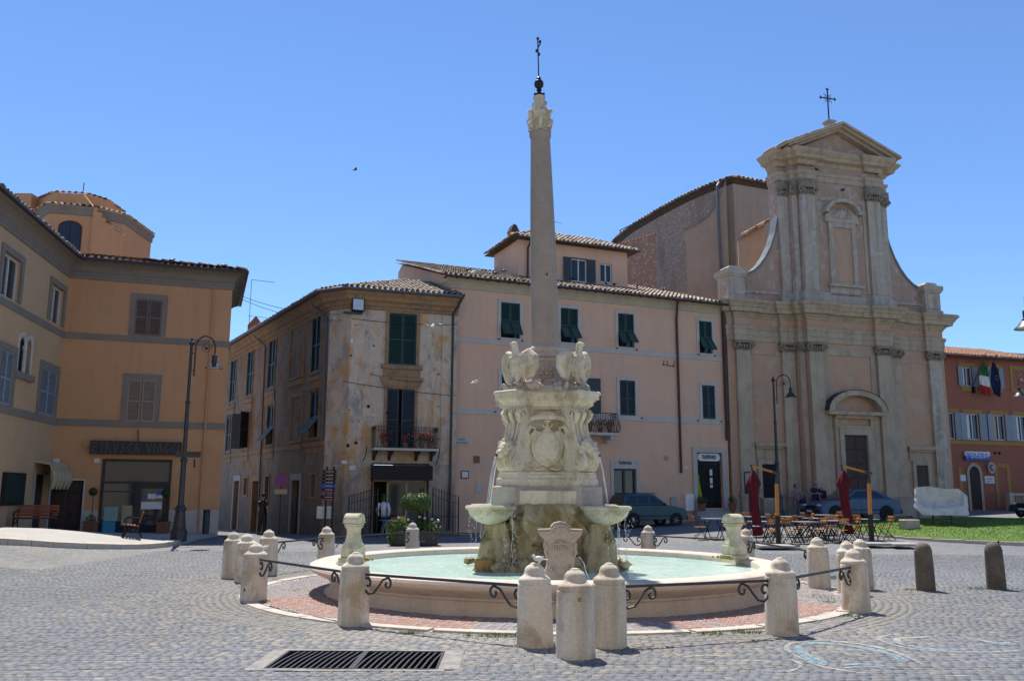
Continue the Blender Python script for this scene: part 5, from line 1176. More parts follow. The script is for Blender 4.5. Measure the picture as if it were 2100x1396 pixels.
MB().box(.55,.85,-.03,-.001,.6,3.5).build('trim_strip',MT['yelp'],po)
pts=[(1.2,.8)]+[(1.79-.6*cos(PI*k/12),3.05+.72*sin(PI*k/12)) for k in range(13)]+[(2.39,.8),(2.2,.8)]+[(1.79+.42*cos(PI*k/12),3.05+.5*sin(PI*k/12)) for k in range(13)]+[(1.37,.8)]
f=MB().prism(pts,-.06,-.002,'y').build('arched_doorway',MT['chbeige'],po); MB().prism([(1.37,.9),(2.2,.9)]+[(1.79+.42*cos(PI*k/12),3.05+.5*sin(PI*k/12)) for k in range(13)],-.03,-.004,'y').build('door_leaf',MT['doorwood'],f)
sg=MB().box(1.03,2.99,-.2,-.05,3.92,4.19).build('sign_board',MT['blue'],po); MB().box(1.03,2.99,-.2,-.05,4.191,4.46).build('sign_top',MT['paper'],sg); 
def clip_text(me,z,keep_up):
    import bmesh
    bm=bmesh.new(); bm.from_mesh(me); bmesh.ops.bisect_plane(bm,geom=bm.verts[:]+bm.edges[:]+bm.faces[:],plane_co=(0,0,z),plane_no=(0,0,1 if keep_up else -1),clear_inner=True); m2=me.copy(); bm.to_mesh(m2); bm.free(); return m2
tm=text_mesh('POLIZIA',.42,MT['blue'],.004,1.7,name='lettering',weight=.004); lo_=clip_text(tm,0,False); hi_=clip_text(tm,0,True); lo_.materials.clear(); lo_.materials.append(MT['paper'])
o=link('lettering',hi_,sg); o.location=(2.01,-.206,4.19); o=link('lettering',lo_,sg); o.location=(2.01,-.206,4.19)
plate(po,'plaque',.65,1.07,2.62,3.01,'paper',.05); plate(po,'plaque',2.57,3.34,2.5,2.95,'paper',.05); lettering(po,'POLIZIA','iron',.5,.1,(2.95,-.056,2.78)); lettering(po,'DI STATO','iron',.5,.09,(2.95,-.056,2.62))
m=MB(); m.lathe([(.001,0),(.36,0),(.36,.05),(.001,.05)],18,cap=False); o=m.build('oval_emblem',MT['pinkband'],po); o.rotation_euler=(R(90),0,R(-25)); o.scale=(.62,1.0,1); o.location=(2.92,-.3,3.46)
m=MB(); m.tube([(.13*cos(k*.5),.0,.16*sin(k*.5)) for k in range(14)],.03,5); o=m.build('emblem_ring',MT['iron'],po); o.location=(2.92,-.37,3.48)
m=MB(); m.prism([(3.6+.09*cos(k*PI/5),4.4+.09*sin(k*PI/5)) for k in range(10)],-.05,-.001,'y'); m.prism([(3.95+.09*cos(k*PI/5),4.4+.09*sin(k*PI/5)) for k in range(10)],-.05,-.001,'y'); m.build('vent_hole',MT['dark'],po)
MB().add([(-6,-.5,10.45),(16,-.5,10.45),(16,5,12),(-6,5,12)],[(0,1,2,3)],.1).build('roof_deck',MT['eavewood'],po)
roof_tiles('roof_tiles',po,(-.5,-.55,10.48),(1,0,0),(0,5.5,1.55),9,5.5,lambda u,v:True,'tilered',individual=34,tmean=.55); gutter(po,[(-.5,-.55,10.42),(9,-.55,10.42)],.07)
m=MB(); m.box(2.75,9,-1.6,-1.4,.5,.95); m.box(2.75,9,-1.65,-1.35,1.75,1.9)
for k in range(26): m.lathe([(.05,.95),(.08,1.15),(.045,1.4),(.06,1.75)],6,(2.95+k*.24,-1.5))
m.box(2.7,3.0,-1.66,-1.34,.5,1.95); m.build('balustrade',MT['chweather'],po)
# flags hang from the police building but are things of their own
def flag(label,u,strips,z=8.25):
    t=thing('flag',label,'flag',tuple((Matrix.Rotation(R(18),3,'Z')@Vector((u,0,z)))+Vector((27.25,55,0))),R(18))
    MB().tube([(0,-.02,0),(.35,-1.3,2.6)],.03,5).build('pole',MT['iron'],t); MB().box(-.06,.06,-.3,0,-.45,.1).build('bracket',MT['black'],t)
    for nm,mt_,k0,k1 in strips:
        m=MB(); cols=9; rows=8; vs=[]
        for i in range(rows+1):
            f_=k0+(k1-k0)*i/rows
            for j in range(cols+1):
                g_=j/cols; wd_=.18+.75*math.sin(min(1,f_*1.3)*1.45)*(1-.45*max(0,f_-.6)/.4)
                vs.append((.25+f_*.45-.35*(1-f_)*0+(g_-.5)*wd_,-1.0+.35*f_+.1*sin(g_*16+f_*3),1.95-f_*2.45-g_*.25*f_))
        m.add(vs,[(i*(cols+1)+j,i*(cols+1)+j+1,(i+1)*(cols+1)+j+1,(i+1)*(cols+1)+j) for i in range(rows) for j in range(cols)]); m.build(nm,MT[mt_],t,smooth=True)
    return t
flag('green, white and red flag hanging on the police station front',2.2,[('green_band','green',0,.42),('white_band','white',.42,.72),('red_band','red',.72,1)])
bf=flag('dark blue flag hanging beside the tricolour on the police station front',3.1,[('blue_cloth','navy',0,1)])
m=MB()
for k in range(6): a=k*PI/3; m.blob((.5+.16*cos(a),-.93,.75+.2*sin(a)),(.03,.03,.03),5,4)
m.build('yellow_stars',MT['yellow'],bf)
for o in list(COL.objects):
    if o.name.startswith('flag') and o.type=='EMPTY': o.scale=(.8,.8,.8); o.location.z+=.25

# unseen houses added behind the camera: warm bounce on shaded fronts, reflections in glass
for k,(x0,x1,hh,mt_,lab) in enumerate(((-44,-24,16,'canvasw','unseen cream plastered house added at the near left behind the camera'),(-23.9,-8,18,'canvasw','unseen pale house added left of centre behind the camera'),(-7.9,9,20,'canvasw','unseen tall cream house added at the centre behind the camera'),(9.1,26,17,'canvasw','unseen pale house added at the near right behind the camera'),(26.1,48,16,'canvasw','unseen cream house added at the far right behind the camera'))):
    t=thing('house',lab,'house',(x0,-11,0),0); L_=x1-x0; hs=[]
    n=int(L_/4.2)
    for fl2 in range(4):
        for q in range(n):
            u=L_*(q+.5)/n; hs.append((u-.55,u+.55,1.2+fl2*3.9 if fl2 else .0,3.4+fl2*3.9 if fl2 else 2.6))
    m=MB().wall(0,L_,-.5,hh,hs,0,.25)
    for i_,(a,b,c) in enumerate(m.v): m.v[i_]=(a,-b,c)
    m.box(0,L_,-9,-.27,-.5,hh); m.build('wall',MT[mt_],t)
    m=MB()
    for a,b,c,d in hs: m.box(a,b,-.24,-.2,c,d)
    m.build('shutters',MT['shgreen'],t,kind='stuff'); MB().box(-.02,L_+.02,-9,.5,hh+.002,hh+.35).build('cornice',MT['chbeige'],t); MB().add([(-.1,.6,hh+.36),(L_+.1,.6,hh+.36),(L_+.1,-5,hh+2),(-.1,-5,hh+2)],[(0,1,2,3)]).build('roof',MT['tilered'],t)
# ================================================================== fountain
fo=thing('fountain','marble fountain with round basin, rock base, eagles and granite column','fountain',(FC[0],FC[1],0))
# basin
m=MB(); prof=[(4.05,-.05),(4.05,.03),(4.0,.06),(3.96,.1),(3.94,.2),(3.97,.22),(3.97,.25),(4.03,.28),(4.12,.33),(4.22,.37),(4.3,.41),(4.33,.46),(4.31,.50),(4.24,.525),(4.1,.53),(3.92,.525),(3.86,.50),(3.84,.45),(3.84,.1)]
m.lathe(prof,128,cap=False); m.build('basin_wall',MT['rim'],fo,smooth=True)
m=MB()
for k in range(14):
    a=2*PI*k/14+.1; 
    for (r0,z0),(r1,z1) in zip(prof[2:15],prof[3:16]): m.bar((r0*cos(a),r0*sin(a),z0),(r1*cos(a),r1*sin(a),z1),.0035)
m.build('stone_joint',MT['marblep'],fo)
MB().lathe([(.01,.4),(3.85,.4)],96,cap=False).build('water',MT['water'],fo,smooth='all')
MB().lathe([(.01,.1),(3.85,.1)],48,cap=False).build('basin_floor',flat('turquoise_basin_floor',(.2,.5,.42),.7),fo)
# rock base
m=MB(); nA,nZ=220,70; vs=[]
def ridge(p): return 1-2*abs(mnoise.noise(p))
for j in range(nZ+1):
    t=j/nZ; z=.2+1.36*t; ring=[]
    for i in range(nA):
        a=2*PI*i/nA; tw=a+.55*(t-.4)*(1 if sin(a*1.5+1)>0 else -1)*.6                # folds of rock lean one way and the other
        dg=abs(sin(2*a))**1.3
        r=.83+.20*dg-.04*t+.30*max(0,.42-t)**1.1*(.6+.7*dg)
        r+=.15*ridge(Vector((cos(tw)*2.1,sin(tw)*2.1,z*.7+3)))+.15*ridge(Vector((cos(tw)*4.0+9,sin(tw)*4.0,z*1.1)))**3+.07*ridge(Vector((cos(tw)*8+2,sin(tw)*8,z*1.6)))+.06*mnoise.noise(Vector((cos(a)*7,sin(a)*7,z*2.6)))+.02*mnoise.noise(Vector((cos(a)*18,sin(a)*18,z*9)))
        if t>.95: r-=.25*(t-.95)*4
        ring.append((r*cos(a),r*sin(a),z))
    vs.append(ring)
m.rings(vs); m.build('rock_base',MT['rock'],fo,smooth='all')
for k in range(4):                                                        # rough piers that carry the side basins
    a=k*PI/2-PI/4; m=MB(); rgs=[]
    for j in range(37):
        t=j/36; z=.25+.98*t; n=48; c=1.30-.02*t; rr_=.33-.17*t+.10*max(0,.3-t)*2
        rgs.append([(c+rr_*cos(2*PI*i/n)*(1+.30*ridge(Vector((cos(2*PI*i/n+z)*1.4+k*5,sin(2*PI*i/n+z)*1.4,z*1.2)))+.28*mnoise.noise(Vector((cos(2*PI*i/n)*2.5,sin(2*PI*i/n)*2.5+k,z*2.6)))+.1*mnoise.noise(Vector((cos(2*PI*i/n)*7,sin(2*PI*i/n)*7+k,z*8)))),rr_*sin(2*PI*i/n)*(1+.30*ridge(Vector((cos(2*PI*i/n+z)*1.4+k*5,sin(2*PI*i/n+z)*1.4,z*1.2)))+.28*mnoise.noise(Vector((cos(2*PI*i/n)*2.5,sin(2*PI*i/n)*2.5+k,z*2.6)))+.1*mnoise.noise(Vector((cos(2*PI*i/n)*7,sin(2*PI*i/n)*7+k,z*8)))),z) for i in range(n)])
    m.rings(rgs); o=m.build('basin_pier',MT['rock'],fo,smooth='all'); o.rotation_euler=(0,0,a)
rr3=random.Random(5)
for k in range(16):
    a=-3*PI/4+rr3.uniform(-.5,.5) if k<6 else -PI/4+rr3.uniform(-.45,.35) if k<11 else rr3.uniform(0,2*PI); r=rr3.uniform(1.2,1.55); q=rr3.uniform(.1,.2)
    MB().blob((r*cos(a),r*sin(a),.38+rr3.uniform(0,.12)),(q,q*.8,q*rr3.uniform(.6,1.0)),12,8,.6).build('boulder',MT['rock'],fo,smooth='all')
mb_=MB().bbox(-.16,.16,-.12,.12,0,.26,.03); o=mb_.build('boulder',mat('mossy_orange_stone',(.42,.25,.08),(.16,.11,.05),6,spot=(.06,.05,.03),spot_amt=.8,spot_scale=7,fine=.2),fo,label='square orange brown mossy stone at the foot of the rock'); o.location=(-1.12,-1.12,.36); o.rotation_euler=(0,0,R(-12))
def plan(a,Rr_,w):
    q=[(a-1.414*w,-a),((Rr_-w)/1.414,-(Rr_+w)/1.414),((Rr_+w)/1.414,-(Rr_-w)/1.414),(a,-(a-1.414*w))]; out=[]
    for k in range(4):
        c,s=cos(k*PI/2),sin(k*PI/2); out+=[(x*c-y*s,x*s+y*c) for x,y in q]
    return out
def stack(rows): 
    m=MB(); m.rings([[(x,y,z) for x,y in plan(a,r,w)] for a,r,w,z in rows]); return m
stack([(.76,1.10,.27,1.50),(.78,1.13,.29,1.53),(.78,1.13,.29,1.86),(.76,1.10,.28,1.88)]).build('lower_plinth',MT['marblep'],fo)
stack([(.73,1.06,.26,1.87),(.73,1.06,.26,2.0),(.69,1.04,.25,2.03),(.69,1.03,.25,2.07),(.66,1.02,.24,2.1),(.66,1.02,.24,2.13)]).build('upper_plinth',MT['marble'],fo)
m=MB()
for k in range(4): 
    c,s=cos(k*PI/2),sin(k*PI/2); o=MB().bbox(-.6,.6,-.92,-.5,1.55,1.80,.012); m=MB(); m.merge(o,Matrix.Rotation(k*PI/2,4,'Z')); m.build('course_block',MT['marble'],fo)
stack([(.60,.80,.19,2.12),(.56,.76,.17,2.3),(.50,.70,.16,2.7),(.50,.72,.16,3.3)]).build('pedestal_die',MT['marble'],fo)
m=MB()
pr=[(.5,2.13),(.98,2.13),(1.08,2.17),(1.14,2.26),(1.15,2.38),(1.09,2.50),(1.0,2.60),(.93,2.72),(.87,2.88),(.845,3.05),(.85,3.2),(.88,3.3),(.5,3.3)]
for k in range(4):
    o=MB(); o.prism(pr,-.2,.2,'y'); m=MB()
    for s in (-1,1):
        pts=[(.98+(.145-.008*q)*cos(q*.55),s*.212,2.31+(.145-.008*q)*sin(q*.55)) for q in range(17)]; o.tube(pts,.022,5)
        o.tube([(x,s*.195,z) for x,z in pr[4:12]],.028,5); o.tube([(x+.005,s*.09,z) for x,z in pr[4:12]],.03,5)
    o.tube([(x+.01,0,z) for x,z in pr[4:12]],.05,6)
    m.merge(o,Matrix.Rotation(k*PI/2-PI/4,4,'Z')); m.build('scroll_buttress',MT['marble'],fo,smooth=True)
m=MB()
for k in range(4):                                                        # leafy capitals above the scrolls
    o=MB()
    for s in (-1,0,1): o.tube([(.87,s*.15,3.03),(.93,s*.17,3.12),(.96,s*.19,3.2),(.92,s*.2,3.27)],[.03,.055,.06,.03],6)
    for s in (-1,1): o.tube([(.85+(.09-.006*q)*cos(q*.6),s*.235,3.2+(.09-.006*q)*sin(q*.6)) for q in range(13)],.022,5)
    m=MB(); m.merge(o,Matrix.Rotation(k*PI/2-PI/4,4,'Z')); m.build('leaf_capital',MT['marble'],fo,smooth=True)
stack([(.53,.86,.19,3.28),(.55,.90,.20,3.30),(.55,.90,.20,3.33),(.585,.95,.225,3.335),(.585,.95,.225,3.37),(.60,.99,.24,3.41),(.63,1.04,.26,3.445),(.63,1.04,.26,3.46),(.665,1.10,.275,3.465),(.665,1.10,.275,3.545),(.685,1.13,.285,3.55),(.685,1.13,.285,3.60),(.66,1.09,.27,3.62)]).build('cornice',MT['marble'],fo)
# lion head spouts on the four scrolls
for k in range(4):
    a=k*PI/2-PI/4; m=MB(); 
    m.blob((1.25,0,2.52),(.12,.14,.15),10,7,.25); m.blob((1.37,0,2.46),(.09,.08,.075),8,6); 
    for s in (-1,1): m.blob((1.28,s*.1,2.64),(.05,.04,.05),6,4); m.blob((1.36,s*.05,2.56),(.03,.03,.025),6,4)
    for q in range(9): t=PI*q/8; m.blob((1.2,.17*cos(t),2.5+.2*sin(t)),(.06,.06,.06),6,4)
    m.tube([(1.40,0,2.43),(1.46,0,2.42)],.035,8); m.v=[(x-.15,y,z) for x,y,z in m.v]; o=link('lion_head',remesh(m,.014,'lion_head',MT['marble'],0),fo); o.rotation_euler=(0,0,a)
    MB().tube([(1.27,0,2.425),(1.325,0,2.42)],.026,8).build('spout',MT['black'],o)
# coat of arms on each visible face
def arms(rot):
    m=MB(); y=-.58
    sh=[(0,2.22),(.17,2.30),(.27,2.46),(.30,2.66),(.33,2.80),(.24,2.90),(.12,2.86),(0,2.95),(-.12,2.86),(-.24,2.90),(-.33,2.80),(-.30,2.66),(-.27,2.46),(-.17,2.30)]
    m.prism(sh,y-.05,y+.08,'y'); 
    o=MB(); o.blob((0,y-.06,2.58),(.24,.05,.30),14,8); m.merge(o)
    for s in (-1,1):
        m.tube([(s*.34,y-.02,2.30),(s*.40,y-.04,2.50),(s*.34,y-.05,2.68),(s*.38,y-.06,2.86),(s*.31,y-.06,2.97),(s*.22,y-.05,2.94),(s*.25,y-.04,2.86)],[.03,.05,.045,.05,.045,.035,.02],6)
        m.tube([(s*.30,y-.02,2.25),(s*.42,y-.03,2.36),(s*.44,y-.03,2.55)],[.02,.04,.015],5)
        for q in range(5): m.tube([(s*(.30+.03*q),y-.01,2.16),(s*(.34+.035*q),y-.03,2.26+.02*q),(s*(.36+.03*q),y-.02,2.36)],[.012,.03,.008],5)
        m.tube([(s*.05,y-.04,2.2),(s*.18,y-.04,2.17),(s*.28,y-.03,2.22)],[.03,.03,.012],5)
    m.tube([(.30*cos(t),y-.05-.03*sin(t),3.10+.06*sin(t)) for t in [PI*k/12 for k in range(13)]],.035,6); m.blob((0,y-.01,3.17),(.2,.07,.08),12,6)
    m.tube([(-.34,y-.04,3.07),(-.2,y-.07,3.12),(0,y-.08,3.13),(.2,y-.07,3.12),(.34,y-.04,3.07)],[.02,.035,.035,.035,.02],6)
    m.bar((0,y-.06,2.95),(0,y-.06,3.12),.028); m.bar((-.06,y-.06,3.06),(.06,y-.06,3.06),.022); m.tube([(-.1,y-.06,3.0),(-.05,y-.06,2.95),(0,y-.06,2.93),(.05,y-.06,2.95),(.1,y-.06,3.0)],.016,5)
    o=m.build('coat_of_arms',MT['marble'],fo,smooth=True); o.rotation_euler=(0,0,rot); return o
arms(0); arms(PI/2); arms(-PI/2)
# concave block under the column with carved flowers, garlands
def sq(h,z,ch=.12): return [(h-ch,-h,z),(h,-h+ch,z),(h,h-ch,z),(h-ch,h,z),(-h+ch,h,z),(-h,h-ch,z),(-h,-h+ch,z),(-h+ch,-h,z)]
MB().rings([sq(.72,3.60),sq(.70,3.72),sq(.56,3.78),sq(.42,3.92),sq(.36,4.08),sq(.35,4.2),sq(.37,4.23),sq(.37,4.30)]).build('column_block',MT['marblep'],fo)
m=MB()
for k in range(4):
    o=MB()
    for q in range(8): a=q*PI/4; o.tube([(.02*cos(a),-.42,3.98+.02*sin(a)),(.08*cos(a),-.46,3.98+.1*sin(a)),(.15*cos(a),-.44,3.98+.17*sin(a))],[.015,.045,.01],5)
    o.blob((0,-.46,3.98),(.045,.04,.045),7,5)
    for s in (-1,1):
        for q in range(4): o.tube([(s*.05,-.5,3.85),(s*(.15+.07*q),-.58,3.82-.02*q),(s*(.25+.08*q),-.58,3.72)],[.01,.045,.01],5)
    o.bar((0,-.56,3.62),(0,-.47,3.9),.02); m=MB(); m.merge(o,Matrix.Rotation(k*PI/2,4,'Z')); m.build('carved_flower',MT['marblep'],fo,smooth=True)
m=MB(); rg=random.Random(2)
for k in range(4):
    a=k*PI/2-PI/4
    m=MB()
    for q in range(70):
        t=a+rg.uniform(-.62,.62); r=.80+rg.uniform(-.09,.13)-.12*abs(t-a); m.blob((r*cos(t),r*sin(t),3.66+rg.uniform(0,.10)),(rg.uniform(.03,.055),)*3,7,5,.3)
    link('carved_garland',remesh(m,.02,'carved_garland',MT['marblep'],0),fo)
def eagle(rot):
    m=MB(); 
    m.blob((0,0,.27),(.125,.14,.20),12,9); m.blob((.03,0,.38),(.10,.125,.13),12,8); m.tube([(.02,0,.42),(.045,0,.54),(.05,0,.62)],[.095,.06,.055],10); m.blob((.06,0,.65),(.065,.05,.052),10,7); m.tube([(.10,0,.655),(.145,0,.645),(.16,0,.615)],[.03,.024,.008],6)
    for s in (-1,1):
        prof=[(-.02,s*.10,.47),(-.05,s*.23,.50),(-.07,s*.30,.42),(-.08,s*.30,.28),(-.07,s*.24,.14),(-.05,s*.17,.06)]
        m.tube(prof,[.05,.085,.10,.10,.08,.03],8); 
        for q in range(4): m.tube([(.05-.035*q,s*(.13+.05*q),.46-.02*q),(.06-.035*q,s*(.17+.055*q),.3),(.0-.01*q,s*(.13+.04*q),.07+.04*q)],[.022,.03,.01],6)
        m.tube([(.04,s*.06,.15),(.06,s*.07,.06),(.07,s*.07,.0)],[.065,.04,.035],7)
        for q in (-1,0,1): m.tube([(.06,s*.07,.02),(.13,s*.07+q*.03,.0)],[.025,.015],5)
    m.tube([(-.08,0,.15),(-.14,0,.03)],[.08,.05],7)
    o=link('eagle_statue',remesh(m,.011,'eagle_statue',MT['marble'],0),fo); o.rotation_euler=(0,0,rot); o.scale=(1.12,1.12,1.14); o.location=(.80*cos(rot),.80*sin(rot),3.76); return o
for k in range(4): eagle(k*PI/2-PI/4)
# column, leaning slightly to the left as in life
m=MB(); m.lathe([(.30,4.29),(.345,4.32),(.35,4.36),(.335,4.40),(.31,4.41),(.31,4.44),(.335,4.47),(.335,4.5),(.30,4.54),(.275,4.56)],40); m.build('column_base',MT['marblep'],fo,smooth=True)
m=MB(); sh=[(.275,4.55),(.275,4.62),(.27,5.2),(.262,6.0),(.25,6.8),(.232,7.6),(.21,8.4),(.196,8.82),(.205,8.86),(.222,8.89),(.222,8.95),(.20,8.97)]
m.lathe(sh,48); cs=m.build('column_shaft',MT['granite'],fo,smooth=True); 
MB().tube([(.06,-.276,5.4),(.075,-.272,5.1),(.05,-.274,4.9),(.10,-.262,4.75)],.006,4).build('pale_crack',MT['marblep'],cs); MB().blob((.05,-.262,5.95),(.022,.01,.03),8,5).build('dark_spot',MT['iron'],cs)
m=MB(); m.lathe([(.17,8.95),(.175,9.15),(.2,9.28),(.235,9.36),(.22,9.40),(.12,9.43),(.11,9.52),(.13,9.6),(.105,9.68),(.125,9.72),(.125,9.75)],24,flute=lambda a,z:1+.05*cos(8*a) if z<9.3 else 1)
for k in range(4):
    a=k*PI/2+PI/4
    for z,r,rr_ in ((9.31,.25,.075),(9.08,.235,.07)):
        pts=[(r*cos(a)+(rr_-.004*q)*cos(q*.6)*cos(a),r*sin(a)+(rr_-.004*q)*cos(q*.6)*sin(a),z+(rr_-.004*q)*sin(q*.6)) for q in range(15)]; m.tube(pts,.032,6)
    m.tube([(.17*cos(a+PI/4),.17*sin(a+PI/4),9.0),(.22*cos(a+PI/4),.22*sin(a+PI/4),9.2),(.26*cos(a+PI/4),.26*sin(a+PI/4),9.25)],[.05,.05,.02],6)
    for q in range(3): m.blob((.125*cos(a+q*.5),.125*sin(a+q*.5),9.5+.1*(q%2)),(.04,.04,.05),6,4)
cp_=m.build('capital',MT['marble'],fo,smooth=True)
m=MB(); m.box(-.11,.11,-.11,.11,9.75,9.79); m.lathe([(.09,9.79),(.05,9.83),(.035,9.88),(.06,9.90),(.035,9.92),(.05,9.94),(.09,9.98),(.10,10.03),(.09,10.08),(.055,10.12),(.03,10.14),(.05,10.16),(.03,10.18),(.014,10.2),(.012,10.2)],20)
fi=m.build('iron_finial',MT['black'],fo,smooth=True)
m=MB(); m.tube([(0,0,10.2),(0,0,11.02)],.013,6); m.tube([(-.04,-.28,10.62),(.03,.28,10.84)],.014,6); m.tube([(0,0,10.84),(.04,-.02,10.9),(.045,0,10.97)],.014,5)
for p in ((0,0,11.04),(-.04,-.28,10.62),(.03,.28,10.84),(.045,0,10.97)): m.blob(p,(.03,.03,.04),7,5)
cr_=m.build('iron_cross',MT['black'],fo,smooth=True)
for o in (cs,cp_,fi,cr_): 
    o.matrix_local=Matrix.Translation((0,0,4.4))@Matrix.Rotation(R(-1.35),4,'Y')@Matrix.Translation((0,0,-4.4))
# side basins
m=MB(); 
bp=[(.03,1.20),(.14,1.215),(.27,1.27),(.36,1.35),(.40,1.43),(.405,1.455),(.44,1.47),(.455,1.50),(.44,1.53),(.40,1.535),(.37,1.51),(.30,1.46),(.05,1.44)]
m.lathe(bp,40,cap=False,flute=lambda a,z:1+(.025*abs(sin(8*a)) if 1.22<z<1.53 else 0))
bm_=m.mesh('side_basin',MT['marbleg'],True)
wm=MB().lathe([(.01,1.50),(.385,1.50)],32,cap=False).mesh('basin_water',MT['water'],True)
for k in range(4):
    a=k*PI/2-PI/4; o=link('side_basin',bm_,fo); o.location=(1.44*cos(a),1.44*sin(a),0); link('basin_water',wm,o)
# falling water
def jet(p0,p1,h,r,n=10):
    a,b=Vector(p0),Vector(p1); return [a.lerp(b,k/n)+Vector((random.gauss(0,.004),random.gauss(0,.004),h*4*(k/n)*(1-k/n))) for k in range(n+1)]
m=MB()
for k in range(4):
    a=k*PI/2-PI/4
    for q in range(2):
        d=random.gauss(0,.012); p0=Vector((1.32*cos(a)-d*sin(a),1.32*sin(a)+d*cos(a),2.42)); p1=Vector((1.52*cos(a)-d*2*sin(a),1.52*sin(a)+d*2*cos(a),1.50)); m.tube([p0.lerp(p1,t)+Vector((0,0,.42*t*(1-t)*1.0)) for t in [i/9 for i in range(10)]],[.008*random.uniform(.4,1.3) for _ in range(10)],5)
    c=Vector((1.44*cos(a),1.44*sin(a),0))
    for q in range(11):
        t=random.uniform(0,2*PI); 
        if cos(t-a)<-.3: continue
        r=.455; p=c+Vector((r*cos(t),r*sin(t),1.48)); z=1.48; L=random.choice([1.05,1.05,.6])
        if q%3==0: m.tube([p+Vector((random.gauss(0,.01)+.04*cos(t)*i/8,random.gauss(0,.01)+.04*sin(t)*i/8,-L*i/8)) for i in range(9)],[.0065*random.uniform(.2,1.3) for _ in range(9)],4)
        for i in range(12):
            zz=random.uniform(.42,1.4); m.blob((p.x+.05*cos(t)+random.gauss(0,.012),p.y+.05*sin(t)+random.gauss(0,.012),zz),(.0055,.0055,random.uniform(.008,.024)),4,3)
for s in (-1,1): m.tube(jet((.09+s*.20,-3.35,.80),(.09+s*.42,-3.5,.41),.16,.01),[.008*random.uniform(.6,1.2) for _ in range(11)],5)
sp=m.build('falling_water',MT['spray'],fo,kind='stuff',smooth='all')
# front stele and the two side pedestals standing on the rim
st=MB(); P=[(.06,.38),(-.29,.38),(-.29,.46),(-.26,.47),(-.26,.56),(-.23,.62),(-.205,.68),(-.205,.76),(-.225,.86),(-.255,.97),(-.235,1.05),(-.26,1.08),(-.30,1.12),(-.33,1.18),(-.335,1.22),(-.15,1.225),(-.14,1.27),(-.09,1.315),(0,1.335)]
L=[(x,z) for x,z in P[1:]]; poly_=L+[(-x,z) for x,z in L[-2::-1]]
st.prism(poly_,-.11,.11,'y'); st.box(-.3,.3,-.15,.15,.30,.40); o=st.build('front_stele',MT['marblep'],fo); o.location=(.08,-3.36,.0)
m=MB()
for s in (-1,1): m.tube([(s*.15,-.13,.72),(s*.17,-.14,.66),(s*.10,-.14,.60),(s*.08,-.13,.68)],.016,5); m.tube([(s*.235,-.12,1.02),(s*.2,-.14,.97),(s*.235,-.13,.9),(s*.2,-.13,.82)],.02,5)
m.tube([(-.31,-.125,1.16),(-.15,-.125,1.165),(-.125,-.125,1.215),(-.08,-.125,1.255),(0,-.125,1.275),(.08,-.125,1.255),(.125,-.125,1.215),(.15,-.125,1.165),(.31,-.125,1.16)],.018,5)
for q in range(7): m.tube([(-.12+.04*q,-.12,.9),(-.10+.035*q,-.135,1.0),(-.03*(q-3),-.12,1.06)],[.006,.015,.005],4)
m.build('stele_relief',MT['marblep'],o,smooth=True); m=MB()
for s in (-1,1): m.tube([(s*.2,0,.82),(s*.30,-.02,.83)],.018,6)
m.build('spout',MT['black'],o)
def rim_pedestal(x,y,rot,name='rim_pedestal'):
    m=MB(); m.bbox(-.26,.26,-.26,.26,.40,.50,.01); m.bbox(-.22,.22,-.22,.22,.50,.70,.012)
    pr=[(.215,.70),(.205,.74),(.17,.80),(.145,.88),(.132,.97),(.135,1.06),(.15,1.12),(.17,1.15),(.17,1.18)]
    n=len(pr); m.rings([[(-a,-a*.9,z),(a,-a*.9,z),(a,a*.9,z),(-a,a*.9,z)] for a,z in pr])
    for q in range(3): m.box(-.165-.012*q,.165+.012*q,-.16-.012*q,.16+.012*q,1.10+.045*q,1.13+.045*q)
    cap=[(-.195,1.225)]+[(-.2*cos(PI*k/14),1.25+.145*sin(PI*k/14)) for k in range(15)]+[(.195,1.225)]
    m.prism(cap,-.19,.19,'y'); m.box(-.2,.2,-.2,.2,1.195,1.224)
    o=m.build(name,MT['marbleg'],fo); o.location=(x,y,.16); o.rotation_euler=(0,0,rot); o.scale=(.77,.77,.87)
    m=MB(); m.tube([(-.28,-.1,.42),(-.28,-.1,.62)],.012,5); m.box(-.3,-.2,-.12,-.1,.40,.42); m.build('pipe_stub',MT['iron'],o)
    m=MB()
    for q in range(30): m.blob((random.gauss(0,.16),-.27+random.gauss(0,.03),.42+random.uniform(0,.05)),(.03,.03,.025),5,4,tint=random.random())
    m.build('moss',mat('yellow_moss',(.32,.26,.03),(.22,.2,.03),8),o,smooth='all',kind='stuff'); return o
rim_pedestal(-3.52,-.55,R(75)); rim_pedestal(3.68,.62,R(-62))

# ================================================================== stone bollards and iron rails
def bollard_mesh(seed):
    rb=random.Random(seed); n=36
    pf=[(.213,-.08),(.213,0),(.206,.35),(.199,.685),(.196,.70),(.185,.705),(.187,.712),(.190,.745),(.182,.765),(.160,.782),(.135,.80),(.122,.82),(.117,.85),(.108,.88),(.088,.905),(.055,.922),(.05,.928),(.045,.938),(.02,.945),(.003,.947)]
    m=MB(); vs=[]
    for r,z in pf:
        for i in range(n):
            a=2*PI*i/n; k=1+.012*mnoise.noise((cos(a)*1.4+seed,sin(a)*1.4,z*2))+(.018*max(0,mnoise.noise((cos(a)*4,sin(a)*4+seed,9))) *(-1) if .66<z<.76 else 0)
            vs.append((r*k*cos(a),r*k*sin(a),z+(.006*mnoise.noise((cos(a)*5,sin(a)*5,seed)) if .68<z<.76 else 0)))
    m.add(vs,[(j*n+i,j*n+(i+1)%n,(j+1)*n+(i+1)%n,(j+1)*n+i) for j in range(len(pf)-1) for i in range(n)]); return m.mesh('bollard_shaft',MT['bollard'],True)
BM=[bollard_mesh(k*7+1) for k in range(6)]
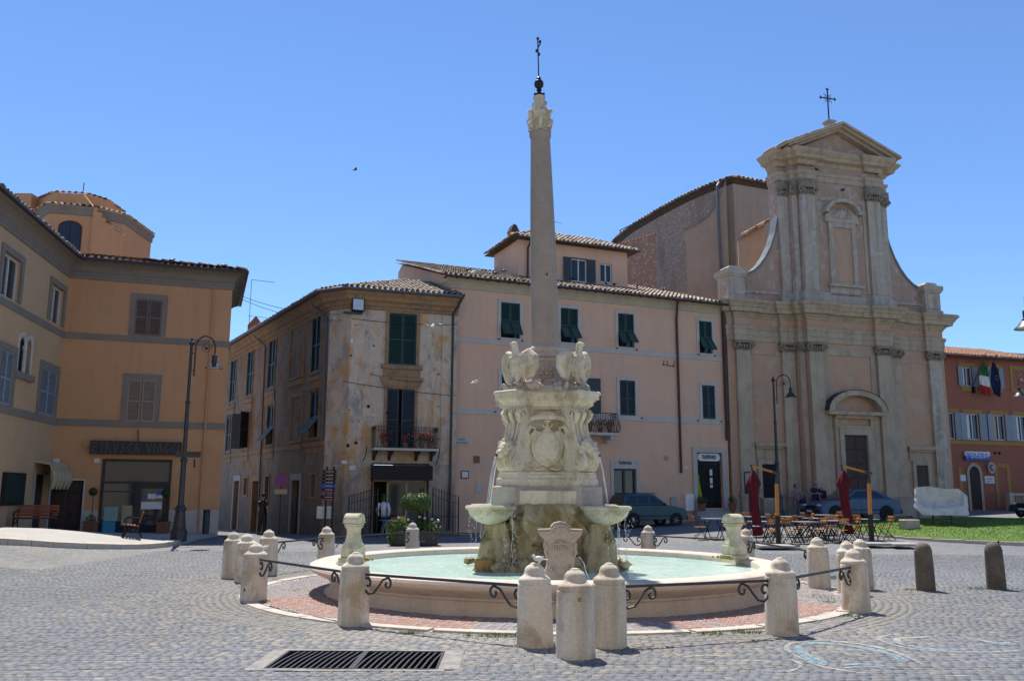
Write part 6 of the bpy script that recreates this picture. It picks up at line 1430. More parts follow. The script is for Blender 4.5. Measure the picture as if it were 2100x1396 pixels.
BP=[('front',(.71,10.0),'frontmost stone bollard with a small brass plate, nearest the camera'),
('b2',(.29,10.72),'stone bollard with a pigeon on top, left of the frontmost bollard'),
('b3',(1.15,10.70),'stone bollard right behind the frontmost bollard, where the right front rail starts'),
('bl',(-2.12,12.30),'stone bollard alone between the left group and the front group'),
('br',(3.46,11.66),'stone bollard alone between the front group and the right group'),
('l4',(-4.2,14.85),'stone bollard with dark stains at its foot, nearest of the left group'),
('l1',(-5.78,18.75),'outermost stone bollard at the far left of the left group'),
('l2',(-5.25,17.95),'stone bollard behind the stained one in the left group, with a bird beside it'),
('l3',(-5.22,19.4),'stone bollard of the left group where the rear left rail starts'),
('r1',(5.27,13.88),'stone bollard nearest of the right group, where the right front rail ends'),
('r2',(5.85,17.2),'leftmost grey stone bollard standing in shade in the right group'),
('r3',(6.08,16.3),'stone bollard in the middle of the right group'),
('r4',(6.62,17.1),'rearmost stone bollard of the right group, half hidden'),
('bk',(-4.45,21.75),'stone bollard behind the left marble pedestal on the rear left'),
('bk2',(-2.72,24.9),'stone bollard in front of the leafy planter at the back'),
('bk3',(3.62,23.7),'stone bollard at the back before the teal car'),
('bk4',(5.55,21.3),'stone bollard at the back behind the right marble pedestal')]
BPOS={}
for k,(key,(x,y),lab) in enumerate(BP):
    t=thing('stone_bollard',lab,'bollard',(x,y,gh(x,y)),random.uniform(0,6),'stone bollards round the fountain'); t.rotation_euler=(R(random.gauss(0,.7)),R(random.gauss(0,.7)),t.rotation_euler[2]); BPOS[key]=Vector((x,y))
    o=link('shaft',BM[k%6],t); s_=1 if key not in('bk2','bk3','bk4') else .96; o.scale=(s_*random.uniform(.97,1.03),s_*random.uniform(.97,1.03),random.uniform(.975,1.01))
    if key=='front':
        t.rotation_euler=(0,0,0); p=MB().bbox(-.02,.02,-.006,.006,-.022,.022,.002).build('brass_plate',MT['gold'],t); p.location=(.03,-.202,.625)
    if key=='l4':
        t.rotation_euler=(0,0,0)
        m=MB(); 
        for (u,z,a,b) in ((-.1,.17,.02,.06),(-.02,.07,.035,.03)):
            vs=[]
            for q in range(10): ang=2*PI*q/10; th=-PI/2+(u+a*cos(ang))/.21; r=.2155; vs.append((r*cos(th),r*sin(th),z+b*sin(ang)*random.uniform(.8,1.2)))
            m.add(vs,[tuple(range(10))])
        m.build('dark_stain',flat('brown_stain',(.09,.055,.035),.9),t)
def rail(ka,kb,label,h=.665):
    a,b=BPOS[ka],BPOS[kb]; fc=Vector(FC); d=(b-a).normalized(); inn=Vector((-d.y,d.x)); inn=inn if inn.dot(fc-(a+b)/2)>0 else -inn
    A_=a+d*.16-inn*.0; B_=b-d*.16; L=(B_-A_).length
    t=thing('iron_rail',label,'railing',(A_.x,A_.y,gh(A_.x,A_.y)),math.atan2(d.y,d.x),'iron rails between the bollards')
    dz=gh(B_.x,B_.y)-gh(A_.x,A_.y); MB().tube([(0,0,h),(L,0,h+dz)],.026,4,flat=.9).build('bar',MT['iron'],t)
    def scroll(x0,s):
        p=[]
        for k in range(15): an=-.3*PI+k*.42; r=.028+.0045*k; p.append((x0+s*(.10-r*cos(an)*1.0),0,h-.115+r*sin(an)))
        q=[]
        for k in range(13): an=.2*PI+k*.42; r=.024+.004*k; q.append((x0+s*(.42+r*cos(an)),0,h-.10-r*sin(an)*-1))
        body_=[(x0+s*(.02),0,h-.12),(x0+s*.035,0,h-.20),(x0+s*.10,0,h-.255),(x0+s*.19,0,h-.235),(x0+s*.27,0,h-.15),(x0+s*.34,0,h-.06),(x0+s*.42,0,h-.03)]
        m=MB(); 
        sp1=[(x0+s*(.085+(.075-.005*k)*cos(PI+k*.5)*1),0,h-.115+(.085-.0052*k)*sin(k*.5)) for k in range(12)]
        m.tube(sp1[::-1]+body_[1:5],.0165,5)
        sp2=[(x0+s*(.425+(.075-.005*k)*cos(PI/2-k*.5)),0,h-.105+(.08-.0052*k)*sin(PI/2-k*.5)) for k in range(12)]
        m.tube(body_[3:6]+sp2,.0165,5); return m.build('scroll',MT['iron'],t)
    scroll(.0,1); scroll(L,-1); return t
rail('l4','bl','iron rail with scrolls from the left group to the front left bollard'); rail('bl','b2','iron rail with scrolls from the front left bollard to the front group'); rail('b3','br','iron rail with scrolls from the front group to the front right bollard'); rail('br','r1','iron rail with scrolls from the front right bollard to the right group')
rail('l3','bk','iron rail with scrolls at the rear left beside the left marble pedestal'); rail('bk','bk2','iron rail at the back between the left pedestal and the planter'); rail('bk2','bk3','long iron rail behind the basin, passing behind the fountain base'); rail('bk3','bk4','iron rail at the back right in front of the café chairs'); rail('bk4','r2','iron rail at the rear right, ending at the shaded right group')
# dark basalt bollards on the right
m=MB(); m.lathe([(.172,-.05),(.172,.0),(.165,.45),(.155,.70),(.158,.71),(.156,.73),(.15,.735),(.148,.76),(.13,.81),(.095,.85),(.05,.873),(.003,.88)],28); gm=m.mesh('basalt_shaft',MT['greyboll'],True)
for (x,y),lab,tl in (((7.75,16.94),'dark round topped basalt bollard, left of the pair on the right',1.2),((9.25,17.27),'dark round topped basalt bollard, right of the pair with weeds at its foot',2)):
    t=thing('dark_bollard',lab,'bollard',(x,y,gh(x,y)),0,'dark bollards at the right'); o=link('shaft',gm,t); o.rotation_euler=(0,R(-tl*1.5),1)
# ================================================================== street lamps
def lamp_post(label,x,y,rot,sign=False,s=1.0):
    t=thing('street_lamp',label,'street lamp',(x,y,gh(x,y)+(.13 if x<-10.9 else 0)),rot,'cast iron street lamps')
    m=MB(); m.lathe([(.27,-.05),(.27,.3),(.22,.36),(.21,.4),(.17,.85),(.155,.95),(.2,.98),(.2,1.04),(.15,1.08),(.13,1.15)],8); m.build('base',MT['iron'],t)
    m=MB(); m.lathe([(.10,1.1),(.09,2.6),(.12,2.62),(.12,2.7),(.075,2.74),(.065,4.6),(.09,4.62),(.09,4.68),(.055,4.7),(.048,6.65),(.09,6.68),(.11,6.74),(.03,6.82),(.04,6.88),(.01,6.92)],14); m.build('pole',MT['iron'],t,smooth=True)
    m=MB(); m.tube([(.14,0,5.55),(.14,0,6.45)]+[(.47-.33*cos(k*PI/14),0,6.55+.42*sin(k*PI/14)) for k in range(15)]+[(.80,0,6.3)],.028,7); m.bar((.0,0,5.75),(.14,0,5.75),.03); m.bar((0,0,6.35),(.14,0,6.35),.03)
    m.tube([(.52+(.2-.006*k)*cos(k*.5),0,6.55+(.2-.006*k)*sin(k*.5)) for k in range(22)],.011,5); m.blob((.52,0,6.55),(.06,.03,.06),8,6); m.tube([(.14,0,6.5),(.25,0,6.5),(.36,0,6.44)],.011,5); m.build('arm',MT['iron'],t,smooth=True)
    m=MB(); m.lathe([(.05,6.32),(.085,6.3),(.085,6.1),(.12,6.08),(.12,6.04),(.16,6.02),(.22,5.93),(.30,5.86),(.31,5.84)],20,(.80,0),cap=False); h=m.build('lamp_head',MT['iron'],t,smooth=True)
    MB().lathe([(.001,5.82),(.2,5.83),(.29,5.855)],20,(.80,0),cap=False).build('lens',MT['lens'],h,smooth=True)
    if sign: MB().box(-.28,.55,-.06,-.03,2.75,2.95).build('street_sign',MT['iron'],t); MB().tube([(.35,-.05,2.7),(.37,-.05,2.4)],.03,5).build('small_spotlight',MT['black'],t)
    return t
lamp_post('dark street lamp standing on the left pavement in front of the orange house',-11.2,30.3,R(8),True)
lamp_post('dark street lamp standing before the church between the closed umbrellas',12.95,43.2,R(-20))
lamp_post('nearest street lamp, its hood just cut off by the right edge of the photo',13.65,21.5,R(180))
lamp_post('distant street lamp at the right edge in front of the police station',25.2,42.0,R(180))
# ================================================================== benches
def bench(label,x,y,rot):
    t=thing('park_bench',label,'bench',(x,y,gh(x,y)+.13),rot,'wooden benches on the left pavement')
    for sx in (-.58,.58):
        m=MB(); m.tube([(sx,.30,.82),(sx,.24,.55),(sx,.18,.42),(sx,.05,.39),(sx,-.25,.41)],.022,5); m.tube([(sx,-.25,.41),(sx,-.22,.25),(sx,-.32,.0)],.022,5); m.tube([(sx,.18,.42),(sx,.16,.22),(sx,.30,.0)],.022,5)
        m.tube([(sx,-.28,.03),(sx,-.15,.22),(sx,.0,.26),(sx,.15,.22),(sx,.26,.03)],.016,5); m.tube([(sx,-.02+.12*cos(k*.5),.30+.07*sin(k*.5)) for k in range(13)],.012,4)
        m.tube([(sx,.25,.62),(sx,.05,.66),(sx,-.2,.62),(sx,-.27,.55),(sx,-.22,.47),(sx,-.25,.41)],.022,5); m.tube([(sx,-.2+.05*cos(k*.6),.55+.05*sin(k*.6)) for k in range(11)],.012,4); m.build('iron_side',MT['black'],t,smooth=True)
    for k in range(5): MB().bbox(-.66,.66,-.27+.095*k,-.195+.095*k,.42-.012*k,.445-.012*k,.006).build('seat_slat',MT['benchwood'],t)
    for k in range(4): o=MB().bbox(-.66,.66,-.012,.012,-.04,.04,.006).build('back_slat',MT['benchwood'],t); o.location=(0,.20+.028*k,.51+.095*k); o.rotation_euler=(R(-17),0,0)
    return t
bench('red brown slatted bench by the notice board, seen from the front at far left',-15.95,30.0,R(10)); bench('red brown slatted bench seen end on before the travel agency window',-12.35,29.3,R(-67))
# ================================================================== leafy things
def leaf_ball(m,c,r,n,size,dense=.75,seed=0):
    rl=random.Random(seed)
    for _ in range(n):
        d=Vector((rl.gauss(0,1),rl.gauss(0,1),rl.gauss(0,1))).normalized(); k=dense+(1-dense)*rl.random()**.5; k*=1+.05*mnoise.noise(d*3+Vector(c))
        p=Vector(c)+Vector((d.x*r[0],d.y*r[1],d.z*r[2]))*k; a=Vector((rl.gauss(0,1),rl.gauss(0,1),rl.gauss(0,1))).normalized()*size; b=d.cross(a).normalized()*size*.5+d*size*rl.uniform(-.3,.5)
        m.add([p-a*.5,p+b*.5,p+a*.5,p-b*.5],[(0,1,2,3)],min(1,max(0,rl.betavariate(2,2))))
def topiary(label,x,y,hz,r,planter=True,mt_='leafl',n=1500):
    t=thing('topiary_tree',label,'shrub',(x,y,gh(x,y)+(.13 if x<-10.9 else 0)))
    MB().tube([(0,0,.1),(.015,0,hz*.5),(0,.01,hz-r*.4)],[.022,.018,.016],6).build('trunk',MT['bark'] if 'bark' in MT else MT['doorwood'],t)
    m=MB(); m.blob((0,0,hz),(r*.86,r*.86,r*.84),12,8,.05,tint=.12); leaf_ball(m,(0,0,hz),(r,r,r*.98),n,.05*r/.3,.86,int(x*10)); link('crown',m.mesh('crown',MT[mt_],recalc=False),t)
    if planter:
        m=MB(); m.prism([(-.19,-.19),(.19,-.19),(.19,.19),(-.19,.19)],0,.36); m.box(-.22,.22,-.22,.22,.36,.42); m.build('pot',MT['terracotta'],t)
        m=MB(); leaf_ball(m,(0,0,.5),(.2,.2,.16),160,.07,.3,3); link('leaves',m.mesh('leaves',MT['leafd'],recalc=False),t)
    return t
topiary('thin ball topiary in a terracotta pot left of the travel agency window',-15.7,33.5,1.5,.17,mt_='leafd',n=500); topiary('thin ball topiary in a terracotta pot right of the travel agency window',-13.35,34.45,1.5,.17,mt_='leafd',n=500)
topiary('left of two sunlit clipped box balls above the planter by the corner house shop',-3.52,31.0,1.43,.31,False); topiary('right of two sunlit clipped box balls above the planter by the corner house shop',-3.10,30.75,1.40,.35,False,n=1900)
pl=thing('street_planter','dark planter with leafy light green shrubs and small globe lights in the square','planter',(-3.3,30.5,gh(-3.3,30.5)),R(4))
m=MB(); m.bbox(-.78,.82,-.32,.42,0,.42,.02); m.box(-.82,.86,-.36,.46,.42,.47); m.build('trough',MT['iron'],pl)
for k,(cx,cy,cz,rx,rz,mt_) in enumerate(((-.62,-.2,.62,.30,.30,'leafl'),(-.15,-.2,.52,.25,.22,'leafl'),(.2,.05,.66,.30,.28,'leafd'),(.62,-.15,.56,.33,.25,'leafl'),(-.72,-.32,.3,.18,.3,'leafl'),(.05,-.3,.45,.2,.2,'leafl'))):
    m=MB(); leaf_ball(m,(cx,cy,cz),(rx,rx*.8,rz),420,.085,.35,k); link('shrub',m.mesh('shrub',MT[mt_],recalc=False),pl)
for cx,cz in ((-.52,.86),(-.2,.80),(.18,.90),(.36,.86),(.6,.82),(.82,.78)):
    m=MB(); m.bar((cx,-.1,.3),(cx,-.1,cz),.02); m.build('light_stem',MT['iron'],pl); MB().blob((cx,-.1,cz+.04),(.05,.05,.045),9,6).build('globe_light',MT['lens'],pl,smooth=True)
def potted(label,x,y,z,r,h,n=260):
    t=thing('potted_plant',label,'potted plant',(x,y,z)); MB().lathe([(r*.75,0),(r,h),(r*1.12,h),(r*1.12,h*1.15),(r*.9,h*1.15)],14).build('pot',MT['terracotta'],t); m=MB(); leaf_ball(m,(0,0,h+r),(r*1.25,r*1.25,r*1.1),n,.09,.3,int(x*7)); link('leaves',m.mesh('leaves',MT['leafd'],recalc=False),t); return t
P=lambda u,y,A0,az: (A0[0]+u*cos(R(az))-y*sin(R(az)),A0[1]+u*sin(R(az))+y*cos(R(az)))
q=P(12.45,-.5,(-2.52,38.5),22.8); potted('potted green plant left of the steps of the grilled shop door',*q,.95,.2,.3); q=P(14.15,-.6,(-2.52,38.5),22.8); potted('terracotta pot right of the steps of the grilled shop door',*q,.95,.2,.3,120)
# balcony flowers
def flowers(label,A0,az,us,z,y,n):
    t=thing('flower_pots',label,'flowers',(0,0,0)); 
    for u in us:
        q=P(u,y,A0,az); MB().lathe([(.09,z),(.13,z+.22)],10,q).build('pot',MT['terracotta'],t); m=MB(); leaf_ball(m,(q[0],q[1],z+.38),(.26,.2,.24),150,.08,.25,int(u*9)); link('leaves',m.mesh('leaves',MT['leafd'],recalc=False),t)
        m=MB(); rl=random.Random(int(u*13))
        for _ in range(n): d=Vector((rl.gauss(0,.16),rl.gauss(-.1,.12),rl.gauss(.05,.13))); m.blob((q[0]+d.x,q[1]+d.y,z+.42+d.z),(.04,.04,.035),6,4)
        m.build('red_blossoms',MT['redflower'],t)
    return t
flowers('red geraniums in pots on the iron balcony of the weathered corner house',(-6.99,36.56),19.1,(1.65,2.5,3.2,3.55),3.58,-.62,14); flowers('pots of plants on the curved balcony of the pink house',(-2.52,38.5),22.8,(5.6,6.3,6.9,7.4),4.52,-.65,4)
# ================================================================== cars
def car(label,x,y,rot,prof,green,wins,L,W,wheelx,paint,rr=.29,tall=1.45,flip=False,roofrack=False):
    t=thing('parked_car',label,'car',(x,y,gh(x,y)),rot)
    def shell(outline,w,inset,edge):
        m=MB(); c=(sum(p[0] for p in outline)/len(outline),sum(p[1] for p in outline)/len(outline)); rings=[]
        for yy,k in ((-w,inset),(-w+edge*.4,inset*.35),(-w+edge,0),(0,-.004),(w-edge,0),(w-edge*.4,inset*.35),(w,inset)):
            rings.append([(px+(c[0]-px)*k*.5,yy*(1-green_t*max(0,(pz-.95))) ,pz+(c[1]-pz)*k) for px,pz in outline])
        m.rings(rings); return m
    green_t=0; shell(prof,W/2,.07,.10).build('body',paint,t,smooth=True)
    green_t=.34; shell(green,W/2-.045,.05,.08).build('cabin',paint,t,smooth=True)
    for s in (-1,1):
        for wn in wins:
            m=MB(); f=lambda pz:(W/2-.045)*(1-.34*(pz-.95))+.004
            m.add([(a,s*f(b),b) for a,b in wn],[tuple(range(len(wn)))]); m.build('side_window',MT['glass'],t)
    g=green; 
    def slope_glass(a,b,name):
        m=MB(); k0,k1=.1,.9; off=.012 if b[0]<a[0] else -.012
        p0=(a[0]+(b[0]-a[0])*k0,a[1]+(b[1]-a[1])*k0); p1=(a[0]+(b[0]-a[0])*k1,a[1]+(b[1]-a[1])*k1); nx_,nz_=(b[1]-a[1]),-(b[0]-a[0]); l=math.hypot(nx_,nz_); nx_,nz_=nx_/l*.014,nz_/l*.014
        if nz_<0: nx_,nz_=-nx_,-nz_
        w0=(W/2-.14)*(1-.3*(p0[1]-.95)); w1=(W/2-.14)*(1-.3*(p1[1]-.95)); m.add([(p0[0]+nx_,-w0,p0[1]+nz_),(p0[0]+nx_,w0,p0[1]+nz_),(p1[0]+nx_,w1,p1[1]+nz_),(p1[0]+nx_,-w1,p1[1]+nz_)],[(0,1,2,3)]); m.build(name,MT['glass'],t)
    slope_glass(g[-1],g[-2],'windscreen'); slope_glass(g[0],g[1],'rear_window')
    for wx in wheelx:
        for s in (-1,1):
            MB().lathe([(.001,-.02),(rr*1.16,-.02),(rr*1.16,.006),(.001,.006)],22,cap=False).build('wheel_arch',MT['dark'],t).matrix_local=Matrix.Translation((wx,s*(W/2-.002),rr+.02))@Matrix.Rotation(PI/2,4,'X')
            wh=MB().lathe([(rr*.62,-.09),(rr*.96,-.09),(rr,-.07),(rr,.07),(rr*.96,.09),(rr*.66,.09),(rr*.62,.07)],24,cap=False).build('wheel',MT['rubber'],t,smooth=True); wh.matrix_local=Matrix.Translation((wx,s*(W/2-.06),rr))@Matrix.Rotation(PI/2*s,4,'X')
            m=MB(); m.lathe([(.001,.0),(rr*.62,.0),(rr*.66,-.07)],18,cap=False); 
            for k in range(5): a=k*2*PI/5; m.tube([(.02*cos(a),.02*sin(a),-.05),(rr*.6*cos(a),rr*.6*sin(a),-.05)],.03,4)
            m.lathe([(.001,-.07),(.06,-.065),(.07,-.03)],10,cap=False); m.build('rim',MT['chrome'],wh)
    x0=min(p[0] for p in prof); x1=max(p[0] for p in prof)
    for s in (-1,1):
        MB().blob((x1-.10,s*(W/2-.25),.66),(.13,.2,.075),10,6).build('headlight',MT['lens'],t,smooth=True); MB().bbox(x0-.005,x0+.09,s*(W/2-.2)-.1,s*(W/2-.2)+.13,.62,.84,.02).build('tail_light',MT['taill'],t); MB().blob((wins[-1][-1][0]-.02,s*(W/2+.07),1.0),(.06,.09,.06),8,5).build('mirror',paint,t,smooth=True)
    m=MB(); m.bbox(x1-.12,x1+.05,-W/2+.03,W/2-.03,.30,.50,.03); m.bbox(x0-.05,x0+.12,-W/2+.03,W/2-.03,.30,.50,.03); m.build('bumper',MT['plastic'],t)
    MB().box(x1+.051,x1+.06,-.22,.22,.36,.46).build('number_plate',MT['paper'],t); MB().box(x1-.02,x1+.03,-.4,.4,.54,.66).build('grille',MT['black'],t)
    m=MB(); 
    for s in (-1,1): m.box(-.02,.0,s*W/2-.003,s*W/2+.003,.35,.93); m.box(.1,.22,s*W/2-.005,s*(W/2)+.012,.80,.83); m.box(x0+.4,x1-.4,s*W/2-.004,s*W/2+.006,.45,.50)
    m.build('door_trim',MT['plastic'],t)
    if roofrack: m=MB(); m.box(-.3,.2,-.5,.5,1.46,1.49); m.build('roof_bar',MT['plastic'],t)
    return t
car('small boxy teal hatchback parked in shade behind the right fountain basin',6.15,40.6,R(20),[(-1.68,.3),(-1.70,.6),(-1.66,.95),(.55,.95),(.9,.93),(1.6,.80),(1.69,.6),(1.68,.3)],[(-1.63,.94),(-1.40,1.40),(-1.2,1.45),(-.1,1.45),(.08,1.41),(.72,.94)],
 [[(-1.42,1.0),(-1.25,1.34),(-.85,1.35),(-.85,1.0)],[(-.78,1.0),(-.78,1.35),(-.25,1.35),(-.25,1.0)],[(-.18,1.0),(-.18,1.35),(.02,1.34),(.5,1.0)]],3.4,1.5,(-1.05,1.08),MT['teal'],.28,roofrack=True)
sd_prof=[(-2.12,.3),(-2.16,.7),(-2.1,.98),(-1.5,.98),(.75,.95),(1.5,.86),(2.05,.70),(2.15,.5),(2.1,.28)]; sd_green=[(-1.75,.95),(-1.0,1.36),(-.7,1.42),(.0,1.42),(.2,1.38),(1.02,.93)]
sd_win=[[(-1.38,1.02),(-.92,1.29),(-.62,1.33),(-.55,1.02)],[(-.48,1.02),(-.53,1.34),(.0,1.34),(.12,1.31),(.62,1.02)]]
car('blue grey saloon car parked facing left in front of the church door',16.15,42.5,R(193),sd_prof,sd_green,sd_win,4.3,1.72,(-1.3,1.35),MT['bluecar'],.31)
car('black car just entering at the right edge in front of the police station',27.55,45.3,R(200),sd_prof,sd_green,sd_win,4.3,1.72,(-1.3,1.35),MT['blackcar'],.31)
# ================================================================== café terrace
def bistro_chair():
    t=thing('folding_chair','x','chair'); 
    for k in range(5): MB().bbox(-.20,.20,-.19+.078*k,-.125+.078*k,.44,.458,.004).build('seat_slat',MT['wood'],t)
    for k in range(2): o=MB().bbox(-.20,.20,-.01,.01,-.035,.035,.004).build('back_slat',MT['wood'],t); o.location=(0,.235+.02*k,.70+.11*k); o.rotation_euler=(R(-10),0,0)
    m=MB()
    for s in (-.185,.185): m.bar((s,-.24,.0),(s,.27,.86),.022); m.bar((s,.26,0),(s,-.19,.45),.022); 
    m.bar((-.185,.18,.14),(.185,.18,.14),.014); m.bar((-.185,-.19,.43),(.185,-.19,.43),.016); m.bar((-.185,-.2,.06),(.185,-.2,.06),.014); m.build('frame',MT['black'],t); return t
def bistro_table():
    t=thing('cafe_table','x','table'); MB().bbox(-.34,.34,-.34,.34,.715,.74,.008).build('table_top',MT['tabletop'],t); m=MB()
    for s in (-.26,.26): m.bar((s,-.28,0),(s,.26,.71),.024); m.bar((s,.28,0),(s,-.26,.71),.024)
    for yy in (-.24,.24): m.bar((-.26,yy,.05),(.26,yy,.05),.016)
    m.box(-.3,.3,-.3,.3,.69,.714); m.build('frame',MT['black'],t); return t
TB=[('leftmost',7.5,33.2),('second from left in front',8.75,31.5),('by the left umbrella',9.25,34.0),('just right of the left umbrella post',10.25,31.3),('in the middle of the back row',10.55,33.9),('in the middle of the front row',11.45,31.8),('backmost, in front of the blue grey car',12.05,34.6),('beside the right umbrella post',12.95,32.6),('behind the front middle one',11.2,33.0)]
tp=bistro_table(); cp=bistro_chair(); first=True; used=0
ORD=['left','right','in front','behind']
for i,(nm,x,y) in enumerate(TB):
    lab='dark topped square café table, '+nm+(' of the terrace' if 'row' not in nm and 'umbrella' not in nm and 'car' not in nm else '')
    rz=R(random.uniform(-14,14)+14); tb=tp if i==0 else dup(tp,lab,(x,y,gh(x,y)),rz); tb.location=(x,y,gh(x,y)); tb.rotation_euler=(0,0,rz); tb['label']=lab; tb['group']='café tables'
    sides=[0,1] if i in (0,4,6) else [0,1,2] if i in (1,5,8) else [0,1,3]
    for sN in sides:
        dx,dy,a=((-.62,0,90),(.62,0,-90),(0,-.62,180),(0,.62,0))[sN]; ph=rz+R(random.uniform(-18,18)); c,s=cos(rz),sin(rz); px,py=x+dx*c-dy*s+random.uniform(-.06,.06),y+dx*s+dy*c+random.uniform(-.06,.06)
        cl='wooden folding chair '+ORD[sN]+(' of' if sN<2 else '' if sN==3 else ' of')+' the café table '+nm
        ch=cp if first else dup(cp,cl); first=False; ch['label']=cl; ch['group']='folding café chairs'; ch.location=(px,py,gh(px,py)); ch.rotation_euler=(0,0,R(a)+ph)
def umbrella(label,x,y,ax,ay,slabs,seed):
    z0=gh(x,y); t=thing('closed_parasol',label,'parasol',(x,y,z0)); rl=random.Random(seed)
    MB().bbox(-.07,.07,-.07,.07,0,.98,.006).build('post_sleeve',MT['black'],t); MB().tube([(0,0,.98),(.03,0,2.05)],.075,4).build('wooden_post',MT['wood'],t); MB().tube([(.03,0,2.04),(.05,0,2.36)],.06,4).build('post_joint',MT['iron'],t)
    MB().tube([(.10,.0,2.40),(ax,ay,2.66)],[.055,.055],4).build('wooden_arm',MT['wood'],t); m=MB(); m.bar((.16,0,2.40),(-.1,0,2.44),.075); m.bar((ax+.06,ay,2.65),(ax-.07,ay,2.69),.07); m.tube([(ax-.02,ay,2.66),(ax,ay,2.48)],.03,6); m.build('arm_joint',MT['iron'],t)
    m=MB(); n=40; rings=[]
    pr=[(2.50,.05,0),(2.40,.11,.1),(2.25,.17,.2),(2.08,.23,.28),(1.98,.22,.3),(1.85,.15,.3),(1.5,.15,.32),(1.2,.145,.35),(.95,.14,.35),(.72,.14,.35),(.60,.105,.2),(.5,.14,.4),(.40,.16,.45),(.30,.13,.5)]
    for z,r,f in pr:
        rings.append([(ax+.03*sin(z*3)+r*(1+f*.5*sin(9*a+z*1.4)*(1 if k%2 else .8)+f*.3*mnoise.noise((cos(a)*2,sin(a)*2,z*2+seed)))*cos(a)+.07*(2.5-z)*.5,ay+r*(1+f*.5*sin(9*a+z*1.4))*sin(a),z) for k,a in enumerate([2*PI*i/n for i in range(n)])])
    m.rings(rings); m.build('canopy',MT['maroon'],t,smooth='all'); MB().lathe([(.125,.6),(.14,.62),(.125,.64)],16,(ax+.07,ay),cap=False).build('tie_band',MT['white'],t)
    for a,b,c,d in slabs: MB().bbox(a,b,c,d,.01,.09,.008).build('base_slab',MT['concrete'],t)
    MB().bbox(-.5,.5,-.06,.06,0,.05,.005).build('base_bar',MT['black'],t); m=MB(); m.box(-.55,.55,-.55,.55,-.02,.012); m.build('base_plate',MT['black'],t); return t
umbrella('closed maroon parasol on a wooden arm, left of the two on the terrace',9.1,30.6,-.72,.25,[(-1.15,-.02,-2.0,-1.0)],1); umbrella('closed maroon parasol on a wooden arm, right of the two on the terrace',12.6,31.4,-.78,.25,[(-.95,-.15,-1.9,-1.0),(-.13,.75,-2.2,-1.2)],2)
# ================================================================== people
def person(label,x,y,z,rot,arms,top,legs,hair,female=False,lean=0,bag=None,hat=None,s=1.0):
    t=thing('person',label,'person',(x,y,z),rot); t.scale=(s,s,s)
    hip,knee=.92,.50
    body=MB(); 
    def limb(m,p,r,n=8): m.tube(p,r,n)
    lg=[[(sx*.09,0,hip),(sx*.105,-.02+fx*.5,knee),(sx*.11,.03+fx,.09)] for sx,fx in ((-1,-.05),(1,.04))]
    for p in lg: limb(body,p,[.085,.06,.04]); body.blob((p[2][0],p[2][1]-.06,.045),(.045,.12,.045),8,6)
    sh=.185 if not female else .165
    body.tube([(0,0,.90),(0,-.01,1.1),(0,lean*.4,1.3),(0,lean,1.44)],[.14,.13,.16,.12],12,flat=.7); body.tube([(0,lean,1.42),(0,lean-.01,1.54)],[.06,.055],8); body.blob((0,lean-.03,1.63),(.078,.095,.115),12,9); body.blob((0,lean-.125,1.615),(.016,.02,.022),6,5); body.blob((-.08,lean-.02,1.62),(.014,.02,.03),6,4); body.blob((.08,lean-.02,1.62),(.014,.02,.03),6,4)
    ar=[]
    for sx,(el,wr) in zip((-1,1),arms):
        p=[(sx*sh,lean,1.40),el,wr]; ar.append(p); limb(body,p,[.05,.042,.03]); d=(Vector(wr)-Vector(el)).normalized(); 
        body.blob(Vector(wr)+d*.05,(.035,.03,.045),8,6)
        o=d.orthogonal().normalized()
        for q in range(4): b0=Vector(wr)+d*.08+o*(.018*(q-1.5)); body.tube([b0,b0+d*(.035+.006*(1.5-abs(q-1.5))),b0+d*(.06+.008*(1.5-abs(q-1.5)))+Vector((0,-.012,-.008))],[.0095,.009,.007],6)
        b0=Vector(wr)+d*.035+o*.03; body.tube([b0,b0+d*.03+o*.02,b0+d*.055+o*.02],[.011,.010,.008],6)
    link('body',remesh(body,.014,'body',MT['skin'],1),t)
    tr=MB(); 
    for p in lg: tr.tube([p[0],p[1],(p[2][0],p[2][1],.10)],[.115,.085,.07],10)
    tr.tube([(0,0,.84),(0,0,1.0)],[.165,.15],12,flat=.72); link('trousers',remesh(tr,.02,'trousers',MT[legs],2),t)
    tp_=MB(); tp_.tube([(0,0,.88),(0,-.01,1.1),(0,lean*.4,1.3),(0,lean,1.44)],[.175,.165,.185,.13],14,flat=.75)
    for p in ar: m_=Vector(p[0]).lerp(Vector(p[1]),.75); tp_.tube([p[0],m_],[.075,.065],9)
    link('shirt',remesh(tp_,.02,'shirt',MT[top],2),t)
    hr=MB(); hr.blob((0,lean-.005,1.665),(.092,.10,.10),12,8); 
    if female: hr.blob((0,lean+.02,1.62),(.105,.09,.11),10,7)
    link('hair',remesh(hr,.018,'hair',MT[hair],1),t)
    f=MB()
    for sx in (-1,1): f.blob((sx*.03,lean-.122,1.635),(.012,.008,.008),6,4)
    f.blob((0,lean-.122,1.575),(.024,.008,.006),6,4); f.build('eyes_and_mouth',MT['hair'],t)
    m=MB(); 
    for p in lg: m.bbox(p[2][0]-.05,p[2][0]+.05,p[2][1]-.18,p[2][1]+.06,0,.075,.02)
    m.build('shoes',MT['black'],t)
    if hat: MB().lathe([(.135,1.66),(.10,1.675),(.092,1.75),(.04,1.775)],14,(0,lean-.03)).build('cap',MT[hat],t,smooth=True)
    return t
w1=person('woman in a pink checked blouse leaning by the church wall with a blue bag',14.05,44.0,gh(14.05,44),R(20),[((-.27,-.05,1.15),(-.12,-.24,1.02)),((.27,-.04,1.15),(.10,-.22,1.0))],'plaid','greytr','hair',True,s=.95)
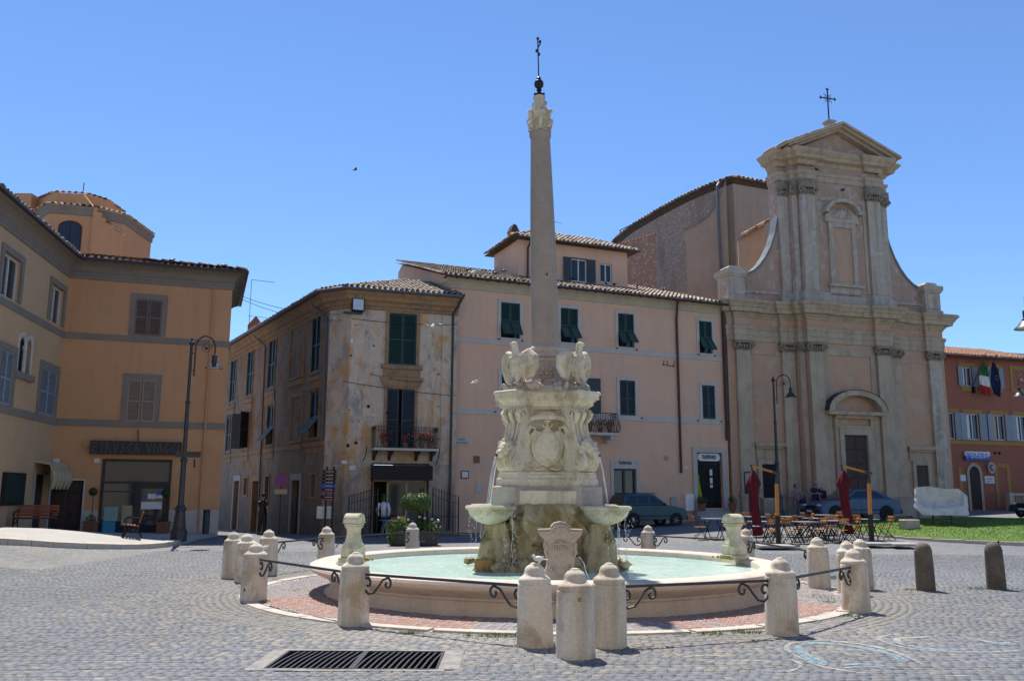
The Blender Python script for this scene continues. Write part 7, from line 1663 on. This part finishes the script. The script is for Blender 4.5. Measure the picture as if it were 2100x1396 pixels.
b=thing('shoulder_bag','dark blue bag held by the woman leaning on the church wall','bag',(14.28,43.72,gh(14.28,43.72)+.72),R(15)); bm2=MB(); bm2.bbox(-.17,.17,-.07,.07,0,.24,.05); bm2.build('pouch',MT['navy'],b); MB().tube([(-.14,0,.22),(-.08,0,.36),(.05,.02,.38),(.14,0,.22)],.012,5).build('strap',MT['navy'],b)
person('man in a dark blue shirt standing with folded arms by the church pilaster',15.05,44.1,gh(15.05,44.1),R(16),[((-.30,-.06,1.18),(.05,-.24,1.15)),((.30,-.06,1.18),(-.05,-.23,1.20))],'navy','jeans','hair',False,hat='greyplast',s=1.03)
bb=thing('rucksack','dark rucksack hanging at the side of the man by the church','bag',(15.42,44.0,gh(15.42,44)+.95),R(16)); MB().bbox(-.14,.14,-.1,.1,0,.42,.06).build('pouch',MT['black'],bb); MB().tube([(-.1,-.08,.4),(-.16,-.08,.55),(-.08,0,.42)],.015,5).build('strap',MT['black'],bb)
person('man in dark clothes walking away up the shaded side street',-10.55,38.0,gh(-10.55,38)-.02,R(150),[((-.24,.0,1.14),(-.25,-.1,.9)),((.24,.0,1.14),(.25,-.08,.9))],'black','black','hair',False,s=1.0)
# ================================================================== sculpture on the lawn
sx_,sy_=17.15,35.6; sz=lz(sx_,sy_)
mb=thing('marble_fragment','large hollowed white marble fragment on two thin posts on the lawn','sculpture',(sx_,sy_,sz),R(-33))
m=MB(); nu,nv=40,22; fr=[];bkk=[]
def prof_(u):
    top=1.50+.05*sin(u*7)-.02*u if u<.84 else 1.47-1.9*(u-.84)
    if u<.06: top-=.9*(.06-u)
    bot=.42 if u>.16 else .42+1.9*(.16-u)
    return bot+.006*sin(u*13),top+.025*mnoise.noise((u*12,0,0))
for i in range(nu+1):
    u=i/nu; b0,t0=prof_(u); colf=[];colb=[]
    for j in range(nv+1):
        v=j/nv; xx=-1.08+2.16*u+(.05*mnoise.noise((u*4,v*5,2)))*(1 if i in(0,nu) else .3); z=b0+(t0-b0)*v
        inn=ss(.08,.16,u)*ss(.05,.11,1-u)*ss(.22+.45*abs(u-.45)**1.5,.34+.45*abs(u-.45)**1.5,v); dep=inn*(.14+.34*(1-v)**1.2)+.03*mnoise.noise((u*7,v*5,1))
        colf.append((xx*.87,-.12-.34*(1-v)**1.2+dep,z-.06)); colb.append((xx*.87,.13+.03*mnoise.noise((u*6,v*6,5)),z-.06))
    fr.append(colf); bkk.append(colb)
def sheet(m,G): 
    n=len(G[0]); b=len(m.v); vs=[p for c in G for p in c]; m.add(vs,[(i*n+j,(i+1)*n+j,(i+1)*n+j+1,i*n+j+1) for i in range(len(G)-1) for j in range(n-1)])
sheet(m,fr); sheet(m,bkk); sheet(m,[fr[0],bkk[0]]); sheet(m,[fr[-1],bkk[-1]]); sheet(m,[[c[0] for c in fr],[c[0] for c in bkk]]); sheet(m,[[c[-1] for c in fr],[c[-1] for c in bkk]])
m.build('marble_block',mat('white_statuary_marble',(.70,.69,.66),(.58,.57,.54),2.5,spot=(.40,.37,.31),spot_amt=.4,spot_scale=3,fine=.08,bmp=.5,bscale=12,bdist=.03),mb,smooth='all')
for x in (-.32,.34): MB().lathe([(.04,-.1),(.04,.42)],10,(x,-.1)).build('support_post',MT['iron'],mb)
sb_=thing('stone_block','small pale marble block lying on the grass beside the sculpture','stone',(15.55,35.0,lz(15.55,35)),R(12)); m=MB(); m.bbox(-.33,.33,-.22,.22,-.05,.34,.03); o=m.build('block',MT['marblep'],sb_); o.data.vertices[0].co.x+=.05
# ================================================================== signs and street furniture
np_=thing('no_parking_sign','round red and blue no parking sign on a pole in the shaded street','road sign',(-9.72,37.6,gh(-9.72,37.6)),R(12)); MB().tube([(0,0,0),(0,0,2.55)],.03,8).build('pole',MT['iron'],np_)
def disc(r,y0,y1): return MB().prism([(r*cos(k*PI/14),2.25+r*sin(k*PI/14)) for k in range(28)],y0,y1,'y')
d=disc(.27,-.05,-.035).build('disc',MT['red'],np_); disc(.2,-.06,-.051).build('blue_field',MT['blue'],d); m=MB()
for a in (PI/4,-PI/4): c,s=cos(a),sin(a); m.prism([(-.2*c-.025*s,2.25-.2*s+.025*c),(-.2*c+.025*s,2.25-.2*s-.025*c),(.2*c+.025*s,2.25+.2*s-.025*c),(.2*c-.025*s,2.25+.2*s+.025*c)],-.066 if a>0 else -.069,-.061,'y')
m.build('red_bars',MT['red'],d); MB().box(-.26,.26,-.05,-.035,1.68,1.88).build('supplementary_plate',MT['canvas'],np_)
ts=thing('tourist_signpost','stack of small dark direction signs on a post at the house corner','signpost',(-7.35,35.4,0),R(-8)); MB().tube([(0,0,0),(0,0,2.75)],.04,8).build('pole',MT['black'],ts); MB().tube([(.28,.02,0),(.28,.02,2.75)],.04,8).build('pole',MT['black'],ts)
for k,mt_ in enumerate(('black','brown','brown','navy','blue','navy','red','navy','red')): z=2.62-.142*k; o=MB().bbox(-.15-.006*k,.40-.006*k,-.08,-.045,z-.125 if mt_!='red' else z-.05,z,.006).build('sign_panel',MT[mt_],ts); MB().box(-.02,.3,-.086,-.081,z-.085 if mt_!='red' else z-.03,z-.045 if mt_!='red' else z-.02).build('pale_text_line',MT['canvas'],o)
MB().box(-.38,.3,.06,.08,.72,1.2).build('white_notice',MT['paper'],ts)
ib=thing('information_board','dark information panel on a single pole beside the church','notice board',(11.35,42.5,gh(11.35,42.5)),R(14)); MB().tube([(0,0,0),(0,0,1.4)],.035,8).build('pole',MT['black'],ib); MB().bbox(-.24,.24,-.03,.03,1.2,2.25,.02).build('panel',MT['plastic'],ib); MB().box(-.2,.2,-.036,-.031,1.65,2.18).build('pale_print',flat('grey_print',(.28,.30,.30),.6),ib); MB().box(-.2,.2,-.036,-.031,1.25,1.5).build('photo_print',MT['navy'],ib)
bn=thing('waste_bin','tall dark cylindrical waste bin against the orange house corner','bin',(-11.75,34.55,gh(-11.75,34.55)+.05)); MB().lathe([(.13,0),(.13,.98),(.11,1.0)],18).build('cylinder',MT['shblue'],bn,smooth=True); MB().lathe([(.135,.9),(.14,.93),(.135,.96)],18,cap=False).build('rim_band',MT['black'],bn)
# iron fences by the corner shop
def fence(label,u0,u1,n,slope_):
    q=P(u0,-.95,(-6.99,36.56),19.1); t=thing('iron_fence',label,'fence',(q[0],q[1],gh(*q)),R(19.1),'iron fences at the corner shop'); L=u1-u0
    for k in range(n+1):
        x=L*k/n; h=1.72+slope_*(x/L-.5)*.35; m=MB(); m.bar((x,0,0),(x,0,h),.022 if 0<k<n else .045); m.blob((x,0,h+.03),(.03,.03,.05),6,4); m.build('bar',MT['black'],t)
    m=MB(); 
    for z in (.12,.78): m.bar((0,0,z),(L,0,z),.03)
    m.tube([(L*k/8,0,1.5+slope_*(k/8-.5)*.35-.06*sin(PI*k/8)) for k in range(9)],.016,4); m.build('rail',MT['black'],t); return t
fence('black iron railing left of the corner shop window',.2,1.35,10,1); fence('black iron railing right of the corner shop window',3.65,4.75,9,-1)
# goods outside the corner shop
q=P(1.75,-.15,(-6.99,36.56),19.1); mq=thing('mannequin','headless mannequin wearing a white jacket in the corner shop doorway','mannequin',(q[0],q[1],gh(*q)),R(19)); m=MB(); m.tube([(0,0,.75),(0,0,1.0),(0,0,1.25),(0,0,1.38)],[.15,.14,.19,.08],12,flat=.7); m.tube([(-.17,0,1.32),(-.25,0,1.05),(-.22,-.05,.8)],[.07,.06,.05],8); m.tube([(.17,0,1.32),(.25,0,1.05),(.22,-.05,.8)],[.07,.06,.05],8); m.build('white_jacket',MT['white'],mq,smooth='all'); MB().tube([(0,0,0),(0,0,.8)],.03,6).build('stand',MT['iron'],mq); MB().lathe([(.05,1.4),(.09,1.45),(.1,1.55),(.05,1.62),(.13,1.63),(.12,1.66),(.02,1.7)],12).build('hat',MT['leafd'],mq)
q=P(2.25,-.75,(-6.99,36.56),19.1); gt=thing('goods_table','small table with colourful goods and a yellow price card outside the corner shop','table',(q[0],q[1],gh(*q)),R(19)); m=MB(); m.bbox(-.75,.75,-.25,.25,.62,.66,.01); m.build('table_top',flat('pale_blue_cloth',(.12,.25,.36),.8),gt)
for sx in (-.68,.68): m=MB(); m.bar((sx,-.2,0),(sx*.8,-.2,.62),.03); m.bar((sx,.2,0),(sx*.8,.2,.62),.03); m.build('leg',MT['shgrey'],gt)
for k,(x,w_,h_,mt_) in enumerate(((-.55,.3,.12,'navy'),(-.2,.25,.1,'red'),(.15,.22,.13,'blue'),(.5,.3,.09,'teal'))): o=MB().bbox(x-w_/2,x+w_/2,-.15,.15,.661,.661+h_,.03).build('folded_goods',MT[mt_],gt)
MB().box(.02,.26,-.27,-.255,.55,.80).build('price_card',MT['yellow'],gt)
# cables across the alley
cb=thing('overhead_cables','two thin cables sagging from the orange house to the corner house','cable',(0,0,0)); 
for (a,b,sg_) in (((-11.6,35.8,9.9),(-7.3,36.9,9.25),.25),((-11.6,35.8,9.8),(-7.2,36.7,8.95),.3)): MB().tube([Vector(a).lerp(Vector(b),k/12)+Vector((0,0,-sg_*4*(k/12)*(1-k/12))) for k in range(13)],.013,4).build('wire',MT['iron'],cb)
# ================================================================== pigeons
def pigeon(label,loc,rot,mt_='iron',fly=False,s=1):
    m=MB(); m.blob((0,0,.09),(.11,.055,.06),9,6); m.blob((.11,0,.15),(.035,.032,.035),7,5); m.tube([(.08,0,.11),(.11,0,.14)],[.04,.03],6); m.tube([(.14,0,.15),(.165,0,.145)],[.01,.004],4); m.tube([(-.08,0,.08),(-.2,0,.07)],[.04,.025],5,flat=.4)
    if fly:
        for s_ in (-1,1): m.add([(.06,s_*.04,.1),(-.06,s_*.04,.1),(-.07,s_*.2,.15),(.03,s_*.22,.16),(-.05,s_*.36,.13)],[(0,1,2,3),(3,2,4)])
    else:
        for s_ in (-1,1): m.bar((.0,s_*.02,.04),(.0,s_*.02,-.01),.008)
    t=m.build('pigeon',MT[mt_],None,smooth=True); tag(t,label,'bird','pigeons around the square'); t.location=loc; t.rotation_euler=(0,R(-8) if fly else 0,rot); t.scale=(s,s,s); return t
pigeon('pale pigeon perched on a front bollard with its tail raised',(.33,10.72,.935),R(190),'white',s=.55); pigeon('pigeon beside the left bollard group, only its white head showing',(-4.72,17.3,.66),R(30),'white',s=.5)
pigeon('white pigeon in flight before the upper window of the corner house',(-2.75,30,7.35),R(80),'white',True,1.1); pigeon('white pigeon in flight near the pink house eave',(-1.4,31,9.55),R(60),'white',True); pigeon('pigeon gliding low before the pink house wall',(-1.3,31,5.55),R(20),'white',True,.8); pigeon('dark bird tiny and high in the empty sky',(-9.8,52,21.4),R(30),'black',True)
def onpink(u,y,z): q=P(u,y,(-2.52,38.5),22.8); return (q[0],q[1],z)
for k,(u,y,z,lab) in enumerate(((1.0,1.3,11.98,'dark pigeon sitting on the left part of the pink house roof'),(3.7,3.4,12.7,'dark pigeon near the attic corner on the pink roof'),(7.4,3.0,12.55,'dark pigeon below the attic window on the pink roof'),(9.0,2.4,12.35,'pigeon under the small attic window, left of two'),(9.6,2.6,12.4,'pigeon under the small attic window, right of two'),(10.6,2.0,12.25,'pigeon at the right end of the attic wall'),(12.3,2.2,12.3,'pigeon on the pink roof near the church'),(2.0,.3,11.68,'pigeon at the tile edge above the first green window'))): pigeon(lab,onpink(u,y,z),random.uniform(0,6),'iron' if k%2 else 'black')
q=P(5.72,.0,(-17.42,33.61),19.4); pigeon('pigeon at the right tip of the orange house eave',(q[0],q[1],10.92),R(40),'black')
q=P(3.67,.5,(-17.42,33.61),19.4); pigeon('pigeon on the orange house roof tiles, middle',(q[0],q[1],11.08),R(10),'iron')
q=P(7.0,-.9,(10.8,44.1),16.5); pigeon('dark pigeon on top of the church niche hood',(q[0],q[1],17.82),R(10),'black'); q=P(5.3,-1.1,(10.8,44.1),16.5); pigeon('dark pigeon clinging to the left upper capital of the church',(q[0],q[1],18.72),R(200),'black')
